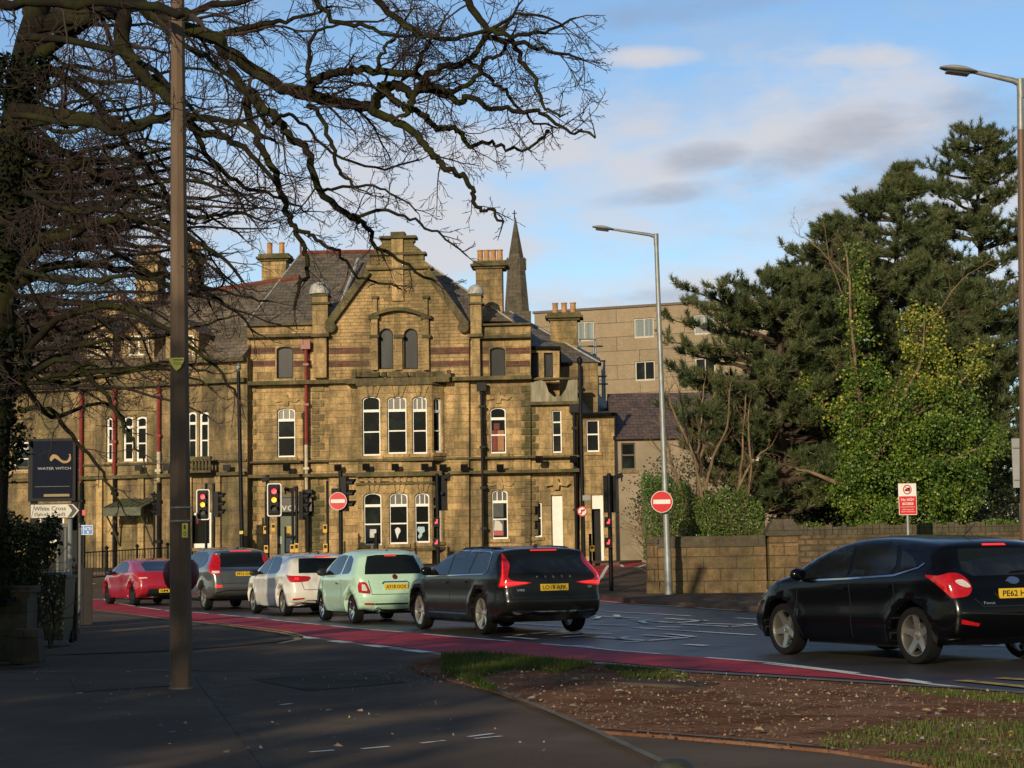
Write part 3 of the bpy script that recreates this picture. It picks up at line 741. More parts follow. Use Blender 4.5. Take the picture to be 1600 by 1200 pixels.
c.part('mud_flap', plast, [(v, [(.43, .16), (.5, .3), (.44, .42), (.38, .3)]) for v in 'LR'], off=.02)
focus = c
# --- charcoal estate
est = M('charcoal_car_paint', (.008, .008, .008), .28, metal=.1, coat=.25, var=.1, spec=.3)
c = Car('charcoal_estate', 'dark charcoal estate car with L-shaped tail lamps and roof rails, last in the queue', 'car', QG, RAD(23.5), (758, 991), 2.94, 1.06, 4.94, 1.90,
        [(.12, .32), (.04, .40), (.0, .55), (.04, .70), (.06, .86), (.09, .98), (.22, 1.12), (.42, 1.30), (.48, 1.40), (.62, 1.435), (1.2, 1.465), (1.9, 1.475), (2.5, 1.44), (3.0, 1.32), (3.45, 1.14), (3.75, 1.02), (4.1, .96), (4.5, .88), (4.82, .76), (4.92, .6), (4.94, .42), (4.86, .26), (4.7, .2)],
        lambda y: 1.02 - .012 * np.asarray(y), est, wr=.35, spokes=5, double=True, rimm=alloy_w, ride=.2, arch=.03)
c.both('side_window', glass_c, [(3.4, .98), (2.45, 1.0), (2.5, 1.385), (2.65, 1.37), (3.0, 1.25), (3.3, 1.08)])
c.both('side_window', glass_c, [(2.38, 1.0), (1.52, 1.02), (1.5, 1.375), (2.0, 1.39), (2.42, 1.385)])
c.both('side_window', glass_c, [(1.47, 1.02), (.82, 1.035), (.75, 1.1), (.86, 1.34), (1.45, 1.375)])
c.part('window_trim', chrome, [(v, c.line([(3.5, .965), (2.4, .98), (.84, 1.01), (.72, 1.07), (.83, 1.35), (1.0, 1.385), (2.4, 1.41), (2.7, 1.385), (3.1, 1.25), (3.5, .965)], .016)) for v in 'LR'], off=.01)
c.part('rear_window', glass_c, [('B', [(-.72, 1.02), (.72, 1.02), (.66, 1.2), (.57, 1.37), (-.57, 1.37), (-.66, 1.2)])])
c.part('windscreen', glass_c, [('F', [(-.68, 1.05), (.68, 1.05), (.54, 1.41), (-.54, 1.41)])])
c.wrap('tail_light', lampred, [('b',.42,.865),('b',.48,.84),('b',.75,.80),('s',.12,.79),('s',.30,.81),('s',.20,.95),('s',.24,1.1),('s',.38,1.33),('s',.34,1.33),('b',.815,1.2),('b',.81,1.05),('b',.82,.96),('b',.72,.895)], .010)
c.wrap('brake_light', brake, [('b',.50,.866),('b',.50,.85),('b',.78,.825),('s',.16,.82),('s',.22,.83),('s',.16,.95),('s',.20,1.1),('s',.28,1.22),('s',.19,1.12),('s',.12,.98),('s',.10,.88),('b',.75,.88)], .016)
c.part('brake_light', brake, [('B', [(-.24, 1.385), (.24, 1.385), (.24, 1.402), (-.24, 1.402)])], off=.012)
c.part('bumper_trim', chrome, [('B', c.line([(-.74, .40), (-.3, .385), (.3, .385), (.74, .40)], .022))], off=.01)
c.both('exhaust', chrome, None, [(-.76, .33), (-.45, .33), (-.42, .38), (-.76, .39)], off=.014)
c.both('exhaust_mouth', ink, None, [(-.73, .342), (-.48, .342), (-.46, .37), (-.73, .378)], off=.018)
c.part('sill_trim', chrome, [(v, c.line([(3.45, .33), (1.65, .33)], .02)) for v in 'LR'], off=.01)
c.seams([[(2.42, 1.0), (2.38, .6), (2.42, .27)], [(3.55, .96), (3.6, .5), (3.5, .26)], [(1.48, 1.0), (1.42, .8), (1.62, .6), (1.62, .27)]])
c.part('panel_gap', ink, [('B', c.line([(-.78, .80), (-.74, .62), (.74, .62), (.78, .80)], .012))], off=.003)
c.mirror(3.3, 1.06, est); c.plate(.78, 'LO18 AFK', w=.50); c.handle([(2.55, .86), (1.65, .88)], est)
for i, ch in enumerate('VOLVO'): c.badge(ch, .955, .032, x=-.30 + .15 * i, h=.032)
c.badge('V90', .74, .13, x=-.60, h=.036); c.badge('D4', .78, .07, x=.66, h=.03); c.fin(.75, 1.44)
for sd in (-1, 1):
    MB().tube([(sd * .60, .75, 1.41), (sd * .61, .9, 1.44), (sd * .61, 1.6, 1.462), (sd * .61, 2.4, 1.45), (sd * .60, 2.65, 1.40)], .016, 8).build('roof_rail', plast, c.root, smooth=True)
est_c = c
# --- mint-green small three-door
mint = paint('mint_car_paint', (.44, .66, .50), .3)
c = Car('mint_three_door', 'small pastel mint-green rounded three-door car with chrome wheels', 'car', QG, RAD(21), (555, 974), 2.30, .60, 3.57, 1.63,
        [(.13, .28), (.05, .36), (.0, .50), (.02, .64), (.10, .78), (.14, .92), (.20, 1.05), (.30, 1.22), (.40, 1.37), (.55, 1.43), (.9, 1.475), (1.4, 1.49), (1.8, 1.46), (2.2, 1.35), (2.55, 1.18), (2.8, 1.02), (3.05, .93), (3.3, .82), (3.48, .66), (3.55, .48), (3.5, .28), (3.36, .2)],
        lambda y: .98 - .02 * np.asarray(y), mint, wr=.295, spokes=9, rimm=chrome, ride=.2, arch=.035, tumble=.36, taper_r=.17, rear_r=.18)
c.both('side_window', glass_c, [(2.5, .955), (1.45, .975), (1.32, 1.0), (1.28, 1.36), (1.6, 1.375), (1.95, 1.33), (2.28, 1.16)])
c.both('side_window', glass_c, [(1.20, .985), (.72, 1.0), (.66, 1.06), (.80, 1.28), (1.0, 1.35), (1.18, 1.36)])
c.part('rear_window', glass_c, [('B', [(-.60, .98), (.60, .98), (.57, 1.12), (.49, 1.34), (.3, 1.365), (-.3, 1.365), (-.49, 1.34), (-.57, 1.12)])])
c.part('windscreen', glass_c, [('F', [(-.6, 1.06), (.6, 1.06), (.47, 1.40), (-.47, 1.40)])])
c.both('tail_light', lampred, None, [(-.735, .62), (-.55, .60), (-.545, .66), (-.59, .80), (-.62, .83), (-.72, .83), (-.745, .76)], off=.03)
c.both('tail_light_centre', M('mint_lens', (.5, .6, .5), .3), None, [(-.69, .66), (-.60, .65), (-.595, .7), (-.63, .78), (-.68, .78)], off=.036, sp=.04)
c.part('brake_light', brake, [('B', [(-.14, 1.335), (.1, 1.335), (.1, 1.352), (-.14, 1.352)])], off=.012)
c.part('boot_handle', chrome, [('B', c.line([(-.28, .79), (-.24, .83), (.24, .83), (.28, .79)], .022))], off=.03)
c.part('bumper_trim', chrome, [('B', c.line([(-.44, .39), (.44, .39)], .03))], off=.016)
c.both('reflector', lampred, None, [(-.64, .38), (-.46, .375), (-.46, .41), (-.64, .415)], off=.02)
c.part('boot_badge', M('dark_red_badge', (.1, .01, .02), .3), [('B', [(.05 * math.cos(t), .925 + .05 * math.sin(t)) for t in np.linspace(0, 6.28, 18)[:-1]])], off=.02, sp=.03)
MB().lathe([(.05, 0), (.058, .01), (.058, .1), (.05, .1)], 18, (-.38, -.01 + .05, .27), 'y').build('exhaust', chrome, c.root)
c.seams([[(1.28, .97), (1.22, .6), (1.28, .26)], [(2.62, .96), (2.66, .5), (2.6, .26)]])
c.part('panel_gap', ink, [('B', c.line([(-.54, .86), (-.5, .58), (.5, .58), (.54, .86)], .012))], off=.003)
c.mirror(2.42, 1.02, plast); c.plate(.73, 'AY18 OOX', w=.48); c.handle([(1.45, .80)], chrome); c.fin(.65, 1.43, .04)
# --- white five-door hatchback
wht = paint('white_car_paint', (.72, .69, .62), .3)
c = Car('white_hatchback', 'white five-door hatchback between the mint car and the grey off-roader', 'car', QG, RAD(23), (446, 962), 2.63, .80, 4.26, 1.80,
        [(.12, .28), (.03, .38), (.0, .54), (.03, .70), (.08, .86), (.14, .98), (.28, 1.14), (.40, 1.30), (.42, 1.36), (.6, 1.41), (1.0, 1.44), (1.6, 1.46), (2.1, 1.44), (2.55, 1.34), (2.95, 1.17), (3.2, 1.04), (3.55, .96), (3.9, .87), (4.14, .74), (4.24, .58), (4.26, .4), (4.2, .25), (4.02, .19)],
        lambda y: .99 - .02 * np.asarray(y), wht, wr=.315, spokes=5, double=True, rimm=alloy, ride=.19)
c.both('side_window', glass_c, [(2.95, .945), (2.0, .965), (2.02, 1.37), (2.25, 1.35), (2.6, 1.2)])
c.both('side_window', glass_c, [(1.93, .965), (1.15, .985), (1.05, 1.06), (1.25, 1.33), (1.5, 1.36), (1.95, 1.37)])
c.part('rear_window', glass_c, [('B', [(-.64, .98), (.64, .98), (.56, 1.32), (-.56, 1.32)])])
c.part('windscreen', glass_c, [('F', [(-.66, 1.03), (.66, 1.03), (.52, 1.38), (-.52, 1.38)])])
c.wrap('tail_light', lampred, [('b',.40,.90),('b',.46,.80),('b',.75,.775),('s',.18,.79),('s',.36,.93),('s',.1,.925)], .012)
c.both('brake_light', brake, None, [(-.76, .83), (-.66, .83), (-.66, .88), (-.76, .88)], off=.02)
c.part('brake_light', brake, [('B', [(-.2, 1.345), (.2, 1.345), (.19, 1.37), (-.19, 1.37)])], off=.012)
c.both('reflector', lampred, None, [(-.80, .36), (-.55, .39), (-.54, .42), (-.80, .405)], off=.012)
c.part('bumper_grille', plast, [('B', [(-.62, .26), (.62, .26), (.48, .36), (-.48, .36)])], off=.01)
c.seams([[(1.97, .96), (1.95, .6), (1.97, .26)], [(3.05, .95), (3.1, .5), (3.0, .25)], [(1.1, .98), (1.08, .78), (1.3, .6), (1.32, .25)]])
c.part('panel_gap', ink, [('B', c.line([(-.60, .78), (-.55, .60), (.55, .60), (.60, .78)], .012))], off=.003)
c.mirror(2.85, .99, plast); c.plate(.70, 'YK15', w=.001) if False else None; c.handle([(2.12, .84), (1.25, .86)], wht); c.fin(.7, 1.41, .04)
# --- grey off-roader
gry = paint('grey_car_paint', (.11, .11, .105), .28, .5)
c = Car('grey_off_roader', 'metallic grey off-roader with tall red lamps beside its rear window', 'car', QG, RAD(25), (322, 953), 2.62, .98, 4.6, 1.84,
        [(.14, .36), (.04, .44), (.0, .60), (.04, .76), (.08, .92), (.12, 1.04), (.30, 1.22), (.44, 1.42), (.46, 1.52), (.62, 1.58), (1.1, 1.63), (1.8, 1.65), (2.3, 1.62), (2.75, 1.50), (3.15, 1.30), (3.4, 1.16), (3.75, 1.10), (4.2, 1.0), (4.48, .86), (4.58, .66), (4.6, .46), (4.52, .3), (4.36, .24)],
        lambda y: 1.10 - .012 * np.asarray(y), gry, wr=.345, spokes=5, rimm=alloy, ride=.25, arch=.04, sillm=True)
c.both('side_window', glass_c, [(3.15, 1.07), (2.2, 1.09), (2.2, 1.53), (2.5, 1.50), (2.85, 1.33)])
c.both('side_window', glass_c, [(2.12, 1.09), (1.38, 1.1), (1.35, 1.53), (2.12, 1.54)])
c.both('side_window', glass_c, [(1.30, 1.1), (.95, 1.16), (.80, 1.28), (.98, 1.46), (1.28, 1.53)])
c.part('rear_window', glass_c, [('B', [(-.62, 1.12), (.62, 1.12), (.60, 1.28), (.55, 1.50), (-.55, 1.50), (-.60, 1.28)])])
c.part('windscreen', glass_c, [('F', [(-.68, 1.16), (.68, 1.16), (.56, 1.56), (-.56, 1.56)])])
c.wrap('tail_light', lampred, [('b',.66,.94),('b',.85,.92),('s',.25,.95),('s',.5,1.08),('s',.52,1.2),('s',.62,1.5),('s',.52,1.5),('b',.72,1.36),('b',.70,1.15),('b',.66,1.06)], .010)
c.both('reversing_lens', lampclear, None, [(-.86, .96), (-.68, .97), (-.68, 1.03), (-.86, 1.03)], off=.02)
c.part('chrome_bar', chrome, [('B', [(-.66, 1.04), (.66, 1.04), (.62, 1.10), (-.62, 1.10)])], off=.014)
c.part('brake_light', brake, [('B', [(-.3, 1.53), (.3, 1.53), (.29, 1.55), (-.29, 1.55)])], off=.012)
c.both('reflector', brake, None, [(-.80, .60), (-.64, .60), (-.64, .66), (-.80, .66)], off=.012)
c.part('bumper_trim', chrome, [('B', c.line([(-.78, .46), (-.5, .52), (.5, .52), (.78, .46)], .03))], off=.014)
c.seams([[(2.16, 1.09), (2.14, .7), (2.16, .34)], [(3.25, 1.07), (3.3, .6), (3.2, .32)], [(1.32, 1.1), (1.3, .9), (1.5, .7), (1.5, .33)]])
c.part('panel_gap', ink, [('B', c.line([(-.64, .94), (-.62, .70), (.62, .70), (.64, .94)], .012))], off=.003)
c.mirror(3.1, 1.14, gry); c.plate(.94, 'PF16 OCC', w=.50); c.handle([(2.3, .95), (1.5, .97)], gry); c.fin(.75, 1.59, .05)
# --- red coupe at the head
red = paint('red_car_paint', (.36, .012, .03), .28)
c = Car('red_coupe', 'dark red low coupe with sloping tail at the head of the queue', 'car', QG, RAD(28), (210, 946), 2.65, .76, 4.22, 1.79,
        [(.12, .30), (.03, .40), (.0, .56), (.04, .74), (.10, .88), (.16, .98), (.30, 1.04), (.7, 1.16), (1.2, 1.32), (1.6, 1.385), (2.0, 1.40), (2.4, 1.35), (2.8, 1.2), (3.15, 1.03), (3.5, .93), (3.85, .84), (4.1, .7), (4.2, .54), (4.22, .4), (4.15, .25), (4.0, .18)],
        lambda y: 1.02 - .035 * np.asarray(y), red, wr=.325, spokes=5, rimm=plast, ride=.18, arch=.05)
c.both('side_window', glass_c, [(2.85, .92), (1.95, .94), (1.95, 1.31), (2.3, 1.28), (2.6, 1.13)])
c.both('side_window', glass_c, [(1.88, .95), (1.15, 1.0), (1.3, 1.2), (1.6, 1.3), (1.88, 1.31)])
c.part('rear_window', glass_c, [('B', [(-.58, 1.02), (.58, 1.02), (.5, 1.3), (-.5, 1.3)])])
c.part('windscreen', glass_c, [('F', [(-.64, 1.0), (.64, 1.0), (.5, 1.34), (-.5, 1.34)])])
c.wrap('tail_light', lampred, [('b',.56,.86),('b',.52,.80),('b',.75,.78),('s',.2,.80),('s',.5,.97),('s',.2,.95)], .012)
c.both('reversing_lens', lampclear, None, [(-.82, .795), (-.58, .805), (-.6, .84), (-.82, .83)], off=.02)
c.part('bumper_grille', plast, [('B', [(-.62, .28), (.62, .28), (.56, .50), (-.56, .50)])], off=.01)
c.seams([[(1.92, .94), (1.9, .6), (1.95, .25)], [(2.95, .92), (3.0, .5), (2.9, .24)]])
c.mirror(2.75, .97, plast); c.plate(.43, 'SM13 GVO' if False else 'SM13', w=.50); c.handle([(2.05, .82)], red); c.fin(1.4, 1.36, .04)
# ------------------------------------------------------------------ buildings
SAND = stone('sandstone', (.50, .335, .15), (.42, .28, .12), (.30, .2, .08), .62, .285, stain=.6, green=.42, msize=.009)
SANDF = stone('fine_sandstone', (.46, .305, .135), (.39, .255, .11), (.2, .13, .065), .42, .145, stain=.4, green=.3, vary=.45, msize=.01, moss=(10.0, 14.0))
SANDP = stone('smooth_sandstone', (.50, .34, .15), (.43, .29, .125), (.2, .14, .07), 1.1, .6, stain=.5, green=.35, vary=.2, msize=.006)
QUOIN = stone('mossy_quoin_stone', (.27, .2, .085), (.21, .155, .06), (.12, .095, .04), .9, .285, stain=.6, green=.8, vary=.5, msize=.006)
DRESS = stone('weathered_dressing', (.16, .125, .055), (.11, .09, .035), (.07, .06, .03), .9, .5, stain=.75, green=.8, vary=.4, msize=.006)
REDST = stone('red_sandstone_band', (.13, .045, .03), (.09, .035, .025), (.2, .13, .08), .62, .19, stain=.4, green=.3, vary=.5)
WALLS = stone('wall_sandstone', (.22, .14, .06), (.17, .105, .045), (.05, .035, .02), .95, .36, stain=.5, green=.35, vary=.35, msize=.014)
RUBBLE = stone('rubble_stone', (.17, .10, .05), (.11, .075, .035), (.05, .04, .025), .36, .17, stain=.5, green=.3, vary=.9, msize=.03)
COPE = stone('coping_stone', (.085, .07, .05), (.065, .055, .04), (.03, .025, .02), 1.2, .6, stain=.6, green=.4, vary=.2)
SLATE = stone('roof_slate', (.21, .165, .115), (.15, .12, .085), (.07, .055, .045), .34, .17, stain=.4, green=.22, vary=.4, msize=.012, rough=.6)
SLATE2 = stone('purple_slate', (.15, .095, .075), (.115, .075, .06), (.035, .03, .03), .34, .14, stain=.3, green=.1, vary=.3, msize=.012, rough=.6)
CLAD = stone('stone_cladding_panels', (.335, .255, .165), (.30, .23, .15), (.13, .105, .08), 3.0, .98, stain=.1, green=.0, vary=.05, msize=.02, mott=.2)
REND = M('beige_render', (.34, .27, .19), .9, scale=.6, col2=(.22, .18, .12), var=.2, detail=8, bump=.004)
glass_w = M('dark_window_glass', (.008, .009, .009), .12, scale=.8, spec=.16, col2=(.022, .03, .028), lo=.5, hi=.68)  # teal patches in the colour imitate reflections in the sashes
glass_b = M('dusty_boarded_glass', (.012, .013, .016), .3, scale=1.0, col2=(.03, .033, .038), lo=.45, hi=.7, stretch=(3, 1, .5), spec=.15)
frame_g = M('pale_frame', (.45, .42, .36), .5)
redpipe = M('red_drainpipe', (.2, .022, .016), .45, var=.25, scale=6)
ridge_t = M('red_ridge_tile', (.13, .035, .022), .7, var=.3, scale=5)
pot_m = M('clay_pot', (.42, .22, .085), .75, var=.25, scale=5)
lead_m = M('lead_sheet', (.36, .35, .32), .5, var=.3, scale=6)
creamp = M('cream_pipe', (.5, .42, .3), .5, var=.2, scale=6)
SANDW = stone('wing_sandstone', (.33, .23, .11), (.27, .19, .085), (.2, .14, .06), 1.1, .6, stain=.8, green=.55, vary=.3, msize=.006)
class Pl:
    def __init__(s, px, Y, ang):
        s.o = W(px, 860, Y); s.a = RAD(ang); s.u = Vector((math.cos(s.a), math.sin(s.a), 0)); s.n = Vector((math.sin(s.a), -math.cos(s.a), 0))
    def uz(s, px, py, v=0.0):
        r = ray(px, py); t = ((s.o + s.n * v) - CAM).dot(s.n) / r.dot(s.n); p = CAM + r * t
        return ((p - s.o).dot(s.u), p.z)
    def w(s, u, v, z): p = s.o + s.u * u + s.n * v; return Vector((p.x, p.y, z))
    def P(s, pts, v=0.0): return [s.uz(x, y, v) for x, y in pts]
    def fn(s): return lambda a, b, v: s.w(a, v, b)
    def wall(s, m, outer, holes, v1, thick):
        """outer/holes in (u,z); solid wall with real openings, front face at v1"""
        V, T = cdt(outer, holes)
        f = [s.w(u, v1, z) for u, z in V]; b = [s.w(u, v1 - thick, z) for u, z in V]; fs = []
        c = s.n
        for t in T:
            nn = (f[t[1]] - f[t[0]]).cross(f[t[2]] - f[t[0]]); t = t if nn.dot(c) > 0 else t[::-1]; fs.append(t)
        m.add(f, fs); m.add(b, [t[::-1] for t in fs])
        for k, loop in enumerate([outer] + list(holes)):
            n = len(loop); vs = [s.w(u, v1, z) for u, z in loop] + [s.w(u, v1 - thick, z) for u, z in loop]
            m.add(vs, [(i, n + i, n + (i + 1) % n, (i + 1) % n) for i in range(n)])
    def block(s, m, px0, px1, py0, py1, v0, v1, at=None):
        """box given by its picture extent on the plane v=at"""
        at = v1 if at is None else at
        u0, z1 = s.uz(px0, (py0 + py1) / 2, at)[0], s.uz((px0 + px1) / 2, py0, at)[1]
        u1, z0 = s.uz(px1, (py0 + py1) / 2, at)[0], s.uz((px0 + px1) / 2, py1, at)[1]
        s.cube(m, u0, u1, z0, z1, v0, v1)
    def cube(s, m, u0, u1, z0, z1, v0, v1):
        vs = [s.w(u, v, z) for z in (z0, z1) for u, v in ((u0, v0), (u1, v0), (u1, v1), (u0, v1))]
        m.add(vs, [(0, 1, 2, 3), (4, 7, 6, 5), (0, 4, 5, 1), (1, 5, 6, 2), (2, 6, 7, 3), (3, 7, 4, 0)])
def arch_top(u0, u1, z1, rise, n=9):
    c = (u0 + u1) / 2; h = (u1 - u0) / 2
    return [(c + h * math.cos(t), z1 - rise + rise * math.sin(t)) for t in np.linspace(0, math.pi, n)]
def opening(pl, x0, x1, y0, y1, v=0.0, rise=0.0):
    xm = (x0 + x1) / 2; ym = (y0 + y1) / 2
    u0 = pl.uz(x0, ym, v)[0]; u1 = pl.uz(x1, ym, v)[0]; z1 = pl.uz(xm, y0, v)[1]; z0 = pl.uz(xm, y1, v)[1]
    if rise: return [(u0, z0), (u1, z0)] + arch_top(u0, u1, z1, rise)
    return [(u0, z0), (u1, z0), (u1, z1), (u0, z1)]
def window(pl, op, v, parent, org, style='sash', fm=None, gm=None, sill=True, bars=3, ft=.048, boards=None):
    """frame (white) > pane, sill, set back in its opening"""
    fm = fm or white; gm = gm or glass_w
    us = [p[0] for p in op]; zs = [p[1] for p in op]; u0, u1, z0, z1 = min(us), max(us), min(zs), max(zs)
    cx, cz = (u0 + u1) / 2, (z0 + z1) / 2
    inner = [(u0 + ft if u <= u0 + .01 else u1 - ft if u >= u1 - .01 else cx + (u - cx) * (1 - 2 * ft / (u1 - u0)), z0 + ft * 1.4 if z <= z0 + .01 else z - ft) for u, z in op]
    m = MB(); pl.wall(m, op, [inner], v - .10, .09)
    h = z1 - z0
    if style == 'sash':
        zt = z0 + h * .755; zm = z0 + h * .40
        pl.cube(m, u0 + ft, u1 - ft, zt - .055, zt + .055, v - .17, v - .095)
        pl.cube(m, u0 + ft, u1 - ft, zm - .028, zm + .028, v - .17, v - .11)
        for k in range(1, bars):
            u = u0 + (u1 - u0) * k / bars; zz = z1 - (.05 if bars > 1 else 0); pl.cube(m, u - .02, u + .02, zt, zz - .04, v - .165, v - .12)
    elif style == 'three':
        for f in (.42, .72): pl.cube(m, u0 + ft, u1 - ft, z0 + h * f - .03, z0 + h * f + .03, v - .17, v - .11)
    elif style == 'two':
        pl.cube(m, u0 + ft, u1 - ft, z0 + h * .55 - .03, z0 + h * .55 + .03, v - .17, v - .11)
    elif style == 'case':
        pl.cube(m, cx - .035, cx + .035, z0, z1 - ft, v - .17, v - .11)
    w = m.build('window', fm, parent, org)
    if style == 'sash' and bars == 3 or style == 'blind':
        k_ = MB(); top = [(u, max(z, z0 + h * .755)) for u, z in op if z > z0 + .01]; k_.prism(top + [(u0, z0 + h * .755), (u1, z0 + h * .755)] if False else [(u0 + .02, z0 + h * .755), (u1 - .02, z0 + h * .755)] + [(min(max(u, u0 + .02), u1 - .02), z - .01) for u, z in op if z > z0 + h * .78], pl.fn(), v - .145, v - .155); q_ = k_.build('top_light', M('pale_top_light', (.03, .027, .024), .3, var=.3, scale=2, col2=(.07, .06, .05)), w); q_.data.transform(Matrix.Translation(-Vector(org)))
    g = MB(); g.prism(op, pl.fn(), v - .16, v - .18); g.build('pane', gm, w)
    for o in (w,): pass
    g0 = w.children[0]; 
    g0.data.transform(Matrix.Translation(-Vector(org)))
    if sill:
        m = MB(); pl.cube(m, u0 - .1, u1 + .1, z0 - .14, z0 - .003, v - .12, v + .07); q = m.build('sill', SANDP, w); q.data.transform(Matrix.Translation(-Vector(org)))
    return w
def sub(m, name, mat, parent, org, smooth=False):
    o = m.build(name, mat, parent, smooth=smooth); o.data.transform(Matrix.Translation(-Vector(org))); return o
def chimney(parent, org, pl, x0, x1, yc, yb, v1, depth, pots, capm=None, mat=None, ph=.5):
    m = MB(); pl.block(m, x0, x1, yc + 8, yb, v1 - depth, v1)
    u0 = pl.uz(x0, yc, v1)[0]; u1 = pl.uz(x1, yc, v1)[0]; zc = pl.uz((x0 + x1) / 2, yc, v1)[1]
    zt = zc - .25
    c = m.build('chimney', mat or SAND, parent, org)
    k = MB()
    for d, za, zb in ((.10, zt - .08, zt + .02), (.24, zt + .02, zt + .12), (.14, zt + .12, zt + .26)): pl.cube(k, u0 - d, u1 + d, za + (0 if d != .24 else 0), zb, v1 - depth - d, v1 + d)
    sub(k, 'chimney_cap', DRESS, c, org)
    for i in range(pots):
        u = u0 + (u1 - u0) * (i + .5) / pots; p = pl.w(u, v1 - depth / 2, zt + .26)
        m = MB().lathe([(.12, 0), (.15, .02), (.13, .08), (.12, ph - .06), (.145, ph - .04), (.14, ph), (.1, ph), (.1, ph - .1), (0, ph - .1)], 12, p); sub(m, 'chimney_pot', pot_m, c, org, 40)
    return c
# ---- the old sandstone pub on the corner
FA = Pl(620, 78, -4)
porg = FA.w(0, 0, .95); porg = tuple(porg)
pub = thing('corner_building', 'big old sandstone building with shaped gable, red bands and domed piers at the junction', 'building', porg)
BASE = 893
V0 = 0.0
ops = {}
def O(k, *a, **kw): ops[k] = opening(FA, *a, **kw); return ops[k]
# gabled bay wall with its shaped top
half = [(26.5, 370), (26.5, 377), (24, 378), (25, 382), (31, 386), (36, 390), (36, 394), (34, 396), (41, 397), (41, 404), (40, 406), (45, 409), (49, 414), (49, 419), (52, 420), (52, 426), (48, 428), (60, 444), (80, 470), (107, 507)]
CX = 621
gtop = [(CX + a, b) for a, b in half]; gl = [(CX - a, b) for a, b in half]
outer = FA.P([(514, BASE)] + [(733, BASE)] + [(733, 510)] + gtop[::-1] + gl + [(514, 510)])
O('a', 592.5, 614.5, 513, 577, rise=.29); O('b', 631, 653, 513, 577, rise=.29)
m = MB(); FA.wall(m, outer, [ops['a'], ops['b'], opening(FA, 563, 694, 612, 716), opening(FA, 565, 694, 764, 854)], 0, .45)
m.build('gable_wall', SANDF, pub, porg)
# lower walling in larger blocks, laid 3 cm proud under the cornice
m = MB(); FA.wall(m, FA.P([(514, BASE), (733, BASE), (733, 597), (514, 597)]), [opening(FA, 560, 697, 600, 720), opening(FA, 562, 697, 757, 857)], .03, .06); m.build('wall', SAND, pub, porg)
# side bays
O('c', 432, 460, 637, 714, rise=.14); O('d', 431, 457, 541, 591, rise=.12)
DOOR = opening(FA, 432, 462, 800, 893)
m = MB(); FA.wall(m, FA.P([(386, BASE), (514, BASE), (514, 507), (386, 507)], -.15), [ops['c'], ops['d'], DOOR], -.15, .45); m.build('wall', SAND, pub, porg)
O('e', 765, 790, 636, 708, rise=.14); O('f', 765, 789, 542, 590, rise=.12); O('g', 768, 793, 765, 842, rise=.14)
m = MB(); FA.wall(m, FA.P([(733, BASE), (829, BASE), (829, 507), (733, 507)], -.15), [ops['e'], ops['f'], ops['g']], -.15, .45); m.build('wall', SAND, pub, porg)
# right-hand rounded part with its own windows
O('h', 862, 877, 640, 707); O('i', 833, 846, 785, 839); O('j', 861, 879, 773, 893)
m = MB(); FA.wall(m, FA.P([(829, BASE), (903, BASE), (903, 628), (829, 628)], -.28), [ops['h'], ops['i'], ops['j']], -.28, .45); m.build('wall', SANDP, pub, porg)
m = MB(); prof = [(829, 632), (829, 597), (846, 594), (852, 597), (857, 612), (866, 620), (876, 619), (884, 608), (888, 594), (902, 592), (902, 632)]
m.prism(FA.P(prof, -.1), FA.fn(), -.1, -.5); m.build('parapet', M('pale_weathered_stone', (.36, .32, .23), .85, scale=1.2, col2=(.12, .11, .06), stretch=(3, 3, .4), detail=7), pub, porg)
m = MB(); FA.block(m, 828, 905, 627, 632, -.5, .0); FA.block(m, 828, 905, 590, 593, -.5, -.05); m.build('ledge', DRESS, pub, porg)
# set-back upper storey to the right
O('k', 829, 842, 551, 590); O('l', 850, 864, 551, 590)
m = MB(); FA.wall(m, FA.P([(824, 600), (874, 600), (874, 541), (824, 541)], -.9), [opening(FA, 829, 842, 551, 590, -.9), opening(FA, 850, 864, 551, 590, -.9)], -.9, .4); m.build('wall', SANDP, pub, porg)
m = MB(); FA.wall(m, FA.P([(872, BASE), (934, BASE), (934, 567), (872, 567)], -2.2), [], -2.2, .4); m.build('wall', SAND, pub, porg)
for k in ('kk', 'll'): pass
window(FA, opening(FA, 829, 842, 551, 590, -.9), -.9, pub, porg, 'plain', fm=black, gm=glass_b)
window(FA, opening(FA, 850, 864, 551, 590, -.9), -.9, pub, porg, 'plain', fm=black, gm=glass_b)
# core walls behind (sides and rear), so the block is closed all round
m = MB(); FA.block(m, 388, 828, 512, BASE, -11.5, -.62, at=-.15); FA.block(m, 828, 902, 640, BASE, -9.0, -.75, at=-.28); FA.block(m, 874, 933, 568, BASE, -9, -2.65, at=-2.2); FA.block(m, 826, 873, 543, 640, -9, -1.32, at=-.9)
m.build('side_wall', SAND, pub, porg)
for k, st, v, fm, gm, b in (('c', 'sash', -.15, None, None, 3), ('e', 'sash', -.15, None, None, 1), ('g', 'sash', -.15, None, None, 3), ('a', 'plain', 0, black, glass_b, 1), ('b', 'plain', 0, black, glass_b, 1),
                         ('d', 'plain', -.15, black, glass_b, 1), ('f', 'plain', -.15, black, glass_b, 1), ('h', 'three', -.28, None, None, 1), ('i', 'two', -.28, None, None, 1)):
    window(FA, ops[k], v, pub, porg, st, fm=fm, gm=gm, bars=b)
for x0, x1, y0, y1, c_ in ((777, 787, 672, 704, (.33, .15, .06)), (766, 776, 672, 704, (.16, .025, .02)), (771, 780, 661, 671, (.12, .02, .02)), (770, 786, 780, 808, (.06, .065, .06))):
    m = MB(); FA.block(m, x0, x1, y0, y1, -.305, -.30, at=-.15); m.build('curtain', M('curtain_%d' % int(x0 + y0), c_, .7), pub, porg)
m = MB(); m.prism(ops['j'], FA.fn(), -.45, -.5); m.build('white_door', white, pub, porg)
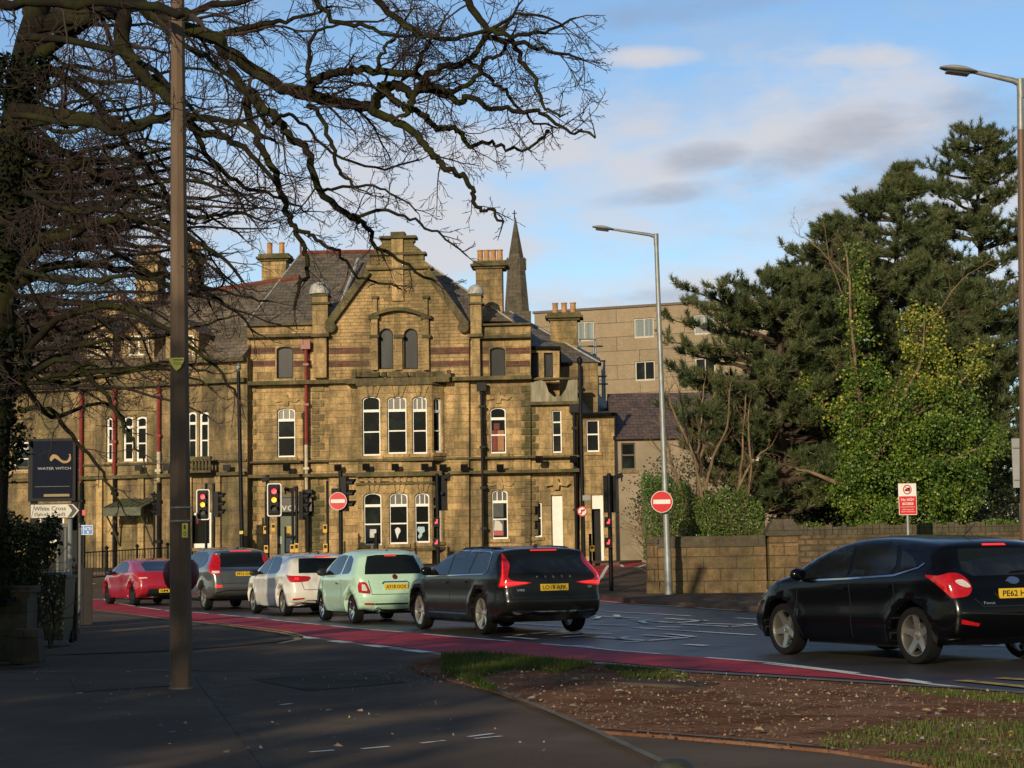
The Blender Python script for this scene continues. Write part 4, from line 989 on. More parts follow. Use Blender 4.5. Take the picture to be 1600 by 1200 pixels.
m = MB(); m.prism(DOOR, FA.fn(), -.45, -.5); d = m.build('door', M('green_door', (.05, .075, .045), .5), pub, porg)
m = MB(); FA.block(m, 447, 458, 822, 838, -.45, -.43); sub(m, 'poster', M('ochre_poster', (.55, .38, .08), .6, scale=20, col2=(.3, .2, .05)), d, porg)
m = MB(); FA.block(m, 447, 458, 841, 862, -.45, -.43); FA.block(m, 432, 440, 838, 850, -.45, -.43); FA.block(m, 432, 438, 856, 870, -.45, -.43); sub(m, 'posters', M('faded_poster', (.5, .5, .5), .6, scale=20, col2=(.25, .4, .4)), d, porg)
# fascia with the remains of its raised letters
m = MB(); FA.block(m, 419, 487, 777, 800, -.16, .12); FA.block(m, 416, 490, 774, 777, -.16, .2); fa = m.build('fascia', M('brown_fascia', (.045, .035, .03), .5), pub, porg)
u0, z0 = FA.uz(449, 794, .12); lt = text('fascia_lettering', 'ovou', 1.05, M('pale_letters', (.5, .48, .44), .5), lambda a, b, v: FA.w(u0 + a, .12 + v, z0 + b), fa, org=(0, 0, 0), height=.22); lt.data.transform(Matrix.Translation(-Vector(porg)))
# bowed windows: front plane plus canted cheeks, both storeys
BP = .55
def bay(y0, y1, wins, cheek, ztop, zbot):
    uL = FA.uz(559, (y0 + y1) / 2, BP)[0]; uR = FA.uz(675, (y0 + y1) / 2, BP)[0]; uW = FA.uz(694, (y0 + y1) / 2, .03)[0]; uWl = uL - .03
    z1 = FA.uz(620, ztop, BP)[1]; z0 = FA.uz(620, zbot, BP)[1]
    hs = [opening(FA, a, b, c, d, BP, rise=.16) for a, b, c, d in wins]
    m = MB(); FA.wall(m, [(uL, z0), (uR, z0), (uR, z1), (uL, z1)], hs, BP, .3); m.build('bay_wall', SANDP, pub, porg)
    for i, h in enumerate(hs): window(FA, h, BP, pub, porg, 'sash', bars=(1, 3, 3)[i], ft=.05)
    q2 = MB(); FA.cube(q2, uL, uL + .2, z0, z1, .03, BP - .3); q2.build('bay_wall', SANDP, pub, porg)
    for sgn, a, b in ((1, (uR, BP), (uW, .03)),):
        A = FA.w(a[0], a[1], 0); B = FA.w(b[0], b[1], 0); d = (B - A); q = Pl(0, 78, 0); q.o = Vector((A.x, A.y, 0)); q.u = d.normalized(); q.n = Vector((q.u.y, -q.u.x, 0)); Ln = d.length
        zc1 = FA.uz(620, cheek[0], BP)[1]; zc0 = FA.uz(620, cheek[1], BP)[1]
        op = [(Ln * .14, zc0), (Ln * .86, zc0)] + arch_top(Ln * .14, Ln * .86, zc1, .12)
        m = MB(); q.wall(m, [(0.002, z0), (Ln, z0), (Ln, z1), (.002, z1)], [op], 0, .25); m.build('bay_wall', SANDP, pub, porg)
        window(q, op, 0, pub, porg, 'sash', bars=2, ft=.06)
    # roof and floor of the bay
    for zz, t, e in ((z1, .1, .1), (z0 - .12, .12, .06)):
        m = MB(); pl = [(uWl - e, .03), (uL - e / 2, BP + e), (uR + e / 2, BP + e), (uW + e, .03)]
        n = 4; vs = [FA.w(u, v, zz) for u, v in pl] + [FA.w(u, v, zz + t) for u, v in pl]
        m.add(vs, [(0, 1, 2, 3), (7, 6, 5, 4)] + [(i, n + i, n + (i + 1) % n, (i + 1) % n) for i in range(n)]); m.build('bay_ledge', DRESS, pub, porg)
    return z0
bay(620, 711, [(566, 594, 619, 712), (605, 635, 619, 709), (644, 667, 619, 709)], (622, 708), 602, 716)
bay(771, 851, [(568, 596, 770, 852), (608, 637, 770, 850), (648, 671, 770, 848)], (775, 847), 757, 856)
m = MB(); uL = FA.uz(559, 870, BP)[0]; uR = FA.uz(675, 870, BP)[0]
m.prism(FA.P([(559, 858), (675, 858), (675, BASE), (559, BASE)], BP), FA.fn(), .03, BP); m.build('bay_plinth', SAND, pub, porg)
m = MB(); m.prism(FA.P([(559, 722), (675, 722), (675, 752), (559, 752)], BP), FA.fn(), .03, BP); m.build('bay_apron', SAND, pub, porg)
# string courses and cornices
m = MB()
for a, b, y0, y1, v in ((384, 830, 591, 597, .30), (384, 905, 737, 742, .26), (384, 905, 716, 719, .12), (384, 514, 521, 526, .18), (733, 829, 523, 528, .18), (384, 514, 505, 508, .06), (733, 830, 505, 508, .06)):
    FA.block(m, a, b, y0, y1, -.2, v)
FA.block(m, 540, 702, 590, 598, -.1, .62); FA.block(m, 556, 690, 737, 744, -.1, .8)
m.build('cornice', DRESS, pub, porg)
# red bands, split around the windows
m = MB()
for y0, y1 in ((543, 553), (563.5, 573)):
    for a, b, v in ((388, 430, -.146), (458, 487, -.146), (514, 577, .004), (673, 733, .004), (752, 764, -.146), (790, 828, -.146)): FA.block(m, a, b, y0, y1, v - .05, v)
m.build('red_band', REDST, pub, porg)
# quoins
for x0, x1, v in ((386, 394, -.15), (487, 498, -.15), (752, 758, -.15), (820, 829, -.15), (829, 836, -.28)):
    y = 602; k = 0; m = MB()
    while y < 888:
        w = (x1 - x0) * (1.0 if k % 2 else 1.7)
        a, b = (x0, x0 + w) if x0 < 800 and x0 != 820 else (x1 - w, x1) if x0 == 820 else (x0, x0 + w)
        if not (712 < y < 742): FA.block(m, a, b, y + .8, y + 10, v - .02, v + .06)
        y += 11.2; k += 1
        if 712 < y < 724: m.build('quoins', QUOIN, pub, porg); m = MB()
    m.build('quoins', QUOIN, pub, porg)
# domed piers between the bays
for a, b in ((488, 512), (735, 752)):
    m = MB(); FA.block(m, a, b, 462, 524, -.5, .22); FA.block(m, a + 2, b - 2, 526, 590, -.15, .16); pr = m.build('pier', SANDP, pub, porg)
    
    for e_, y0, y1, v0, v1 in ((3, 472, 475, -.6, .32), (2, 521, 526, -.4, .34), (1, 459, 462, -.55, .28)): k = MB(); FA.block(k, a - e_, b + e_, y0, y1, v0, v1); sub(k, 'pier_band', DRESS, pr, porg)
    u, z = FA.uz((a + b) / 2, 460, -.14); R = (FA.uz(b, 460, -.1)[0] - FA.uz(a, 460, -.1)[0]) / 2 + .1
    k = MB(); n = 28; prof = [(1, 0), (1.02, .1), (1, .3), (.93, .6), (.78, .85), (.55, 1.02), (.28, 1.13), (.0, 1.17)]
    c = FA.w(u, -.14, z); vs = []; fs = []
    for r, h in prof:
        for i in range(n): t = 2 * math.pi * i / n; rr = r * R * (1 + .045 * (i % 2)); vs.append(c + Vector((rr * math.cos(t), rr * math.sin(t), h * R * 1.1)))
    for j in range(len(prof) - 1):
        for i in range(n): fs.append((j * n + i, j * n + (i + 1) % n, (j + 1) * n + (i + 1) % n, (j + 1) * n + i))
    k.add(vs, fs); sub(k, 'dome', lead_m, pr, porg, 35)
# gable trim: caps, ledges, raking coping, buttress strip
m = MB()
FA.block(m, 592, 650, 368, 372, -.55, .2); FA.block(m, 610, 632, 362, 368, -.5, .12); FA.block(m, 577, 665, 394, 398, -.5, .14); FA.block(m, 566, 676, 418, 421, -.5, .14)
for sg in (-1, 1):
    for t0, t1, v in (((46, 424), (108, 509), .24),):
        p0 = Vector(FA.uz(CX + sg * t0[0], t0[1])); p1 = Vector(FA.uz(CX + sg * t1[0], t1[1])); d = (p1 - p0).normalized(); q = Vector((-d.y, d.x)) * (.16 * sg)
        m.prism([tuple(p0 + q), tuple(p1 + q), tuple(p1 - q), tuple(p0 - q)], FA.fn(), -.5, v)
        c = p1 - q * .9; m.lathe([(0, -.5), (.24, -.5), (.24, .26), (.14, .29), (0, .29)], 16, (0, 0, 0), 'y')
        k = 16 * 5; vs = m.v[-k:]; m.v[-k:] = [tuple(FA.w(c.x + v[0], v[1], c.y + v[2])) for v in vs]
m.build('gable_coping', DRESS, pub, porg)
m = MB(); FA.block(m, 612, 630, 372, 470, -.02, .10); FA.block(m, 583, 589, 462, 492, 0, .13); FA.block(m, 662, 668, 462, 492, 0, .13)
FA.block(m, 580, 590, 497, 578, 0, .2); FA.block(m, 661, 670, 497, 578, 0, .2); FA.block(m, 617, 628.5, 524, 578, 0, .14)
m.build('pilasters', SANDP, pub, porg)
m = MB()
arc = [(578 + 91 * t, 493 - 12 * math.sin(math.pi * t)) for t in np.linspace(0, 1, 14)]; arcb = [(x, y + 5.5) for x, y in arc]
m.prism(FA.P(arc + arcb[::-1]), FA.fn(), 0, .3)
for a, b in ((577, 592), (659, 673), (615, 631)): FA.block(m, a, b, 523, 527.5, 0, .26)
FA.block(m, 580, 590, 462, 466, 0, .2); FA.block(m, 660, 670, 462, 466, 0, .2); FA.block(m, 575, 592, 493, 498, 0, .28); FA.block(m, 657, 674, 493, 498, 0, .28)
m.build('hood_mould', DRESS, pub, porg)
# cresting of ovals and scrolls above the bay
m = MB()
for x0 in (562, 605, 642, 672): m.prism(FA.P([(x0 + 26 * t, 589 - 10 * math.sin(math.pi * t) ** .6) for t in np.linspace(0, 1, 11)], .45), FA.fn(), .35, .5)
FA.block(m, 549, 556, 577, 590, .3, .5); FA.block(m, 698, 704, 578, 590, .3, .5)
for x in (561, 589, 600, 634, 645, 669, 675):
    u, z = FA.uz(x, 585, .5); k0 = len(m.v); m.lathe([(0, -.12), (.1, -.1), (.13, 0), (.1, .1), (0, .12)], 10, FA.w(u, .45, z), 'z')
m.build('cresting', DRESS, pub, porg, smooth=40)
# voussoir heads: fanned stones over the arched windows, window-head mouldings
for xs_, yt, yb, v in (((580, 620, 655, 685), 603, 618, BP + .01), ((582, 622, 659, 688), 746, 768, BP + .01)):
    for i, xc in enumerate(xs_[:3]):
        for k in (-1, 0, 1): m = MB(); m.prism(FA.P([(xc + k * 9 - 3.2 + k * 2, yt), (xc + k * 9 + 3.2 + k * 2, yt), (xc + k * 6 + 2.2, yb - 1 + abs(k) * 3), (xc + k * 6 - 2.2, yb - 1 + abs(k) * 3)], v), FA.fn(), v - .03, v + .045); m.build('voussoir', SANDP, pub, porg)
for xc, y in ((446, 622), (778, 618), (781, 753), (869, 753)):
    m = MB(); m.prism(FA.P([(xc - 22, y + 2), (xc - 12, y + 3), (xc - 4, y), (xc - 3, y - 6), (xc + 3, y - 6), (xc + 4, y), (xc + 12, y + 3), (xc + 22, y + 2), (xc + 16, y + 7), (xc + 5, y + 5), (xc + 4, y + 12), (xc - 4, y + 12), (xc - 5, y + 5), (xc - 16, y + 7)], -.1), FA.fn(), -.2, -.07); m.build('window_head', SANDP, pub, porg)
# roofs
def R3(px, py, Y): return W(px, py, Y)
m = MB()
eL, eR = R3(383, 508, 78.5), R3(800, 508, 78.5); zE = eL.z; eR.z = zE
bL, bR = Vector((eL.x, 92, zE)), Vector((eR.x, 92, zE))
rL, rR = R3(470, 396, 85), R3(640, 396, 85); rR.z = rL.z
m.add([eL, eR, bR, bL, rL, rR], [(0, 1, 5, 4), (1, 2, 5), (2, 3, 4, 5), (3, 0, 4), (3, 2, 1, 0)])
a = FA.P([(516, 509), (621, 402), (727, 509)]); k = len(m.v)
for v in (-.48, -7.5):
    for u, z in a: m.v.append(tuple(FA.w(u, v, z - .05)))
m.f += [(k, k + 1, k + 4, k + 3), (k + 1, k + 2, k + 5, k + 4)]; m.m += [0, 0]
p = [R3(797, 487, 86), R3(822, 542, 78.6), R3(876, 542, 78.4), R3(877, 567, 79.6), R3(938, 567, 80.5), R3(938, 560, 88)]
p2 = [R3(797, 487, 86), R3(760, 540, 92)]
m.add(p, [(0, 1, 2), (0, 2, 3), (0, 3, 4), (0, 4, 5)])
rf = m.build('roof', SLATE, pub, porg)
m = MB(); m.tube([rL, rR], .14, 6); m.tube([rL, rL + Vector((0, 0, .55))], .05, 6); m.lathe([(0, 0), (.12, .08), (0, .2)], 8, rL + Vector((0, 0, .5))); sub(m, 'ridge_tiles', ridge_t, rf, porg)
m = MB(); m.tube([rL, eL], .05, 5); m.tube([rR, eR], .05, 5); m.tube([p[0], p[4]], .05, 5); m.tube([FA.w(a[0][0], -.6, a[0][1] + .1), R3(560, 404, 83.5)], .07, 5); sub(m, 'lead_flashing', lead_m, rf, porg)
m = MB(); m.tube([p[1] + Vector((0, -.1, -.06)), p[2] + Vector((0, -.1, -.06))], .09, 6); m.tube([p[3] + Vector((0, -.1, -.06)), p[4] + Vector((0, -.1, -.06))], .09, 6); m.build('gutter', black, pub, porg)
chimney(pub, porg, FA, 744, 785, 408, 545, -2.0, .9, 4, ph=.55)
chimney(pub, porg, FA, 409, 447, 397, 520, -7.0, .9, 2, ph=.6)
chimney(pub, porg, FA, 860, 902, 489, 560, -5.0, .8, 3)
# low slated extension at the right end
EX = Pl(932, 77.5, -4)
m = MB(); eo = opening(EX, 916, 936, 656, 706); ed = opening(EX, 925, 943, 773, 893)
EX.wall(m, EX.P([(906, 893), (961, 893), (961, 646), (906, 646)]), [eo, ed], 0, .4); EX.block(m, 907, 960, 648, 893, -6, -.42, at=0); m.build('extension_wall', SAND, pub, porg)
window(EX, eo, 0, pub, porg, 'two')
m = MB(); m.prism(opening(EX, 925, 943, 773, 795), EX.fn(), -.1, -.14); EX.block(m, 939, 943.4, 795, 893, -.3, -.04, at=0); m.build('door_panel', white, pub, porg)
m = MB(); m.prism(ed, EX.fn(), -.34, -.38); m.build('doorway', black, pub, porg)
m = MB(); q = [W(904, 646, 77.3), W(963, 646, 77.3), W(963, 640, 84), W(915, 598, 82), W(904, 598, 82)]; m.add(q, [(0, 1, 2, 3), (0, 3, 4)]); m.build('extension_roof', SLATE, pub, porg)
m = MB(); m.tube([W(904, 647, 77.2), W(964, 647, 77.2)], .08, 6); m.build('gutter', black, pub, porg)
# pipes
def pipe(px, y0, y1, mat, v, r=.075, pl=FA, head=True, px2=None):
    m = MB(); u, za = pl.uz(px, y0, v); _, zb = pl.uz(px, y1, v); m.tube([pl.w(u, v, za), pl.w(u, v, zb)], r, 8)
    if head: pl.cube(m, u - .2, u + .2, za - .35, za, v - .12, v + .14)
    z = za - 1
    while z > zb: pl.cube(m, u - .12, u + .12, z - .05, z + .05, v - .1, v + .1); z -= 1.7
    return m.build('drainpipe', mat, pub, porg)
pipe(478, 533, 694, redpipe, .1); pipe(478.5, 695, 765, creamp, .1, head=False); pipe(481, 765, 890, black, .1)
pipe(752.5, 598, 893, black, .2, head=True); pipe(897, 632, 890, black, -.05); pipe(906, 570, 650, black, -2.0, head=False)
# floodlights along the string course
for x in (356, 449, 529, 576, 621, 667, 693, 726, 782, 843, 896):
    pl = FA; u, z = pl.uz(x, 731 if x < 830 else 718, .25); m = MB()
    if x < 380: continue
    c = pl.w(u, .42 if not (556 < x < 690) else .95, z); m.box(c, (.3, .16, .24), Matrix.Rotation(.5, 3, 'X')); m.box(c + Vector((0, .15, -.12)), (.06, .3, .06)); m.build('floodlight', black, pub, porg)
# window posters
def stick(name, x0, x1, y0, y1, col, v, col2=None, poly=None):
    m = MB(); P = FA.P(poly or [(x0, y1), (x1, y1), (x1, y0), (x0, y0)], v); m.prism(P, FA.fn(), v, v + .006); return m.build(name, M('sticker_%02d' % int(x0 + y0), col, .5, scale=12, col2=col2 or col), pub, porg)
stick('poster', 578, 588, 827, 840, (.6, .6, .6), BP - .15, (.3, .32, .36))
stick('poster', 617, 626, 824, 844, (.6, .62, .62), BP - .15, poly=[(621, 842), (618, 832), (617, 828), (619, 825), (622, 824), (625, 826), (626, 830), (623, 835)])
stick('poster', 652, 664, 822, 842, (.3, .45, .5), BP - .15, poly=[(653, 823), (663, 823), (664, 830), (660, 833), (659, 838), (655, 842), (653, 838), (656, 833), (652, 829)])
stick('poster', 769, 787, 811, 837, (.05, .04, .05), -.30); stick('poster', 772, 785, 813, 829, (.5, .48, .42), -.295, poly=[(772, 829), (785, 829), (785, 820), (780, 814), (773, 813)])
stick('poster', 770, 786, 830, 836, (.45, .02, .03), -.294)
# ---- left wing falling back along the other street
LW = Pl(388, 78.1, -17)
lworg = tuple(LW.w(-5, 0, .95))
wing = thing('street_wing', 'long sandstone wing with red drainpipes running off left behind the bare trees', 'building', lworg)
def lop(x0, x1, y0, y1, rise=.0): return opening(LW, x0, x1, y0, y1, 0, rise)
lw = [lop(292, 307, 643, 718, .12), lop(311, 326, 643, 718, .12), lop(166, 176, 652, 722, .1), lop(192, 208, 650, 721, .1), lop(212, 229, 650, 721, .1), lop(118, 125, 686, 736), lop(60, 100, 690, 735), lop(20, 45, 690, 735)]
lg = [lop(294, 330, 800, 856), lop(171, 176, 805, 860), lop(60, 100, 790, 850)]
l2 = [lop(300, 318, 590, 612), lop(205, 222, 600, 622)]
m = MB(); LW.wall(m, LW.P([(-120, 905), (386.5, 895), (386.5, 560), (300, 566), (-120, 600)]), lw + lg, 0, .45); m.build('wall', SANDW, wing, lworg)
for w in lw: window(LW, w, 0, wing, lworg, 'sash', bars=1, ft=.09)
for w in lg: window(LW, w, 0, wing, lworg, 'plain', ft=.13)
m = MB()
for k, (a, b) in enumerate(((-120, 0), (0, 130), (130, 250), (250, 386))):
    for x0, dy, h, v in ((740, 5, 5, .26), (718, 3, 3, .12)):
        pass
zc = LW.uz(386, 739.5)[1]; uA = LW.uz(-120, 740)[0]; uB = LW.uz(386, 740)[0]
for z, h, v in ((zc, .14, .26), (zc + .55, .09, .1), (LW.uz(386, 594)[1], .18, .3), (LW.uz(386, 562)[1], .15, .34)): LW.cube(m, uA, uB, z - h / 2, z + h / 2, -.2, v)
m.build('cornice', DRESS, wing, lworg)
m = MB(); LW.block(m, 290, 332, 724, 740, .55, .7)
zz = LW.uz(310, 741, .3)[1]; m.v = []; m.f = []; m.m = []
u0, u1 = LW.uz(290, 730, .5)[0], LW.uz(333, 730, .5)[0]; z0 = zc + .05
LW.cube(m, u0, u1, z0, z0 + .1, 0, .75); LW.cube(m, u0, u1, z0 + .55, z0 + .68, .58, .75)
for i in range(8): u = u0 + (u1 - u0) * (i + .5) / 8; m.lathe([(.04, 0), (.08, .12), (.05, .3), (.06, .45)], 8, LW.w(u, .66, z0 + .1))
m.build('balcony', DRESS, wing, lworg)
zE2 = LW.uz(386, 560)[1]; zR = LW.uz(330, 424)[1] + .2
eA = LW.w(uA, .3, zE2); eB = LW.w(uB - .1, .3, zE2); D = -9.0
rA = LW.w(uA, D / 2, zR - 1.2); rB = LW.w(uB + .5, D / 2, zR); hA = LW.w(uA, D, zE2); hB = LW.w(uB, D, zE2)
m = MB(); m.add([eA, eB, rB, rA, hA, hB], [(0, 1, 2, 3), (3, 2, 5, 4), (1, 5, 2), (0, 3, 4)])
rf = m.build('roof', SLATE, wing, lworg)
m = MB(); m.tube([rA, rB], .15, 6); sub(m, 'ridge_tiles', ridge_t, rf, lworg)
m = MB(); LW.cube(m, uA, uB, .5, zE2, -9, -.46); m.build('side_wall', SAND, wing, lworg)
for x0, y0, y1, w in ((212, 402, 470, 34), (160, 470, 540, 30), (285, 395, 450, 22)): chimney(wing, lworg, LW, x0, x0 + w, y0, y1, -3.4, .8, 3)
# dormer bars and gables of the wing
m = MB()
for x0, x1, y in ((258, 300, 488), (222, 300, 507), (240, 300, 519)):
    pass
for xc in (285, 215, 150):
    P = LW.P([(xc - 26, 560), (xc + 26, 560), (xc + 26, 520), (xc, 500), (xc - 26, 520)], .1); m.prism(P, LW.fn(), -3.0, .1)
dm = m.build('dormer', SANDP, wing, lworg)
for xc in (285, 215, 150):
    w = window(LW, opening(LW, xc - 16, xc + 16, 524, 555, .22), .22, wing, lworg, 'case', sill=False)
    m = MB()
    for sg in (-1, 1):
        m.add([LW.w(*[LW.uz(xc, 497, .3)[0], .35, LW.uz(xc, 497, .3)[1]]), LW.w(LW.uz(xc + sg * 30, 522, .3)[0], .35, LW.uz(xc, 522, .3)[1]), LW.w(LW.uz(xc + sg * 30, 522, .3)[0], -3.4, LW.uz(xc, 522, .3)[1]), LW.w(LW.uz(xc, 497, .3)[0], -3.4, LW.uz(xc, 497, .3)[1])], [(0, 1, 2, 3)])
    m.build('dormer_roof', SLATE, wing, lworg)
# red pipes on the wing and the glazed porch canopy
def wpipe(px, y0, y1, mat):
    m = MB(); u, za = LW.uz(px, y0, .12); _, zb = LW.uz(px, y1, .12); m.tube([LW.w(u, .12, za), LW.w(u, .12, zb)], .085, 8)
    z = za - .8
    while z > zb: LW.cube(m, u - .13, u + .13, z - .06, z + .06, .0, .22); z -= 1.7
    m.build('drainpipe', mat, wing, lworg)
wpipe(127, 610, 752, redpipe); wpipe(179, 600, 740, redpipe); wpipe(248, 590, 705, redpipe); wpipe(248, 706, 752, creamp); wpipe(179, 742, 895, black); wpipe(248, 754, 893, black); wpipe(127, 754, 895, black)
m = MB(); ua, ub = LW.uz(163, 795, 1.2)[0], LW.uz(222, 795, 1.2)[0]; zt = LW.uz(190, 779, .1)[1]; zb = LW.uz(190, 793, 1.3)[1]
LW.cube(m, ua, ub, zb - .35, zb, 1.2, 1.32)
for k in range(7): u = ua + (ub - ua) * k / 6; m.tube([LW.w(u, 1.3, zb), LW.w(u + .25, .05, zt)], .035, 5)
m.add([LW.w(ua, 1.25, zb), LW.w(ub, 1.25, zb), LW.w(ub + .25, .05, zt), LW.w(ua + .25, .05, zt)], [(0, 1, 2, 3)])
for u in (ua + .1, ub - .1):
    m.tube([LW.w(u, 1.2, zb - .3), LW.w(u, .6, zb - .9), LW.w(u, .05, zb - 1.6)], .04, 6); m.tube([LW.w(u, .05, zb - .3), LW.w(u, 1.2, zb - .3)], .04, 6)
    m.lathe([(.2, -.02), (.24, -.02), (.24, .02), (.2, .02)], 14, LW.w(u, .5, zb - .5), 'x')
m.build('porch_canopy', M('green_ironwork', (.075, .085, .05), .6, var=.3, scale=6), wing, lworg)
m = MB()
for x in (150, 168, 215, 240, 290, 335): LW.block(m, x, x + 9, 744, 890, 0, .14)
m.build('pilasters', SANDP, wing, lworg)
for x in (218, 262, 356):
    u, z = LW.uz(x, 731, .3); m = MB(); m.box(LW.w(u, .4, z), (.3, .16, .24)); m.build('floodlight', black, wing, lworg)
# ---- modern stone-clad block with a grid of windows
MP = Pl(1006, 126, -20)
zt = MP.uz(1006, 479.5)[1]; uA = MP.uz(835, 500)[0]; uB = MP.uz(1225, 500)[0]
morg = tuple(MP.w(0, 0, 1.4)); mod = thing('modern_block', 'flat-roofed modern block clad in buff stone panels behind the slate roofs', 'building', morg)
cols = [913, 1006, 1100, 1190]; ua = [MP.uz(c, 512)[0] for c in cols]; st = MP.uz(1006, 512)[1] - MP.uz(1006, 579)[1]
wz = MP.uz(1006, 497)[1]; wh = MP.uz(1006, 497)[1] - MP.uz(1006, 528)[1]; ww = MP.uz(1022, 512)[0] - MP.uz(991, 512)[0]
hs = []
for u in ua:
    for k in range(4): z1 = wz - k * st; hs.append([(u - ww / 2, z1 - wh), (u + ww / 2, z1 - wh), (u + ww / 2, z1), (u - ww / 2, z1)])
m = MB(); MP.wall(m, [(uA, .5), (uB, .5), (uB, zt), (uA, zt)], hs, 0, .4); m.build('wall', CLAD, mod, morg)
m = MB(); MP.cube(m, uA, uB, .5, zt - .3, -14, -.42); m.build('side_wall', CLAD, mod, morg)
m = MB(); MP.cube(m, uA - .1, uB + .1, zt, zt + .16, -14.1, .12); m.build('parapet', M('parapet_trim', (.1, .075, .06), .6), mod, morg)
gl1 = M('blind_behind_glass', (.16, .19, .19), .12, scale=.8, col2=(.30, .33, .32), stretch=(6, 6, .1), spec=.6)
for i, h in enumerate(hs): window(MP, h, 0, mod, morg, 'case', fm=frame_g, gm=gl1 if i in (0, 4, 8) else glass_w, sill=False, ft=.09)
# ---- low beige house with brown roof behind the hedge
CP = Pl(1030, 77.4, 0)
corg = tuple(CP.w(3, 0, 1)); cot = thing('beige_house', 'low beige rendered house with dull purple slate roof behind the hedge', 'house', corg)
ch = [opening(CP, 971, 993, 692, 734), opening(CP, 1108, 1124, 700, 735), opening(CP, 1170, 1186, 705, 735), opening(CP, 1240, 1258, 700, 740)]
m = MB(); CP.wall(m, CP.P([(960, 893), (1330, 893), (1330, 686), (960, 686)]), ch, 0, .4); CP.block(m, 960.5, 1329, 688, 893, -8, -.42, at=0); m.build('wall', REND, cot, corg)
for i, h in enumerate(ch): window(CP, h, 0, cot, corg, 'two', fm=M('dark_frame', (.1, .08, .06), .5) if i == 0 else white)
m = MB(); z = CP.uz(1030, 686)[1]; zr = CP.uz(1030, 646)[1] + 1.2; ua_, ub_ = CP.uz(958, 686)[0], CP.uz(1332, 686)[0]
m.add([CP.w(ua_, .25, z), CP.w(ub_, .25, z), CP.w(ub_, -4, zr), CP.w(ua_, -4, zr), CP.w(ua_, -8.2, z), CP.w(ub_, -8.2, z)], [(0, 1, 2, 3), (3, 2, 5, 4), (0, 3, 4), (1, 5, 2)]); m.build('roof', SLATE2, cot, corg)
# ---- church spire far behind
Ys = 300.0; c = W(809, 489, Ys); tip = W(804, 340, Ys); c.x = (c.x + tip.x) / 2
sp = thing('church_spire', 'grey octagonal church spire rising behind the chimneys', 'church spire', (c.x, c.y, 4))
m = MB(); px = Ys / F; H = tip.z - c.z; n = 8; vs = []; fs = []
for r, z in ((21 * px, 0), (15.6 * px, H * .43), (13.5 * px, H * .55), (.8 * px, H)):
    for i in range(n): t = 2 * math.pi * (i + .5) / n; vs.append((c.x + r * math.cos(t), c.y + r * math.sin(t), c.z + z))
for j in range(3):
    for i in range(n): fs.append((j * n + i, j * n + (i + 1) % n, (j + 1) * n + (i + 1) % n, (j + 1) * n + i))
m.add(vs, fs); m.build('spire', stone('spire_stone', (.12, .10, .072), (.09, .075, .055), (.05, .045, .035), 1.3, .6, stain=.4, green=.1), sp, (c.x, c.y, 4))
m = MB(); m.box((c.x, c.y, c.z / 2 + 2), (44 * px, 44 * px, c.z - 4)); m.build('tower', MATS['spire_stone'], sp, (c.x, c.y, 4))
m = MB()
for i in range(4):
    t = math.pi / 2 * i; d = Vector((math.cos(t), math.sin(t), 0)); q = Vector((c.x, c.y, c.z + H * .50)) + d * 13.5 * px
    m.box(q, (5 * px, 5 * px, 16 * px)); m.add([q + Vector((-3 * px, -3 * px, 8 * px)), q + Vector((3 * px, -3 * px, 8 * px)), q + Vector((3 * px, 3 * px, 8 * px)), q + Vector((-3 * px, 3 * px, 8 * px)), q + Vector((0, 0, 13 * px))], [(0, 1, 4), (1, 2, 4), (2, 3, 4), (3, 0, 4)])
m.build('lucarne', MATS['spire_stone'], sp, (c.x, c.y, 4))
m = MB(); m.tube([tip - Vector((0, 0, .3)), tip + Vector((0, 0, 1.2))], .1, 5); m.box(tip + Vector((0, 0, .7)), (.8, .1, .12)); m.build('finial', black, sp, (c.x, c.y, 4))
# ---- scaffold tower beside the pub
so_ = tuple(W(935, 868, 88)); sc_ = thing('scaffold_tower', 'slim pale scaffold tower standing against the modern block', 'scaffold', (so_[0], so_[1], gz(so_[0], 88)))
for i, (x, y0) in enumerate(((906, 528), (930, 528), (944, 564))):
    t = W(x, y0, 88); MB().tube([(t.x, 88, gz(t.x, 88)), (t.x, 88, t.z)], .05, 6).build('standard', galv, sc_, tuple(sc_.location)); MB().tube([(t.x, 90, gz(t.x, 90)), (t.x, 90, t.z)], .05, 6).build('standard', galv, sc_, tuple(sc_.location))
for x0, x1, y in ((904, 932, 530), (904, 942, 541), (920, 946, 564), (930, 948, 588), (930, 950, 600)):
    a = W(x0, y, 87.9); b = W(x1, y, 87.9); MB().tube([a, b], .045, 6).build('ledger', galv, sc_, tuple(sc_.location))
# ------------------------------------------------------------------ street furniture
signred = M('sign_red', (.60, .012, .02), .4, var=.05)
signwhite = M('sign_white', (.75, .74, .7), .4, var=.04)
signblue = M('sign_blue', (.02, .18, .55), .4, var=.05)
signgrey = M('sign_back_grey', (.28, .29, .29), .5, var=.08)
yellow_b = M('yellow_push_button_box', (.6, .33, .015), .4, var=.15)
def facing(p):
    """frame of a sign at world point p turned to the camera side: a right, b up, v towards the viewer"""
    return lambda a, b, v: Vector((p.x + a, p.y - v, p.z + b))
def disc(m, fn, r, v0, v1, n=28, cx=0, cy=0): m.prism([(cx + r * math.cos(t), cy + r * math.sin(t)) for t in np.linspace(0, 2 * math.pi, n + 1)[:-1]], fn, v0, v1)
def foot(px, Y, dz=0.0): r = W(px, 800, Y); return r
def polepts(xt, yt, xb, Y, zb): 
    t = W(xt, yt, Y); b = W(xb, 880, Y); return Vector((b.x, Y, zb)), t
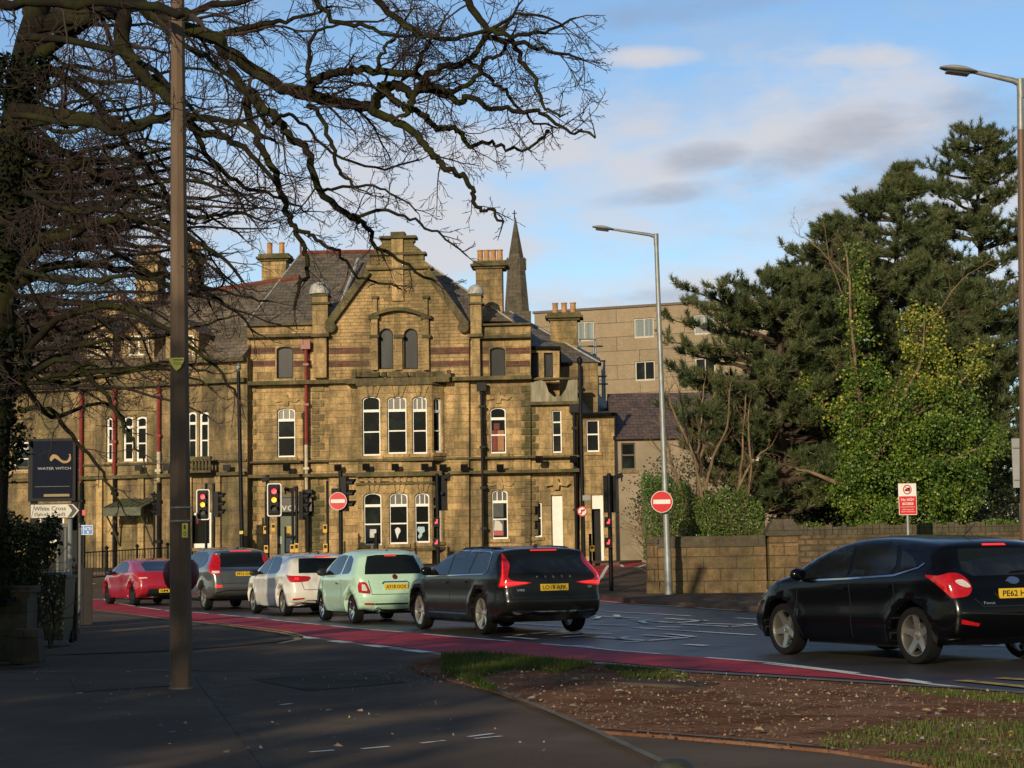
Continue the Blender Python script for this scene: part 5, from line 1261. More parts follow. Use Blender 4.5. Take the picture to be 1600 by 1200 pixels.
# --- lamp columns
def lamp_column(name, label, px_top, py_top, px_base, Y, zb, r0, r1, head, grp, low=None, banded=None):
    b, t = polepts(px_top, py_top, px_base, Y, zb)
    o = thing(name, label, 'lamp column', tuple(b), group=grp); og = tuple(b)
    m = MB(); H = t.z - b.z
    if banded is None: m.tube([b, b.lerp(t, .12), b.lerp(t, .125), t], [r0, r0 * .98, r0 * .8, r1], 14); m.build('column', galv, o, og, smooth=40)
    else:
        k = (W(px_top, banded, Y).z - b.z) / H; m.tube([b, b.lerp(t, k)], [r0, r1 * 1.08], 14); m.build('column', M('brown_column_paint', (.13, .075, .045), .55, var=.15, scale=3), o, og, smooth=40)
        m = MB(); m.tube([b.lerp(t, k), t], [r1 * 1.1, r1], 14); m.build('column_top', galv, o, og, smooth=40)
    hx, hy = head
    e = W(hx, hy, Y); s = .052 * 0 + 1
    m = MB(); arm0 = t + Vector((0, 0, -.06)); m.tube([arm0, arm0.lerp(e, .15) + Vector((0, 0, .03)), e], [.055, .05, .035], 10); m.lathe([(r1 * 1.15, -.3), (r1 * 1.2, .03), (0, .05)], 12, t); m.build('arm', galv, o, og, smooth=40)
    # lantern: flattened leaf shape
    d = (e - t); d.y = 0; L = .62; dr = Vector((-1, 0, .14)).normalized(); m = MB(); n = 9; vs = []; fs = []; c = e
    for i in range(n):
        f = i / (n - 1); w = .15 * math.sin(math.pi * (.12 + .80 * f)) ** .8 + .02; h = .075 * math.sin(math.pi * (.1 + .8 * f)); p = c + dr * (L * f - .06)
        for t_ in np.linspace(0, 2 * math.pi, 13)[:-1]: vs.append(p + Vector((0, w * math.cos(t_), (h if math.sin(t_) > 0 else h * .6) * math.sin(t_))))
    for i in range(n - 1):
        for k in range(12): fs.append((i * 12 + k, i * 12 + (k + 1) % 12, (i + 1) * 12 + (k + 1) % 12, (i + 1) * 12 + k))
    fs += [tuple(range(12)), tuple(range((n - 1) * 12, n * 12))[::-1]]
    m.add(vs, fs); hd = m.build('lantern', M('lantern_grey', (.30, .30, .29), .45), o, og, smooth=50)
    m = MB(); m.prism([(.08, -.10), (.46, -.09), (.46, .09), (.08, .10)], lambda a, b_, v: c + dr * a + Vector((0, b_, -.045 - v)), .0, .03); sub(m, 'lamp_glass', M('lantern_glass', (.03, .035, .04), .2), hd, og)
    return o
mid = lamp_column('lamp_column', 'tall galvanised lamp column by the stone wall carrying a round no entry sign', 1025, 367, 1044, 54, .11, .115, .062, (955, 358), 'street lighting columns')
rightl = lamp_column('lamp_column', 'brown lamp column with bare grey top cut off by the right edge', 1594, 126, 1600, 31, .0, .095, .055, (1520, 112), 'street lighting columns', banded=203)
# --- the concrete column on the near footway
pb_ = G(283, 1076, .08); Yp = pb_.y; tp = W(277, -120, Yp)
cc = thing('concrete_column', 'stout grey-brown concrete column on the near footway with a yellow sticker', 'pole', (pb_.x, Yp, .08)); og = (pb_.x, Yp, .08)
m = MB(); n = 8
m.tube([pb_, pb_.lerp(tp, .17), tp], [.113, .104, .062], 8); m.build('shaft', M('exposed_concrete', (.13, .088, .06), .9, var=.25, scale=3, bump=.003, bscale=70, stretch=(1, 1, .3), detail=8), cc, og)
m = MB(); m.lathe([(.125, -.05), (.122, .015), (.11, .02)], 12, pb_); m.build('foot', kerb_m, cc, og)
p = W(279, 570, Yp); f = lambda a, b, v: Vector((p.x + a, Yp - .105 - v, p.z + b)); s = 1 / 154
m = MB(); m.prism([(-11 * s, 9 * s), (11 * s, 9 * s), (11 * s, 4 * s), (6 * s, -6 * s), (0, -11 * s), (-5 * s, -6 * s), (-11 * s, 4 * s)], f, 0, .006); st = m.build('sticker', M('yellow_sticker', (.62, .62, .08), .5), cc, og)
m = MB(); m.prism([(-5 * s, 5 * s), (10 * s, 5 * s), (10 * s, 6.4 * s), (-5 * s, 6.4 * s)], f, .006, .009); sub(m, 'sticker_bar', ink, st, og)
t_ = text('sticker_lettering', 'YOU', 13 * s, ink, lambda a, b, v: f(a + 2 * s, b, v + .006), st, height=5 * s, thick=.002); t_.data.transform(Matrix.Translation(-Vector(og)))
for y in (793, 814):
    q = W(283, y, Yp); MB().lathe([(.104, -.008), (.108, -.008), (.108, .008), (.104, .008)], 16, q).build('band', galv, cc, og)
p2 = W(291, 829, Yp); f2 = lambda a, b, v: Vector((p2.x + a, Yp - .108 - v, p2.z + b))
m = MB(); m.prism([(-.022, -.07), (.035, -.07), (.035, .07), (-.022, .07)], f2, 0, .006); st = m.build('number_tag', M('tag_yellow', (.55, .5, .06), .5), cc, og)
for ch, dz in (('1', .033), ('0', -.033)):
    t_ = text('tag_lettering', ch, .018 if ch == '1' else .026, ink, lambda a, b, v: f2(a + .006, b + dz, v + .006), st, height=.04, thick=.002); t_.data.transform(Matrix.Translation(-Vector(og)))
# red rounded bin strapped behind the column
rb = W(283, 897, Yp + .3); rbt = thing('red_bin', 'dark red rounded bin half hidden behind the concrete column', 'bin', (rb.x, rb.y, rb.z - .16)); og = tuple(rbt.location)
m = MB(); m.lathe([(0, -.16), (.11, -.155), (.155, -.1), (.18, .0), (.165, .09), (.12, .14), (0, .155)], 24, rb); m.build('container', M('dark_red_plastic', (.13, .008, .016), .6), rbt, og, smooth=50)
m = MB(); m.box((rb.x, rb.y - .1, rb.z - .06), (.05, .3, .04)); m.build('bracket', black, rbt, og)
# --- round traffic signs
def noentry(px, py, Y, parent, org, R):
    p = W(px, py, Y); f = facing(p); m = MB(); disc(m, f, R, 0, .012); pl_ = m.build('sign_plate', signwhite, parent, org)
    m = MB(); disc(m, f, R * .95, .012, .016); sub(m, 'red_disc', signred, pl_, org)
    m = MB(); m.prism([(-R * .78, -R * .2), (R * .78, -R * .2), (R * .78, R * .2), (-R * .78, R * .2)], f, .016, .02); sub(m, 'white_bar', signwhite, pl_, org)
    m = MB(); m.box((p.x, p.y + .05, p.z), (.06, .1, R * 1.4)); m.build('bracket', galv, parent, org)
ns = thing('no_entry_sign', 'round red no entry sign on the galvanised lamp column by the wall', 'road sign', tuple(W(1034, 784, 53.75)))
noentry(1034, 784, 53.75, ns, tuple(ns.location), .315)
# --- traffic signals
def poleobj(px, yt, Y, parent, org, r=.057, yb=None, name='pole', px_t=None):
    b = W(px, 880, Y); t = W(px_t or px, yt, Y); zb = gz(b.x, Y) + .1
    m = MB(); m.tube([(t.x, Y, zb), t], r, 10); m.lathe([(r * 1.05, 0), (r * 1.05, .03), (0, .06)], 10, t); return m.build(name, black, parent, org, smooth=40), Vector((t.x, Y, zb))
glow_r = M('lit_red_signal', (.5, .02, .02), .4, emit=(1, .05, .07), estr=2.6)
glow_a = M('lit_amber_signal', (.5, .3, .02), .4, emit=(1, .42, .02), estr=1.9)
offl = M('unlit_lens', (.02, .025, .02), .25)
def hood(m, p, d, r, L):
    """open visor: three quarters of a tube"""
    d = Vector(d); a = Vector((-d.y, d.x, 0)); up = Vector((0, 0, 1)); vs = []; fs = []; n = 12
    for j, (l, k) in enumerate(((0, 1), (L, .95))):
        for i in range(n + 1):
            t = -.35 + (math.pi + .7) * i / n; q = p + (a * math.cos(t) + up * math.sin(t)) * r * k + d * (l * (.62 + .38 * max(0, math.sin(t)))); vs.append(q)
    for i in range(n): fs.append((i, i + 1, n + 2 + i, n + 1 + i))
    m.add(vs, fs); m.add([v + (v - p).normalized() * -.008 for v in vs], [f[::-1] for f in fs])
def signal_head(px, py, Y, ang, parent, org, h=1.0, board=True, lit=(0, 1), off=(0, 0)):
    """ang = direction the lenses face, measured from the camera side (0 faces us, + turns to our right)"""
    p = W(px, py, Y); a = RAD(ang); d = Vector((math.sin(a), -math.cos(a), 0)); s = Vector((math.cos(a), math.sin(a), 0)); up = Vector((0, 0, 1)); k = h / 1.0
    f = lambda x, z, v: p + s * x + up * z + d * v
    m = MB(); w = .15 * k
    m.prism([(-w, -.5 * k), (w, -.5 * k), (w, .5 * k), (-w, .5 * k)], f, -.12 * k, .04 * k)
    hd = m.build('signal_head', black, parent, org)
    if board:
        W_, H_ = .27 * k, .62 * k; m = MB(); m.prism([(-W_, -H_), (W_, -H_), (W_, H_), (-W_, H_)], f, -.035, -.02); sub(m, 'backing_board', black, hd, org)
        m = MB(); ou = [(-W_, -H_ + .05), (-W_ + .05, -H_), (W_ - .05, -H_), (W_, -H_ + .05), (W_, H_ - .05), (W_ - .05, H_), (-W_ + .05, H_), (-W_, H_ - .05)]; q = 1 - .035 / W_; q2 = 1 - .035 / H_
        V, T = cdt(ou, [[(x * q, z * q2) for x, z in ou]]); m.add([f(x, z, -.012) for x, z in V], [t for t in T]); m.add([f(x, z, -.019) for x, z in V], [t[::-1] for t in T]); sub(m, 'white_border', signwhite, hd, org)
    for i in range(3):
        z = (.32 - .32 * i) * k; c = f(0, z, .045 * k); m = MB(); disc(m, lambda x, zz, v: c + s * x + up * zz + d * v, .102 * k, 0, .015)
        mat = (glow_r, glow_a, offl)[i] if i in lit else offl
        sub(m, 'lens', mat, hd, org)
        m = MB(); hood(m, c, d, .125 * k, .22 * k if board else .26 * k); sub(m, 'visor', black, hd, org)
    return hd
def button(px, py, Y, parent, org, h=.28):
    p = W(px, py, Y); m = MB(); m.box((p.x, Y - .1, p.z), (.15, .12, h)); b = m.build('push_button_box', yellow_b, parent, org)
    m = MB(); m.box((p.x, Y - .165, p.z + h * .15), (.1, .012, h * .4)); sub(m, 'button_panel', black, b, org)
def detector(px, py, Y, parent, org, sd=-1):
    p = W(px, py, Y); m = MB(); m.box(p, (.28, .14, .15), Matrix.Rotation(.35 * sd, 3, 'Y')); m.box(p + Vector((-.1 * sd, 0, -.1)), (.05, .05, .15)); m.build('detector', black, parent, org)
TG = 'traffic signals at the junction'; BG = 'black crossing posts in front of the sandstone building'
def sig_thing(px, yt, Y, label, cat='traffic signal', name='traffic_signal', grp=TG, r=.057):
    t = W(px, yt, Y); zb = gz(t.x, Y) + .1; o = thing(name, label, cat, (t.x, Y, zb), group=grp); og = (t.x, Y, zb); poleobj(px, yt, Y, o, og, r); return o, og
o, og = sig_thing(418, 744, 70, 'traffic signal lit red and amber in front of the fascia, the taller of two lit', r=.07); signal_head(428.5, 781, 69.8, 0, o, og, 1.0); button(428, 824, 70, o, og); button(416.5, 858, 70, o, og); detector(415, 749, 69.9, o, og)
m = MB(); b1 = W(424, 800, 69.95); m.box((b1.x, 69.95, b1.z), (.3, .06, .06)); m.build('bracket', black, o, og)
o, og = sig_thing(322, 757, 74, 'traffic signal lit red and amber just right of the concrete column'); signal_head(317, 788.5, 73.8, 0, o, og, .98)
o, og = sig_thing(334, 757, 73, 'traffic signal seen from its side, lenses facing right, just right of the lit head'); signal_head(341, 788, 73, 82, o, og, 1.0, False, ())
o, og = sig_thing(241, 770, 71, 'traffic signal seen from its side left of the concrete column, lenses facing left', r=.04); signal_head(246, 788, 71, -80, o, og, .95, False, ())
o, og = sig_thing(463.5, 762, 69, 'traffic signal with hoods facing right under the pale letters'); signal_head(474, 790, 69, 75, o, og, 1.05, False, ()); button(464, 856, 69, o, og, .34)
o, og = sig_thing(532, 737, 68, 'traffic signal seen side on above the no entry disc, hoods facing right', r=.075); signal_head(541, 772, 68, 78, o, og, 1.25, False, ())
m = MB(); q = W(525, 768, 67.9); m.box(q, (.32, .25, .22)); m.build('junction_box', black, o, og)
n2 = thing('no_entry_sign', 'round red no entry sign on a black post in front of the sandstone walls', 'road sign', tuple(W(528, 783, 67.7))); noentry(528, 783, 67.7, n2, tuple(n2.location), .325)
n3 = thing('no_entry_sign', 'no entry disc turned edge-on beside the signal right of the concrete column', 'road sign', tuple(W(311, 807, 74.3)))
p = W(309, 806, 74.3); m = MB(); f = lambda a, b, v: p + Vector((a * .35, -v - a * .9, b)); disc(m, f, .32, 0, .015); q = m.build('sign_plate', signred, n3, tuple(n3.location)); m = MB(); m.prism([(-.25, -.06), (.25, -.06), (.25, .06), (-.25, .06)], f, .015, .02); sub(m, 'white_bar', signwhite, q, tuple(n3.location))
for px, yt, Y, lab, bt, r in ((457, 765, 70.5, 'black crossing post with a detector on top and a low yellow box', [(457, 857)], .05), (511.5, 753, 69.5, 'black crossing post with two yellow boxes left of the no entry disc', [(508.5, 826), (509, 856)], .05), (415.5, 770, 71.5, 'black crossing post with a yellow box left of the tall lit signal', [(415.5, 828)], .05)):
    o, og = sig_thing(px, yt, Y, lab, 'post', 'crossing_post', BG, r)
    for b_ in bt: button(b_[0], b_[1], Y, o, og, .30)
    if px == 457: detector(450, 765, Y, o, og, 1); detector(460, 764, Y, o, og, -1)
o, og = sig_thing(588, 835, 72, 'short black bollard post below the bay windows', 'bollard', 'bollard', None, .08)
for px, Y, lab in ((683, 66, 'pedestrian signal post with the back of its board seen against the bay windows'), (951.5, 60, 'pedestrian signal post with the back of its board seen near the dark doorway')):
    o, og = sig_thing(px, 742, Y, lab, 'pedestrian signal', 'pedestrian_signal', 'pedestrian signals with two red displays', .07)
    bx = px + (8 if px < 800 else 1); p = W(bx, 771 if px < 800 else 772, Y + .25); m = MB(); m.box(p, (.36 if px < 800 else .40, .14, 1.22 if px < 800 else 1.2)); m.build('signal_back', black, o, og)
    m = MB(); m.box((p.x, Y + .1, p.z), (.1, .2, .1)); m.build('bracket', black, o, og); detector(px + 15, 744, Y, o, og, -1)
    for y in (816, 848):
        q = W(px - 1, y, Y - .1); m = MB(); m.box((q.x, Y - .1, q.z), (.24, .16, .33)); pd = m.build('pedestrian_display', black, o, og)
        # red standing figure, half masked by the louvres
        m = MB(); f = facing(Vector((q.x, Y - .185, q.z + .02))); m.prism([(-.055, -.07), (.03, -.07), (.045, .02), (.045, .08), (.005, .08), (.0, .02), (-.05, -.02)], f, 0, .01); sub(m, 'red_figure', glow_r, pd, og)
# no right turn sign with small plate
o, og = sig_thing(911, 770, 66, 'slim black post carrying a no right turn disc and a small grey plate', 'road sign', 'turn_sign', None, .045)
p = W(910, 799, 65.9); f = facing(p); m = MB(); disc(m, f, .185, 0, .012); pl_ = m.build('sign_plate', signred, o, og); m = MB(); disc(m, f, .14, .012, .016); sub(m, 'white_disc', signwhite, pl_, og)
m = MB(); m.prism([(-.05, -.1), (-.015, -.1), (-.015, .02), (.03, .02), (.03, -.01), (.1, .04), (.03, .09), (.03, .06), (-.05, .06)], f, .016, .02); sub(m, 'arrow', ink, pl_, og)
m = MB(); m.prism([(-.12, -.09), (-.1, -.115), (.12, .09), (.1, .115)], f, .02, .024); sub(m, 'red_slash', signred, pl_, og)
m = MB(); q = W(916, 778, 65.9); m.box(q, (.26, .02, .18)); m.build('small_plate', signgrey, o, og)
o, og = sig_thing(922, 836, 64, 'black post with a low yellow box beside the estate car', 'post', 'crossing_post', BG, .05); button(925, 857, 64, o, og, .2)
m = MB(); 
# tall dark columns against the building
for px, yt, xb, lab in ((372.5, 580, 379, 'tall slim black lamp post in front of the left wing, small lantern on top'), (906, 570, 912, 'tall slim black column standing before the right-hand end of the pub')):
    t = W(px, yt, 73); b = W(xb, 880, 73); zb = gz(b.x, 73) + .1; o = thing('tall_column', lab, 'lamp post', (b.x, 73, zb)); og = (b.x, 73, zb); m = MB(); m.tube([(b.x, 73, zb), t], [.09, .07], 10); m.build('column', black, o, og, smooth=40)
    m = MB(); m.lathe([(.06, 0), (.12, .1), (.11, .25), (.0, .34)], 10, t); m.build('cap', galv if px < 500 else black, o, og, smooth=40)
    if px < 500: q = W(377, 832, 72.9); m = MB(); m.box(q, (.14, .02, .12)); m.build('number_tag', M('tag_yellow2', (.55, .5, .06), .5), o, og)
# --- dead-end black posts left of the column, cycle sign
o = thing('cycle_route_sign', 'blue cycle and arrow sign on a dark post by the railings', 'road sign', (W(131, 900, 58).x, 58, .1)); og = tuple(o.location)
m = MB(); q = W(131, 815, 58); m.tube([(q.x, 58, .05), q], .055, 10); m.build('post', black, o, og)
p = W(134, 828, 57.9); f = facing(p); s = 1 / 50; m = MB(); m.prism([(-11 * s, -7.5 * s), (11 * s, -7.5 * s), (11 * s, 7.5 * s), (-11 * s, 7.5 * s)], f, 0, .012); pl_ = m.build('sign_plate', signwhite, o, og)
m = MB(); m.prism([(-10.2 * s, -6.6 * s), (-4 * s, -6.6 * s), (-4 * s, 6.6 * s), (-10.2 * s, 6.6 * s)], f, .012, .016); m.prism([(-3 * s, -6.6 * s), (10.2 * s, -6.6 * s), (10.2 * s, 6.6 * s), (-3 * s, 6.6 * s)], f, .012, .016); sub(m, 'blue_panel', signblue, pl_, og)
m = MB(); m.prism([(-8 * s, -4 * s), (-6.4 * s, -4 * s), (-6.4 * s, 1 * s), (-5.2 * s, 1 * s), (-7.2 * s, 4.4 * s), (-9.2 * s, 1 * s), (-8 * s, 1 * s)], f, .016, .02); m.prism([(2.9 * s, -1.4 * s), (4.3 * s, -1.4 * s), (4.3 * s, -3.4 * s), (5.4 * s, -3.4 * s), (3.6 * s, -6 * s), (1.8 * s, -3.4 * s), (2.9 * s, -3.4 * s)], f, .016, .02)
for cx in (.3, 7.0):
    ring = [(cx * s + 2.1 * s * math.cos(t), 1.6 * s + 2.1 * s * math.sin(t)) for t in np.linspace(0, 6.2832, 17)[:-1]]; V, T = cdt(ring, [[(cx * s + (x - cx * s) * .65, 1.6 * s + (y - 1.6 * s) * .65) for x, y in ring]]); m.add([f(x, y, .02) for x, y in V], T)
m.prism([(.3 * s, 1.4 * s), (2.6 * s, 4.2 * s), (6 * s, 4.2 * s), (7 * s, 1.6 * s), (6.2 * s, 1.6 * s), (5.2 * s, 3.5 * s), (3 * s, 3.5 * s), (1 * s, 1.2 * s)], f, .016, .02); sub(m, 'white_symbols', signwhite, pl_, og)
m = MB(); m.box(W(131, 801, 57.9), (.1, .02, .17)); m.build('red_tag', signred, o, og)
# --- pub board and finger sign, behind the hedge
Yb = 31.0; o = thing('hanging_board', 'large black-framed dark blue advertising board with a gold curl', 'sign board', (W(81, 900, Yb).x, Yb, .08)); og = tuple(o.location)
k = Yb / F; p = W(81, 734, Yb); f = facing(p)
m = MB(); m.prism([(-37 * k, -49 * k), (37 * k, -49 * k), (37 * k, 49 * k), (-37 * k, 49 * k)], f, -.06, 0); m.build('board_frame', black, o, og)
m = MB(); m.prism([(-30 * k, -44 * k), (32 * k, -44 * k), (32 * k, 45 * k), (-30 * k, 45 * k)], f, 0, .01); bp = m.build('board_face', M('midnight_blue', (.004, .008, .022), .6, spec=.08), o, og)
gold = M('dull_gold', (.30, .17, .05), .5)
curl = spline([(-2, 20), (2, 24), (9, 22), (16, 15), (24, 14), (28, 22), (26, 23), (29, 24), (30, 16), (26, 11), (18, 10), (10, 15), (5, 18), (1, 15), (-1, 13), (-3, 16)], 3, True)
m = MB(); m.prism([(a * k, b * k) for a, b in curl], f, .01, .016); sub(m, 'gold_emblem', gold, bp, og)
for tx, x, z, w, h, mt in (('WATER WITCH', 4, 2, 52, 4, M('board_letters', (.35, .35, .36), .5)), ('CANALSIDE PUB' if False else 'FOOD', 18, -31, 22, 2.2, gold)):
    if tx == 'FOOD': continue
    t_ = text('board_lettering', tx, w * k, mt, lambda a, b, v: f(a + x * k, b + z * k, v + .01), bp, height=h * k, thick=.003); t_.data.transform(Matrix.Translation(-Vector(og)))
m = MB(); m.prism([(-12 * k, -42 * k), (28 * k, -42 * k), (28 * k, -38 * k), (-12 * k, -38 * k)], f, .01, .014); m.prism([(-26 * k, -26.5 * k), (28 * k, -26.5 * k), (28 * k, -26 * k), (-26 * k, -26 * k)], f, .01, .014); sub(m, 'gold_band', M('dim_gold', (.22, .16, .04), .5), bp, og)
m = MB()
for dx in (-30, 34): m.bb(p.x + dx * k - .05, p.x + dx * k + .05, Yb + .06, Yb + .16, .0, p.z + .4)
m.build('post', black, o, og)
o = thing('direction_sign', 'white arrow-ended direction sign reading White Cross, South Road', 'direction sign', (W(88, 900, 30.4).x, 30.4, .08)); og = tuple(o.location)
Yd = 30.4; k = Yd / F; p = W(86, 799, Yd); f = facing(p)
ou = [(-39, -11), (29, -11), (39, 1), (29, 12), (-39, 12)]; m = MB(); m.prism([(a * k, b * k) for a, b in ou], f, -.03, 0); m.build('sign_border', black, o, og)
inn = [(-37.8, -9.8), (28.4, -9.8), (37.6, 1), (28.4, 10.8), (-37.8, 10.8)]; m = MB(); m.prism([(a * k, b * k) for a, b in inn], f, 0, .006); fc = m.build('sign_face', M('sign_face_white', (.55, .53, .47), .5), o, og)
m = MB(); m.prism([(a * k, b * k) for a, b in [(20, -9), (26, -9), (34.5, 1), (26, 10), (20, 10), (27, 1)]], f, .006, .01); sub(m, 'chevron', ink, fc, og)
for tx, x, z, w, h in (('White Cross', -8, 4.6, 50, 6.6), ('(South Road)', -8, -5, 48, 6.4)):
    t_ = text('sign_lettering', tx, w * k, ink, lambda a, b, v: f(a + x * k, b + z * k, v + .006), fc, height=h * k, thick=.003, bold=.012); t_.data.transform(Matrix.Translation(-Vector(og)))
m = MB()
for dx in (-20, 22): m.tube([(p.x + dx * k, Yd + .07, 0), (p.x + dx * k, Yd + .07, p.z + .12)], .038, 8)
m.build('post', galv, o, og)
# --- no HGV sign beyond the wall line, back of sign and stub post at the right edge
Yh = 50.0; k = Yh / F; p = W(1418, 780, Yh); o = thing('access_sign', 'red and white No HGV access sign standing above the stone wall', 'road sign', (p.x, Yh, .1)); og = tuple(o.location); f = facing(p)
m = MB(); m.tube([(p.x, Yh + .06, .05), (p.x, Yh + .06, p.z + .3)], .04, 8); m.build('post', galv, o, og)
m = MB(); m.prism([(-14 * k, -24.5 * k), (14 * k, -24.5 * k), (14 * k, 24.5 * k), (-14 * k, 24.5 * k)], f, -.01, .006); fc = m.build('sign_face', signwhite, o, og)
m = MB(); m.prism([(-13.2 * k, -23.6 * k), (13.2 * k, -23.6 * k), (13.2 * k, 4.6 * k), (-13.2 * k, 4.6 * k)], f, .006, .01); sub(m, 'red_panel', signred, fc, og)
ring = [(6.8 * k * math.cos(t), 15 * k + 7.6 * k * math.sin(t)) for t in np.linspace(0, 6.2832, 25)[:-1]]; V, T = cdt(ring, [[(x * .78, 15 * k + (y - 15 * k) * .78) for x, y in ring]]); m = MB(); m.add([f(x, y, .012) for x, y in V], T); m.prism([(-5 * k, 20.5 * k), (-4 * k, 21 * k), (5 * k, 9.5 * k), (4 * k, 9 * k)], f, .012, .016); sub(m, 'prohibition_ring', signred, fc, og)
m = MB(); m.prism([(a * k, b * k) for a, b in [(-4, 12.6), (4.4, 12.6), (4.4, 18), (-.5, 18), (-.5, 16), (-4, 15.4)]], f, .007, .011); sub(m, 'lorry_symbol', ink, fc, og)
for tx, z, w, h in (('No HGV', -.6, 20, 4.6), ('access', -7, 17.5, 4), ('HGV access via', -16, 17, 1.8), ('Quarry Road LA1', -19.6, 21, 2)):
    t_ = text('sign_lettering', tx, w * k, signwhite, lambda a, b, v: f(a, b + z * k, v + .01), fc, height=h * k, thick=.003, bold=.01); t_.data.transform(Matrix.Translation(-Vector(og)))
m = MB(); m.prism([(-11 * k, -12.4 * k), (11 * k, -12.4 * k), (11 * k, -11.9 * k), (-11 * k, -11.9 * k)], f, .01, .014); sub(m, 'rule', signwhite, fc, og)
Yg = 33.0; k = Yg / F; p = W(1590, 724, Yg); o = thing('road_sign_back', 'grey back of a tall sign plate on the brown lamp column at the right edge', 'road sign', tuple(p)); og = tuple(p)
m = MB(); m.bb(p.x - 8 * k, p.x + 14 * k, Yg, Yg + .02, p.z - 38 * k, p.z + 39 * k); m.build('sign_plate', signgrey, o, og); m = MB()
for dz in (-25, 25): m.bb(p.x - 7 * k, p.x + 13 * k, Yg - .03, Yg, p.z + dz * k - .015, p.z + dz * k + .015)
m.build('sign_rail', galv, o, og)
p = W(1595, 787, 50); o = thing('short_post', 'short pale post standing above the wall at the right edge', 'post', (p.x, 50, .1)); MB().tube([(p.x, 50, .1), p], .045, 8).build('shaft', galv, o, (p.x, 50, .1))
MB().lathe([(.046, -.05), (.06, -.03), (.06, 0), (0, .03)], 10, p).build('cap', galv, o, (p.x, 50, .1))
# --- boundary wall on the right
def wthing(name, label, cat, org, mat, fnb, pn='courses'):
    o = thing(name, label, cat, org); m = MB(); fnb(m); m.build(pn, mat, o, org); return o
cps = [tuple(G(1015, 922, .1))[:2]]
P0 = Vector((W(1022, 920, 55.6).x, 55.6)); P1 = Vector((W(1200, 920, 54.6).x, 54.6)); P2 = Vector((W(1249, 920, 54.3).x, 54.3)); P3 = Vector((W(1900, 920, 51).x, 51))
def wallseg(m, a, b, z0, z1, t, e=0.0):
    d = (b - a).normalized(); q = Vector((-d.y, d.x)) * t / 2; a = a - d * e; b = b + d * e
    vs = [(*(a - q), z0), (*(b - q), z0), (*(b + q), z0), (*(a + q), z0), (*(a - q), z1), (*(b - q), z1), (*(b + q), z1), (*(a + q), z1)]
    m.add(vs, [(0, 1, 5, 4), (1, 2, 6, 5), (2, 3, 7, 6), (3, 0, 4, 7), (4, 5, 6, 7), (3, 2, 1, 0)])
og = (P0.x, P0.y, .1)
w1 = thing('dressed_wall', 'low wall of squared sandstone courses with a rounded dark coping', 'wall', og)
m = MB(); wallseg(m, P0, P1, .05, 1.46, .4); wallseg(m, P0, P1, .05, .34, .5); m.build('courses', WALLS, w1, og)
m = MB(); wallseg(m, P0, P1, 1.46, 1.56, .5); wallseg(m, P0, P1, 1.56, 1.72, .44); wallseg(m, P0, P1, 1.72, 1.78, .3); m.build('coping', COPE, w1, og)
B0 = P0; B1 = Vector((P0.x + 1.2, 64)); m = MB(); wallseg(m, B0 + Vector((.2, .3)), B1, .05, 1.5, .4); wallseg(m, B0 + Vector((.2, .3)), B1, 1.5, 1.75, .5); m.build('return_wall', WALLS, w1, og)
og = (P0.x, P0.y, .1); g = thing('gate_post', 'narrow square stone post at the left end of the low wall', 'gate post', og); m = MB(); m.box((P0.x - .05, P0.y - .1, .85), (.3, .42, 1.5)); m.box((P0.x - .05, P0.y - .1, .3), (.36, .48, .4)); m.build('shaft', WALLS, g, og); m = MB(); m.box((P0.x - .05, P0.y - .1, 1.66), (.36, .5, .12)); m.build('cap', COPE, g, og)
og = ((P1.x + P2.x) / 2, P1.y - .1, .1); g = thing('wall_pier', 'square panelled stone pier with a stepped pyramid cap', 'pier', og); c = Vector(og)
m = MB(); wd_ = P2.x - P1.x
m.box((c.x, c.y, .92), (wd_, .8, 1.66)); m.box((c.x, c.y, .25), (wd_ + .12, .92, .4))
for dx, dz, w, h in ((-.36, .85, .05, 1.0), (.36, .85, .05, 1.0), (0, 1.36, .72, .05), (0, .36, .72, .05)): m.box((c.x + dx * wd_ / .95, c.y - .41, dz + .1), (w, .04, h))
m.build('shaft', WALLS, g, og)
m = MB(); m.box((c.x, c.y, 1.80), (wd_ + .16, .96, .1)); m.box((c.x, c.y, 2.0), (wd_ + .1, .9, .3), taper=.72); m.box((c.x, c.y, 2.19), (wd_ * .72, .6, .08)); m.build('cap', COPE, g, og)
og = (P2.x, P2.y, .1); g = thing('rubble_wall', 'long rubble stone wall with rough upright coping behind the black hatchback', 'wall', og); m = MB(); wallseg(m, P2, P3, .0, 1.75, .4); m.build('courses', RUBBLE, g, og)
m = MB(); rg = random.Random(2); d = (P3 - P2); L = d.length; d.normalize(); s_ = 0
while s_ < L:
    w = rg.uniform(.1, .22); h = rg.uniform(.2, .3); a = P2 + d * s_; b = P2 + d * (s_ + w * .94); wallseg(m, a, b, 1.75, 1.75 + h, .42 + rg.uniform(0, .06)); s_ += w
m.build('coping', COPE, g, og)
p = W(1292, 863, 52.2); 
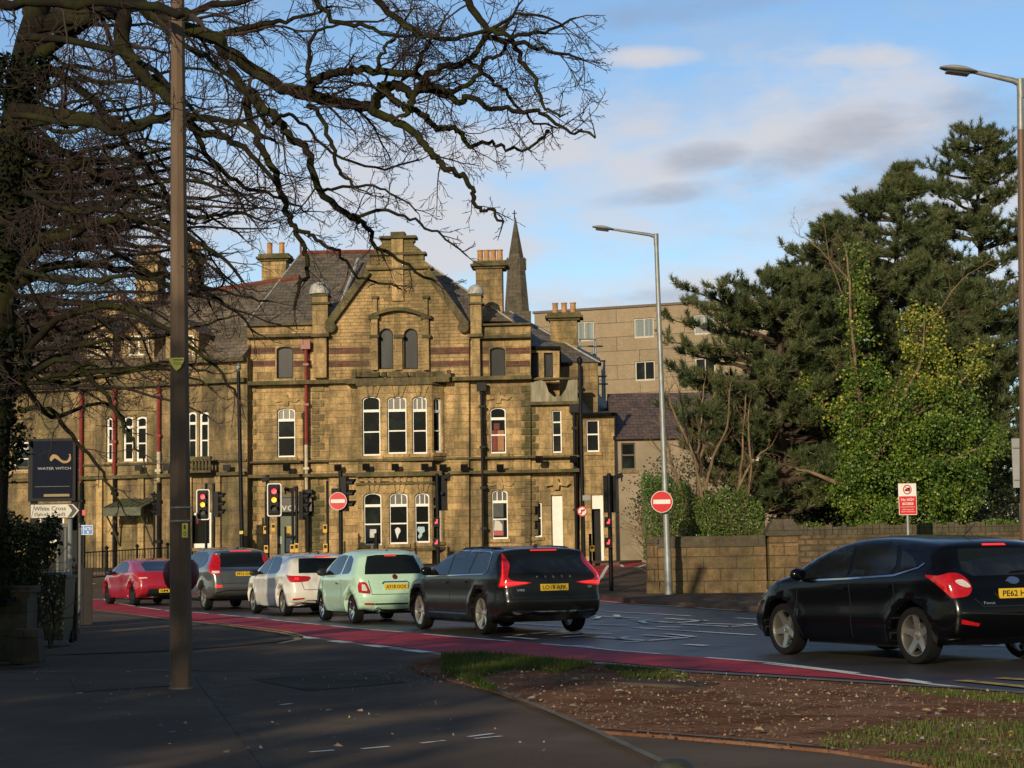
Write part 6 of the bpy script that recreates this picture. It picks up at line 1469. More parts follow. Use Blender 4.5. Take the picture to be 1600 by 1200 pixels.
# --- left side: hedge, stone gate pier, bins, board fence
og = tuple(G(38, 1035, .08)); g = thing('stone_gate_pier', 'low dark stone pier with a rough block at its foot below the hedge', 'gate pier', og); c = Vector(og)
DK = stone('dark_pier_stone', (.05, .038, .027), (.04, .03, .022), (.02, .016, .012), .5, .3, stain=.6, green=.4)  # stone colours darkened in place of shade on this corner
m = MB(); m.box((c.x - .45, c.y + .9, .5), (.62, .5, .9)); m.box((c.x - .45, c.y + .9, .98), (.7, .58, .08)); m.build('shaft', DK, g, og)
m = MB(); m.box((c.x + .02, c.y + .1, .28), (.38, .34, .42), taper=.8); m.box((c.x - .75, c.y - .9, .45), (.5, 1.6, .8)); m.build('block', DK, g, og)
def wheelie(px, py, h, w, mat, lab):
    b = G(px, py, .05); og = tuple(b); o = thing('wheelie_bin', lab, 'wheelie bin', og, group='wheelie bins beside the hedge')
    m = MB(); m.box(b + Vector((0, 0, h * .45 + .04)), (w * .82, w * .9, h * .86), taper=1.18); m.build('bin_body', mat, o, og)
    m = MB(); m.box(b + Vector((0, 0, h * .9 + .04)), (w * 1.02, w * 1.12, .05)); m.box(b + Vector((0, -.02, h * .9 + .08)), (w * .9, w * .95, .05), taper=.7); l = m.build('bin_lid', mat, o, og)
    m = MB(); m.tube([b + Vector((-w * .4, w * .6, h * .88)), b + Vector((w * .4, w * .6, h * .88))], .02, 6); sub(m, 'handle', plast, l, og)
    for sd in (-1, 1): m = MB(); m.lathe([(0, -.03), (.1, -.03), (.1, .03), (0, .03)], 14, b + Vector((sd * w * .4, w * .45, .1)), 'x'); m.build('wheel', rubber, o, og)
wheelie(80, 1006, 1.12, .62, M('green_bin_plastic', (.022, .035, .02), .5, var=.2), 'green wheelie bin, nearest of the row beside the hedge')
wheelie(97, 985, 1.1, .56, M('black_bin_plastic', (.012, .012, .013), .5, var=.2), 'black wheelie bin behind the green one')
wheelie(122, 972, 1.12, .40, MATS['black_bin_plastic'], 'slim black wheelie bin farthest along the row, next to the red lane')
b = G(106, 978, .05); og = tuple(b); o = thing('board_fence', 'dark board fence panel behind the wheelie bins', 'fence', og)
m = MB()
for i in range(7): m.bb(b.x - .95 + i * .19, b.x - .77 + i * .19, b.y + .5 + .003 * (i % 2), b.y + .53 + .003 * (i % 2), .05, 1.5 - .05 * i)
m.build('boards', M('dark_fence_board', (.012, .010, .009), .8, var=.3, scale=4), o, og); m = MB(); m.bb(b.x - 1.0, b.x - .9, b.y + .54, b.y + .64, .05, 1.6); m.build('post', MATS['dark_fence_board'], o, og)
# grey cabinet/bus-shelter panel beyond the hedge
b = W(112, 860, 33); og = (b.x, 33, .06); o = thing('glazed_shelter', 'grey glazed shelter panel below the direction sign', 'shelter', og)
m = MB(); k = 33 / F
for dx in (-22, -10, 2, 12): m.bb(b.x + dx * k - .02, b.x + dx * k + .02, 33, 33.05, .06, 1.32 + 55 * k)
m.bb(b.x - 23 * k, b.x + 13 * k, 32.98, 33.07, 1.32 + 54 * k, 1.32 + 60 * k); m.build('frame', M('dark_grey_frame', (.05, .06, .06), .5), o, og); m = MB(); m.bb(b.x - 22 * k, b.x + 12 * k, 33.015, 33.03, .06, 1.32 + 54 * k); m.build('pane', M('grey_glass', (.05, .055, .06), .15), o, og)
# near bollard at the bottom edge
b = G(1050, 1300, .08); Yb_ = 6.9; tb = W(1053, 1184, Yb_); og = (tb.x, Yb_, .08); o = thing('bollard', 'domed black bollard with a white band peeping in at the bottom edge', 'bollard', og)
m = MB(); z = tb.z - .08; m.lathe([(.075, 0), (.072, z - .09), (.078, z - .08), (.085, z - .055), (.07, z - .02), (.035, z - .003), (0, z)], 24, og); m.build('shaft', M('mossy_black', (.03, .032, .02), .6, var=.4, scale=20), o, og, smooth=50)
m = MB(); m.lathe([(.0745, z - .16), (.0765, z - .16), (.0765, z - .095), (.0745, z - .095)], 24, og); m.build('white_band', signwhite, o, og, smooth=50)
# railings in front of the left wing
ra = W(118, 903, 69); rb_ = W(262, 900, 71.5); og = (ra.x, ra.y, gz(ra.x, ra.y) + .1)
o = thing('guard_railing', 'dark metal guard railing along the far kerb left of the red car', 'railing', og); m = MB()
def rz(t): p = ra.lerp(rb_, t); return Vector((p.x, p.y, gz(p.x, p.y) + .1))
for h in (1.05, .12): m.tube([rz(0) + Vector((0, 0, h)), rz(1) + Vector((0, 0, h))], .025, 6)
for i in range(33): q = rz(i / 32); m.tube([q + Vector((0, 0, .12)), q + Vector((0, 0, 1.05))], .012, 5)
m.build('bars', black, o, og)
for t in (0, .33, .66, 1): q = rz(t); m = MB(); m.tube([q, q + Vector((0, 0, 1.15))], .045, 8); m.lathe([(.06, 0), (.085, .06), (0, .14)], 8, q + Vector((0, 0, 1.13))); m.build('post', black, o, og)
# ------------------------------------------------------------------ vegetation
bark_d = M('dark_bark', (.014, .010, .008), .9, var=.3, scale=3, bump=.01, bscale=25, col2=(.022, .018, .010), stretch=(1, 1, .4))
twig_m = M('twig_bark', (.034, .020, .016), .85, var=.3, scale=2)
bark_moss = M('mossy_bark', (.017, .014, .010), .95, spec=.1, scale=1.8, col2=(.032, .036, .010), lo=.45, hi=.62, bump=.01, bscale=30)
bark_t = M('tan_bark', (.19, .13, .075), .9, var=.3, scale=3)
bark_p = M('pine_bark', (.075, .05, .035), .9, var=.3, scale=3)
class Twigs:
    """thin branches: three-sided tubes kept as plain lists"""
    def __init__(s, seed): s.v = []; s.f = []; s.r = random.Random(seed)
    def path(s, pts, r0, r1, n=3):
        b = len(s.v); L = len(pts)
        for i, p in enumerate(pts):
            a = pts[min(i + 1, L - 1)]; c = pts[max(i - 1, 0)]
            d = (a[0] - c[0], a[1] - c[1], a[2] - c[2]); l = math.sqrt(d[0] ** 2 + d[1] ** 2 + d[2] ** 2) + 1e-9; d = (d[0] / l, d[1] / l, d[2] / l)
            # two vectors across the branch
            if abs(d[1]) < .9: u = (d[2], 0, -d[0])
            else: u = (0, d[2], -d[1])
            l = math.sqrt(u[0] ** 2 + u[1] ** 2 + u[2] ** 2) + 1e-9; u = (u[0] / l, u[1] / l, u[2] / l)
            w = (d[1] * u[2] - d[2] * u[1], d[2] * u[0] - d[0] * u[2], d[0] * u[1] - d[1] * u[0])
            r = r0 + (r1 - r0) * i / (L - 1)
            for k in range(n):
                t = 6.28318 * k / n; ca, sa = math.cos(t) * r, math.sin(t) * r
                s.v.append((p[0] + u[0] * ca + w[0] * sa, p[1] + u[1] * ca + w[1] * sa, p[2] + u[2] * ca + w[2] * sa))
        for i in range(L - 1):
            for k in range(n):
                k2 = (k + 1) % n; s.f.append((b + i * n + k, b + i * n + k2, b + (i + 1) * n + k2, b + (i + 1) * n + k))
    def grow(s, p, d, L, r, lv, step=None, bend=.35, up=0.0, ang=.8, dens=1.0):
        """p,d tuples; wiggly shoot with side shoots of lower level"""
        R = s.r; n = max(3, int(L / (.09 if lv <= 1 else .14))); n = min(n, 9); sl = L / n; pts = [p]; dirs = [d]
        for i in range(n):
            d = (d[0] + R.uniform(-bend, bend), d[1] + R.uniform(-bend, bend), d[2] + R.uniform(-bend, bend) + up)
            l = math.sqrt(d[0] ** 2 + d[1] ** 2 + d[2] ** 2); d = (d[0] / l, d[1] / l, d[2] / l)
            q = pts[-1]; pts.append((q[0] + d[0] * sl, q[1] + d[1] * sl, q[2] + d[2] * sl)); dirs.append(d)
        s.path(pts, r, max(.0036, r * .35), 3 if r < .02 else 5)
        if lv <= 0: return
        sp = {1: .065, 2: .125, 3: .25}[lv] / dens; m = max(2, int(L / sp))
        for k in range(m):
            f = .15 + .85 * (k + R.random() * .7) / m; f = min(f, .999); i = int(f * n); q = pts[i]; t = pts[i + 1] if i < n else q; g = f * n - i
            o = tuple(q[j] + (t[j] - q[j]) * g for j in range(3)); dd = dirs[min(i + 1, n)]
            # random side direction
            a = (R.gauss(0, 1), R.gauss(0, 1), R.gauss(0, 1)); dot = sum(a[j] * dd[j] for j in range(3)); a = tuple(a[j] - dot * dd[j] for j in range(3)); l = math.sqrt(sum(x * x for x in a)) + 1e-9
            th_ = R.uniform(ang * .6, ang * 1.3); c_, s_ = math.cos(th_), math.sin(th_)
            nd = tuple(dd[j] * c_ + a[j] / l * s_ for j in range(3))
            s.grow(o, nd, L * R.uniform(.32, .55) * (1.15 - .45 * f), max(.004, r * .45 * (1.1 - .5 * f)), lv - 1, bend=bend, up=up, ang=ang, dens=dens)
def limb(T, px, Y0, Y1, r0, r1, lv=3, step=.38, L=1.3, dens=1.0, up=0.0, col=None, start=.1, ang=.85, outw=.4):
    """a limb through picture points, receding or approaching from depth Y0 to Y1, with side shoots"""
    P = spline([(*W(x, y, Y0 + (Y1 - Y0) * i / (len(px) - 1)),) for i, (x, y) in enumerate(px)], 5)
    P = [tuple(float(c) + (T.r.uniform(-.03, .03) if 0 < i < len(P) - 1 else 0) for c in p) for i, p in enumerate(P)]
    T2 = col or T; T2.path(P, r0, r1, 7)
    tot = sum((Vector(P[i + 1]) - Vector(P[i])).length for i in range(len(P) - 1)); n = max(2, int(tot / step)); R = T.r
    for k in range(n + 1):
        f = start + (1 - start) * (k + R.uniform(-.3, .3)) / n; f = min(max(f, 0), .999); i = int(f * (len(P) - 1)); q = P[i]; d = Vector(P[i + 1]) - Vector(q); d.normalize()
        a = Vector((R.gauss(0, 1), R.gauss(0, .8), R.gauss(0, 1))); a = (a - d * a.dot(d)).normalized(); t = R.uniform(ang * .6, ang * 1.3)
        nd = d * math.cos(t) + a * math.sin(t)
        T.grow(q, tuple(nd), L * R.uniform(.5, 1.15) * (1.1 - .62 * f), max(.010, (r0 + (r1 - r0) * f) * .32), lv - 1, up=up, dens=dens)
    d = (Vector(P[-1]) - Vector(P[-2])).normalized(); T.grow(P[-1], tuple(d), L * .35, r1 * .9, lv - 1, up=up, dens=dens)
def leaves(n, centre, size, rng, squash=(1, 1, 1), shape='quad', droop=0):
    pass
def leafmesh(name, C, sz, mats, parent, org, rng, mi=None, aspect=.6, upn=.3):
    """one small folded leaf at every centre in C"""
    C = np.asarray(C, float); n = len(C); d = rng.normal(size=(n, 3)); d /= np.linalg.norm(d, axis=1)[:, None]
    nn = rng.normal(size=(n, 3)); nn[:, 2] += upn; nn -= (nn * d).sum(1)[:, None] * d; nn /= np.linalg.norm(nn, axis=1)[:, None]; s = np.cross(d, nn)
    L = (sz * rng.uniform(.6, 1.3, n))[:, None]; w = L * aspect / 2
    V = np.stack([C - d * L / 2, C + s * w + nn * L * .08, C + d * L / 2, C - s * w + nn * L * .08], 1).reshape(-1, 3)
    o = mk(name, V.tolist(), [(4 * i, 4 * i + 1, 4 * i + 2, 4 * i + 3) for i in range(n)], mats, parent, org, mi=mi)
    return o
# ---- the big bare tree leaning in from the left
rnt = np.random.default_rng(11)
YT = 24.0; tb = W(-25, 930, YT); og = (tb.x, YT, .05)
tree = thing('bare_tree', 'big leafless tree with ivy-clad trunk at the left, mossy limbs reaching across the sky', 'tree', og, group='bare trees at the left')
T = Twigs(7); TL = Twigs(8); Z = None
tr = spline([(*W(-28, 945, YT),), (*W(-25, 800, YT),), (*W(-12, 600, YT),), (*W(2, 400, YT),), (*W(25, 200, YT),), (*W(45, 60, YT),), (*W(110, -120, YT),)], 5)
MBt = MB(); MBt.tube(tr, [.34 - .22 * i / len(tr) for i in range(len(tr))], 12); MBt.build('trunk', bark_moss, tree, og, smooth=True)
limbs = [
 ([(60, 90), (180, 5), (270, 36), (330, 57), (360, 84), (420, 126), (480, 149), (530, 160), (579, 169), (592, 148), (602, 132), (624, 135), (640, 146), (655, 138), (666, 117), (708, 102), (735, 92), (756, 60), (790, 40)], 24, 23, .105, .03, 1.3),
 ([(480, 150), (492, 129), (510, 117), (545, 110), (585, 111), (645, 117), (668, 128), (690, 140), (714, 142), (744, 120), (756, 93), (780, 84), (800, 55)], 23.6, 22.6, .065, .02, 1.2),
 ([(579, 170), (621, 189), (648, 207), (668, 232), (684, 252), (708, 268), (729, 282), (740, 305), (744, 324), (768, 330), (786, 348)], 23.4, 22.4, .06, .016, .8),
 ([(642, 146), (643, 168), (630, 180)], 23.3, 23.2, .05, .03, .5),
 ([(600, 140), (620, 160), (645, 172), (666, 183), (680, 200), (708, 201), (722, 212), (735, 229), (762, 221), (786, 231), (825, 233), (850, 210), (858, 204)], 23.3, 24.3, .05, .014, 1.0),
 ([(655, 138), (690, 144), (716, 158), (735, 153), (768, 168), (810, 173), (846, 177), (876, 200), (905, 206), (930, 214)], 23.3, 22.0, .05, .012, 1.0),
 ([(735, 96), (768, 126), (795, 147), (813, 171), (835, 190), (870, 200)], 23, 24, .03, .012, .8),
 ([(801, 66), (819, 99), (840, 132), (852, 168), (880, 180)], 22.8, 22, .035, .012, .9),
 ([(756, 60), (800, 66), (840, 75), (880, 85), (915, 95)], 22.8, 22.3, .04, .012, 1.0),
 ([(700, -30), (735, 8), (756, 40), (790, 55), (850, 50), (900, 28)], 22.6, 22, .06, .012, 1.2),
 ([(560, -40), (610, 20), (650, 50), (700, 60), (756, 48), (820, 20), (880, 40)], 23, 22, .05, .012, 1.2),
 ([(480, -30), (520, 30), (575, 42), (620, 55), (690, 60)], 23, 23, .04, .014, 1.1),
 ([(480, 129), (490, 60), (520, 40), (600, 30)], 23, 23, .03, .012, 1.1),
 ([(585, 112), (600, 80), (615, 60), (640, 20)], 23, 23, .03, .012, 1.1),
 ([(645, 117), (665, 80), (680, 55), (700, 20)], 23, 24, .03, .012, 1.1),
 ([(357, 108), (385, 150), (400, 215), (420, 252), (436, 288), (450, 335), (463, 360), (475, 395), (479, 430), (468, 446), (461, 484)], 24, 22.8, .06, .018, .9),
 ([(463, 360), (479, 362), (506, 384), (529, 394), (556, 428), (587, 443), (620, 446)], 22.9, 22.5, .03, .012, .7),
 ([(390, 144), (425, 180), (450, 210), (480, 236), (501, 300), (540, 333), (556, 342), (574, 356), (590, 384), (632, 410), (680, 440)], 24, 22.6, .065, .016, 1.0),
 ([(480, 165), (498, 180), (519, 228), (530, 265), (552, 291)], 23.4, 23.2, .035, .02, .8),
 ([(420, 200), (440, 180), (470, 190), (520, 240), (600, 262), (655, 250)], 23.4, 24.6, .03, .012, .9),
 ([(500, 300), (560, 290), (610, 300), (650, 330)], 23, 24, .022, .01, .8),
 ([(545, 340), (600, 330), (650, 345), (690, 370), (730, 400)], 22.8, 22.4, .025, .01, .7),
 ([(60, 40), (180, 18), (188, 60), (205, 95), (225, 120), (270, 159), (300, 198), (354, 216), (400, 250), (440, 300)], 23.5, 22.5, .13, .02, 1.2),
 ([(20, 170), (90, 177), (150, 188), (195, 198), (270, 180), (360, 192), (430, 220)], 23.5, 22.0, .09, .018, 1.2),
 ([(30, 420), (70, 380), (135, 355), (190, 340), (250, 350), (330, 390), (380, 440)], 23.8, 22.2, .08, .016, 1.2),
 ([(30, 440), (102, 414), (180, 420), (270, 435), (340, 470), (400, 520)], 24, 25, .07, .014, 1.2),
 ([(30, 560), (90, 500), (160, 480), (240, 500), (320, 560), (370, 620)], 24, 22.6, .06, .014, 1.1),
 ([(30, 600), (100, 560), (150, 600), (190, 660), (225, 720)], 24, 23, .05, .012, 1.0),
 ([(30, 640), (80, 640), (120, 690), (160, 740), (190, 790)], 24, 23, .04, .012, .8),
 ([(40, 210), (120, 250), (170, 290), (240, 300), (310, 340), (360, 330), (410, 345)], 23.8, 23, .06, .014, 1.2),
 ([(60, 100), (130, 140), (200, 230), (250, 290), (300, 400), (330, 480)], 24, 25, .07, .014, 1.2),
 ([(40, 300), (110, 320), (180, 390), (260, 440), (330, 450), (420, 470)], 24, 24.5, .055, .012, 1.2),
 ([(240, 120), (290, 180), (330, 250), (380, 290), (440, 310), (480, 330)], 23.6, 24.5, .05, .012, 1.1),
 ([(330, 57), (400, 40), (460, 30), (520, 10)], 23.8, 23.5, .05, .014, 1.2),
 ([(250, 40), (330, 10), (430, -10), (520, -30)], 23.6, 23.5, .06, .02, 1.3),
 ([(0, 6), (120, 4), (235, 8), (300, 25)], 19.5, 17.0, .06, .04, 1.0),
 ([(20, 180), (110, 190), (190, 205), (270, 182), (340, 190), (420, 176)], 22, 17.0, .045, .012, 1.0),
 ([(30, 60), (150, 70), (240, 110), (300, 170), (360, 215)], 22, 17.2, .05, .012, 1.0),
 ([(40, 300), (130, 330), (220, 310), (300, 350), (370, 330)], 22, 17.0, .04, .01, .9),
 ([(240, 20), (270, 60), (320, 90), (380, 140), (420, 200)], 20, 17.2, .04, .012, .9),
 ([(30, 420), (120, 440), (210, 430), (290, 460), (350, 440)], 22, 17.3, .035, .01, .8),
]
for px, Y0, Y1, r0, r1, L in limbs: limb(T, px, Y0, Y1, r0, r1, 3, .36, L, col=TL, dens=1.15 if px[-1][0] > 500 else .85)
R = T.r
for k in range(30):
    y0 = R.uniform(-40, 620); x1 = R.uniform(110, 420); y1 = y0 + R.uniform(-60, 150)
    if y1 > 640: x1 = min(x1, 260)
    ym = (y0 + y1) / 2 - R.uniform(0, 60); limb(T, [(35, y0), ((35 + x1) * .35, ym + 20), ((35 + x1) * .7, ym), (x1, y1)], R.uniform(22.5, 25), R.uniform(20.8, 27), R.uniform(.025, .045), .012, 3, .5, 1.1, col=TL, dens=.85)
mk('limbs', TL.v, TL.f, bark_moss, tree, og, smooth=True)
mk('twigs', T.v, T.f, twig_m, tree, og)
# ivy round the trunk
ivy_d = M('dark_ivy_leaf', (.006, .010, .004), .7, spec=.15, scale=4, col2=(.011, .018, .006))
C = []
for k in range(12000):
    f = rnt.uniform(.0, .80); i = min(int(f * (len(tr) - 1)), len(tr) - 2); p = np.array(tr[i]) * (1 - (f * (len(tr) - 1) - i)) + np.array(tr[i + 1]) * (f * (len(tr) - 1) - i)
    rr = .34 + .1 * math.sin(p[2] * 2.3) + .12 * math.sin(p[2] * 5.1) - .1 + abs(rnt.normal(0, .1)); a = rnt.uniform(0, 6.28); C.append((p[0] + rr * math.cos(a), p[1] + rr * math.sin(a), p[2]))
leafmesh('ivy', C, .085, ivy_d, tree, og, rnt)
# ---- second bare tree just behind, filling the left side
YB = 33.0; b = W(-70, 930, YB); og2 = (b.x, YB, .05)
t2 = thing('bare_tree', 'thinner leafless tree behind, its fine twigs crowding round the concrete column', 'tree', og2, group='bare trees at the left')
T = Twigs(21); TL = Twigs(22)
tr2 = spline([(*W(-70, 935, YB),), (*W(-50, 600, YB),), (*W(-20, 350, YB),), (*W(40, 100, YB),), (*W(90, -80, YB),)], 5)
m = MB(); m.tube(tr2, [.3 - .2 * i / len(tr2) for i in range(len(tr2))], 10); m.build('trunk', bark_d, t2, og2, smooth=True)
R = T.r
for k in range(52):
    y0 = R.uniform(-60, 600) if k < 30 else R.uniform(330, 620); x1 = R.uniform(130, 440) if y0 < 480 else R.uniform(100, 330); y1 = y0 + R.uniform(-120, 130); x0 = -50 + (600 - y0) * .15
    if y1 > 650: y1 = 650
    if x1 > 330 and y1 > 560: x1 = 320
    limb(T, [(x0, y0), (x0 + (x1 - x0) * .35, (y0 + y1) / 2 - 30), (x0 + (x1 - x0) * .7, (y0 + y1) / 2 - 25), (x1, y1)], 33, R.uniform(30, 36), R.uniform(.04, .07), .014, 3, .55, 1.5, col=TL, dens=.9)
mk('limbs', TL.v, TL.f, bark_d, t2, og2, smooth=True); mk('twigs', T.v, T.f, twig_m, t2, og2)
# ---- left hedge
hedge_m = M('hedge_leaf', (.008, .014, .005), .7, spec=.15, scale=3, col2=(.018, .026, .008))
og = (-8.6, 26.8, .05); h = thing('garden_hedge', 'overgrown dark evergreen hedge at the left edge beneath the bare trees', 'hedge', og)
C = []
while len(C) < 42000:
    x, y, z = rnt.uniform(-15, -6.2), rnt.uniform(25, 28.6), rnt.uniform(.75, 2.35)
    top = 2.05 + .12 * math.sin(x * 2.1) + .08 * math.sin(x * 5 + y); edge = -(.2545 if z < 1.1 else .2545 - .013 * min(1, (z - 1.1) / .4)) * y - .12 + .10 * math.sin(z * 7 + y * 2) - .2 * max(0, z - 1.8)
    if z > top or x > edge: continue
    if min(top - z, y - 25, edge - x) > .35 and rnt.random() < .8: continue
    C.append((x, y, z))
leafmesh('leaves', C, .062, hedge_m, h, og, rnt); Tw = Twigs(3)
for k in range(60): Tw.grow((rnt.uniform(-14, -6.8), rnt.uniform(25.5, 28), .05), (0, 0, 1), 1.7, .02, 1, bend=.25)
mk('stems', Tw.v, Tw.f, bark_d, h, og)
# ---- pines on the right
needle = M('pine_needles', (.045, .07, .022), .5, var=.35, scale=.9, col2=(.11, .125, .045), detail=8, lo=.4, hi=.62)
def pine(name, label, px, ytop, Y, prof, seed, base_y=None, wh=.42, per=6, tuft=1.0, group=None, start=.18, lean=0):
    b = W(px, 900, Y); zb = .1; top = W(px + lean, ytop, Y); og = (b.x, Y, zb); o = thing(name, label, 'tree', og, group=group)
    rng = np.random.default_rng(seed); T = Twigs(seed); H = top.z - zb
    P = [(b.x + (top.x - b.x) * f + .12 * math.sin(f * 9 + seed), Y + .15 * math.sin(f * 7), zb + H * f) for f in np.linspace(0, 1, 12)]
    m = MB(); m.tube(P, [.26 * (1 - f) + .02 for f in np.linspace(0, 1, 12)], 8); m.build('trunk', bark_p, o, og, smooth=True)
    pr = sorted([(W(px, y, Y).z, l * Y / F, r * Y / F) for y, l, r in prof]); zs_ = [p[0] for p in pr]
    TC = []; TD = []; z = zs_[0]
    while z < top.z - .1:
        l = np.interp(z, zs_, [p[1] for p in pr]); r = np.interp(z, zs_, [p[2] for p in pr]); f = (z - zb) / H; cx = np.interp(f, np.linspace(0, 1, 12), [p[0] for p in P])
        for k in range(per):
            a = rng.uniform(0, 6.283); c = math.cos(a); ext = (r if c > 0 else l); ext = ext * abs(c) + .5 * (l + r) * .75 * (1 - abs(c)); ext *= rng.choice([.55, .8, 1.0, 1.08], p=[.2, .3, .35, .15])
            if ext < .25: ext = .25
            n = 7; d = Vector((c, math.sin(a), 0)); q = Vector((cx, Y, z)); pts = [tuple(q)]; sl = ext / n
            for i in range(n):
                g = i / n; d2 = (d + Vector((rng.normal(0, .15), rng.normal(0, .15), .10 + .35 * g + .3 * max(0, f - .7) + rng.normal(0, .12)))).normalized(); q = q + d2 * sl * 1.05; pts.append(tuple(q))
            T.path(pts, .02 + .025 * ext, .012, 4)
            m_ = int(4 + ext * 4.6)
            for j in range(m_):
                g = rng.uniform(.25, 1.0) ** .7; i = min(int(g * n), n - 1); base = Vector(pts[i]).lerp(Vector(pts[i + 1]), g * n - i if g * n - i < 1 else 1)
                sd = (d * .5 + Vector((rng.normal(0, .6), rng.normal(0, .6), rng.uniform(.0, .8)))).normalized(); L = rng.uniform(.15, .5) * min(1, ext)
                e = base + sd * L; T.path([tuple(base), tuple(e)], .012, .008, 3)
                for w in range(3):
                    TC.append(tuple(base.lerp(e, (w + 1) / 3) + Vector(rng.normal(0, .05, 3)))); TD.append(tuple((sd + Vector((0, 0, .9))).normalized()))
        z += wh * rng.uniform(.7, 1.3)
    for k in range(5): TC.append(tuple(top + Vector((0, 0, -.12 * k)))); TD.append((0, 0, 1))
    mk('branches', T.v, T.f, bark_p, o, og)
    C = np.array(TC); D = np.array(TD); nn = 34; n = len(C)
    Cn = np.repeat(C, nn, 0); Dn = np.repeat(D, nn, 0); dv = Dn * .9 + rng.normal(0, .55, (n * nn, 3)); dv /= np.linalg.norm(dv, axis=1)[:, None]
    L = rng.uniform(.14, .26, n * nn)[:, None] * tuft; s = np.cross(dv, rng.normal(size=(n * nn, 3))); s /= np.linalg.norm(s, axis=1)[:, None]; w = .0125 * tuft
    st = Cn + Dn * rng.uniform(-.08, .1, (n * nn, 1)); V = np.stack([st - s * w, st + s * w, st + dv * L], 1).reshape(-1, 3)
    mk('needles', V.tolist(), [(3 * i, 3 * i + 1, 3 * i + 2) for i in range(n * nn)], needle, o, og)
    return o
PG = 'pines behind the stone wall'
pine('pine_tree', 'tallest pine, standing alone against the sky at the right edge', 1532, 190, 66, [(800, 90, 90), (700, 110, 100), (560, 95, 90), (450, 80, 80), (330, 85, 80), (290, 80, 65), (235, 55, 55), (190, 4, 4)], 41, group=PG, per=6, wh=.40)
pine('pine_tree', 'broad dark pine with two pointed tops in the middle of the group', 1395, 262, 62, [(800, 120, 150), (690, 180, 160), (560, 190, 150), (440, 180, 90), (390, 150, 70), (350, 85, 55), (315, 45, 38), (285, 20, 20), (262, 3, 3)], 42, group=PG, per=8, wh=.34, lean=12)
pine('pine_tree', 'spreading pine with low flat sprays reaching left across the modern block', 1220, 432, 59, [(800, 150, 120), (740, 170, 130), (690, 180, 130), (600, 172, 130), (520, 175, 130), (490, 150, 120), (455, 80, 80), (432, 10, 10)], 43, group=PG, per=8, wh=.30)
pine('pine_tree', 'slender pine rising left of the broad one beside bare twigs', 1290, 345, 60.5, [(700, 70, 90), (560, 70, 90), (460, 80, 90), (410, 85, 70), (380, 40, 60), (345, 4, 4)], 44, group=PG, per=6, wh=.36, lean=5)
pine('pine_tree', 'dark low pine filling the gap between the ivy tree and the tall pine', 1480, 420, 61, [(800, 110, 120), (640, 110, 120), (520, 80, 100), (460, 50, 60), (420, 4, 4)], 45, group=PG, per=8, wh=.34)
# ---- ivy-covered tree, leaves turning yellow
YI = 57.0; b = W(1355, 900, YI); og = (b.x, YI, .1); iv = thing('ivy_covered_tree', 'tree smothered in bright green ivy with yellow sprays behind the stone wall', 'tree', og)
T = Twigs(55)
stems = [[(1355, 880), (1350, 700), (1335, 560), (1325, 420), (1318, 380)], [(1350, 760), (1400, 640), (1440, 560), (1445, 490)], [(1350, 700), (1300, 650), (1240, 590)], [(1400, 660), (1480, 620), (1525, 570)], [(1400, 760), (1480, 720), (1560, 690)], [(1330, 760), (1270, 740), (1240, 730)], [(1335, 500), (1300, 420), (1290, 360)], [(1330, 440), (1280, 390), (1245, 365)], [(1445, 520), (1500, 440), (1560, 400)]]
for i, s in enumerate(stems):
    limb(T, s, YI, YI - .6 + .3 * (i % 4), .09 if i < 6 else .022, .01, 3, .8 if i < 6 else .5, 1.5, dens=.5, up=.05)
mk('branches', T.v, T.f, bark_t, iv, og)
blobs = [(1338, 420, 12, 35, 1.4), (1338, 480, 18, 40, 2), (1345, 550, 24, 40, 2.6), (1355, 610, 34, 40, 3.4), (1375, 670, 60, 45, 6), (1440, 520, 30, 45, 4), (1455, 580, 35, 40, 4), (1430, 640, 60, 40, 6), (1410, 700, 95, 55, 13), (1480, 700, 75, 45, 9), (1400, 760, 105, 45, 14), (1480, 760, 60, 40, 7), (1262, 608, 22, 9, .7), (1295, 635, 22, 12, 1.0), (1325, 662, 26, 18, 1.6), (1525, 565, 16, 22, 1.6), (1505, 640, 35, 30, 3), (1340, 740, 25, 35, 2.5), (1350, 795, 35, 25, 3), (1430, 800, 80, 22, 6), (1535, 690, 35, 25, 3)]
C = []; mi = []
rr = np.random.default_rng(5); tw = sum(b_[4] for b_ in blobs)
for (x, y, sx, sy, w) in blobs:
    n = int(44000 * w / tw); k = max(4, int(w * 7)); cl = []
    for i in range(k):
        a = rr.uniform(0, 6.28); q = rr.uniform(.2, 1) ** .5; cl.append((x + sx * q * math.cos(a), y + sy * q * math.sin(a), YI + rr.uniform(-1, .8) * (.3 + sx / 90)))
    for i in range(n):
        c = cl[rr.integers(k)]; s = .15
        p = W(c[0], c[1], c[2]); p = (p.x + rr.normal(0, s), p.y + rr.normal(0, s), p.z + rr.normal(0, s * 1.1)); C.append(p)
        yel = .6 if (x > 1420 and y < 600) or x > 1520 and y < 600 else .18 if y < 560 else .35 if x < 1320 and 590 < y < 670 else .05 if y > 640 else .12
        mi.append(1 if rr.random() < yel else 0)
leafmesh('ivy_leaves', C, .095, [M('ivy_green', (.042, .09, .010), .45, scale=1.3, col2=(.12, .19, .02), lo=.4, hi=.62), M('ivy_yellow', (.22, .24, .03), .5, var=.3, scale=3, col2=(.34, .31, .04))], iv, og, rr, mi=mi, aspect=.75)
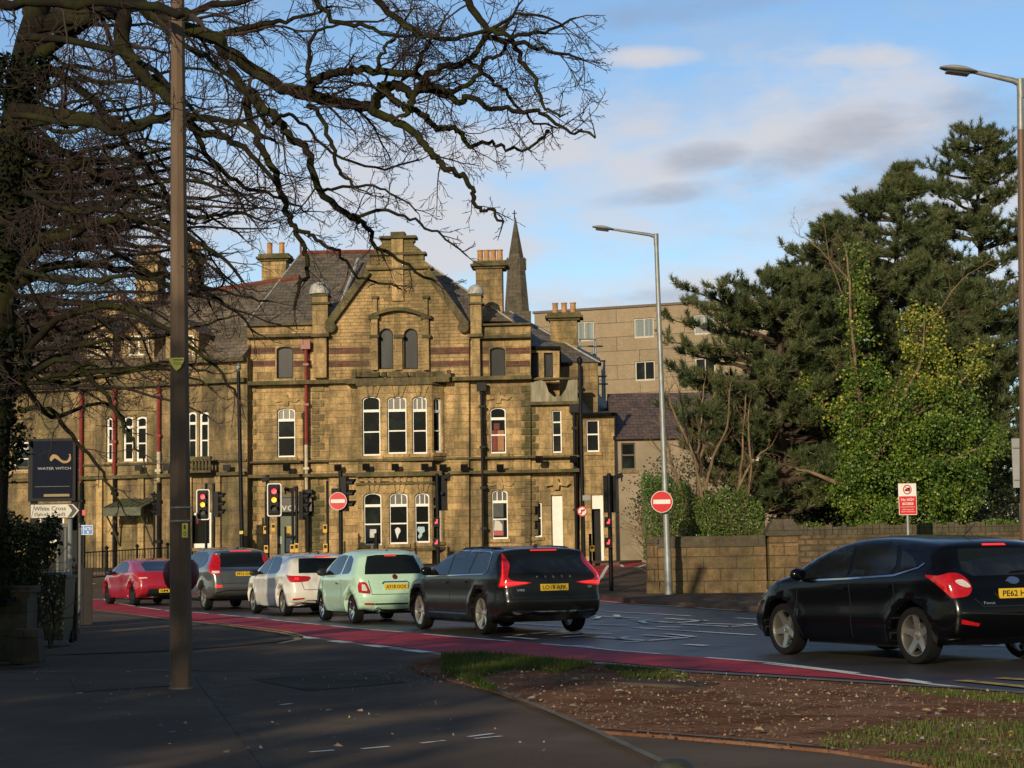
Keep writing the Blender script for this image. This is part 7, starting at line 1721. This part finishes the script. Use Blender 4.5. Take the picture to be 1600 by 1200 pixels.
# ---- bare many-stemmed shrub and the clipped laurel bush in front of it
YS = 57.3; b = W(1105, 850, YS); og = (b.x, YS, .1); sh = thing('bare_shrub', 'leafless tan many-stemmed shrub rising behind the green bush', 'shrub', og); T = Twigs(66); R = T.r
for s in ([(1100, 860), (1098, 790), (1090, 740), (1075, 680), (1060, 610)], [(1102, 860), (1092, 780), (1090, 720), (1095, 660), (1100, 600)], [(1100, 800), (1110, 730), (1135, 670), (1140, 610)], [(1105, 850), (1140, 790), (1170, 730), (1200, 700)], [(1095, 850), (1070, 780), (1050, 730), (1020, 690)], [(1098, 840), (1060, 760), (1045, 700), (1030, 650)], [(1110, 850), (1150, 780), (1160, 700), (1165, 620)], [(1120, 850), (1160, 800), (1172, 740), (1170, 640)], [(1098, 740), (1080, 700), (1050, 640), (1045, 610)], [(1092, 720), (1110, 660), (1118, 600)]):
    limb(T, s, YS, YS + R.uniform(-1.2, 0), .06, .02, 3, .55, 1.4, dens=.6, up=.12, ang=.5)
mk('stems', T.v, T.f, bark_t, sh, og)
og = (W(1090, 850, 57.5).x, 57.5, .1); bu = thing('laurel_bush', 'glossy green evergreen bush sloping down behind the low coursed wall', 'bush', og); C = []
while len(C) < 26000:
    px = rr.uniform(1000, 1190); Y = rr.uniform(56.4, 59.5); X = (px - 800) / F * Y; t = (px - 1000) / 190
    ytop = np.interp(px, [1000, 1030, 1060, 1090, 1120, 1150, 1175, 1190], [745, 742, 752, 775, 768, 762, 775, 800]) + 6 * math.sin(px * .21) + 4 * math.sin(px * .53 + Y)
    zt = W(px, ytop, Y).z; z = rr.uniform(1.1, zt)
    if zt - z > .6 and Y > 57.2 and rr.random() < .85: continue
    C.append((X, Y, z))
leafmesh('leaves', C, .085, M('laurel_leaf', (.07, .135, .022), .35, var=.4, scale=2, col2=(.13, .18, .045)), bu, og, rr, aspect=.5)
T = Twigs(4)
for k in range(26): T.grow((og[0] + rr.uniform(-1.4, 1.6), 58 + rr.uniform(-.8, .8), .1), (0, 0, 1), 2.6, .03, 1, bend=.2)
mk('stems', T.v, T.f, bark_t, bu, og)
# dark evergreen shrubs under the pines
dsh = M('dark_shrub_leaf', (.016, .026, .01), .5, var=.5, scale=1.5, col2=(.035, .05, .016))
for i, (x0, x1, yt, Y, n) in enumerate(((1195, 1330, 765, 60, 7000), (1330, 1470, 735, 61, 6000), (1470, 1700, 755, 58, 9000), (1240, 1330, 700, 62, 4000), (1010, 1150, 720, 64, 4500))):
    og = (W((x0 + x1) / 2, 850, Y).x, Y, .1); lab = ('dark evergreen shrub right of the stone pier', 'dark evergreen shrub behind the ivy-covered tree', 'dark evergreen shrub below the tallest pine at the right edge', 'tall dark shrub in the shade of the slender pine', 'dark shrub behind the tan leafless stems')[i]
    o = thing('evergreen_shrub', lab, 'shrub', og, group='dark evergreen shrubs behind the wall'); C = []; nb = 16
    bl = [(rr.uniform(x0, x1), rr.uniform(yt + 10, 830), rr.uniform(-1.2, 1.2)) for _ in range(nb)]
    for k in range(n): q = bl[rr.integers(nb)]; p = W(q[0], q[1], Y + q[2]); C.append((p.x + rr.normal(0, .38), p.y + rr.normal(0, .4), max(.15, p.z + rr.normal(0, .34))))
    leafmesh('leaves', C, .11, dsh, o, og, rr); T = Twigs(100 + i)
    for k in range(12): T.grow((og[0] + rr.uniform(-1, 1), Y, .1), (0, 0, 1), 2.4, .03, 1, bend=.2)
    mk('stems', T.v, T.f, bark_d, o, og)
# ground cover on top of the rubble wall and at its foot
C = []
for k in range(3000):
    f = rr.random(); p = P2.lerp(P3, f); z = 1.95 + .1 * math.sin(f * 40) + rr.normal(0, .05); C.append((p.x, p.y + .3 + abs(rr.normal(0, .15)), z))
o = mk('wall_ivy', *(lambda C: ([], []))(C), MATS['ivy_green']) if False else None
og = (P2.x, P2.y + .3, 1.9); leafmesh('wall_ivy', C, .09, MATS['ivy_green'], None, og, rr); tag(bpy.data.objects['wall_ivy'], 'fringe of low green ivy creeping along the top of the rubble wall', 'ivy', kind='stuff')
# ---- evergreen trees behind the camera that keep the foreground in shade
big = M('holm_oak_leaf', (.03, .045, .015), .6, var=.4, scale=1)
for i, (x, y, H, R_) in enumerate(((-30, -14, 14.2, 6), (-22.5, -16, 14, 6), (-16, -16, 13.4, 5))):
    o = thing('shade_tree', 'broad evergreen tree standing behind the viewpoint', 'tree', (x, y, .05), group='evergreen trees behind the viewpoint'); og = (x, y, .05); rng = np.random.default_rng(200 + i)
    m = MB(); m.tube([(x, y, 0), (x + .2, y, H * .4), (x, y + .2, H * .85)], [.4, .3, .08], 10); m.build('trunk', bark_d, o, og)
    C = []; cl = []
    for k in range(70):
        v = rng.normal(size=3); v /= np.linalg.norm(v); q = rng.uniform(.3, 1) ** .4; cl.append((x + v[0] * R_ * q, y + v[1] * R_ * .7 * q, H * .52 + v[2] * H * .46 * q))
    cl = np.array(cl); C = cl[rng.integers(70, size=11000)] + rng.normal(0, .62, (11000, 3)); C = C[C[:, 2] > .6]
    leafmesh('leaves', C, .42, big, o, og, rng, aspect=.7)

# ---- a far dark wood closing the view between the trunks
rng = np.random.default_rng(77); C = []
for k in range(9000): x = rng.uniform(15, 150); C.append((x, 150 + rng.uniform(-3, 3), 1.5 + abs(rng.normal(0, 1)) * (4.5 + 1.5 * math.sin(x * .3) + math.sin(x * .11))))
og = (60, 150, 1.5); o = leafmesh('distant_wood', C, 1.1, dsh, None, og, rng); tag(o, 'dark line of far-off trees seen low between the pine trunks', 'wood', kind='stuff')
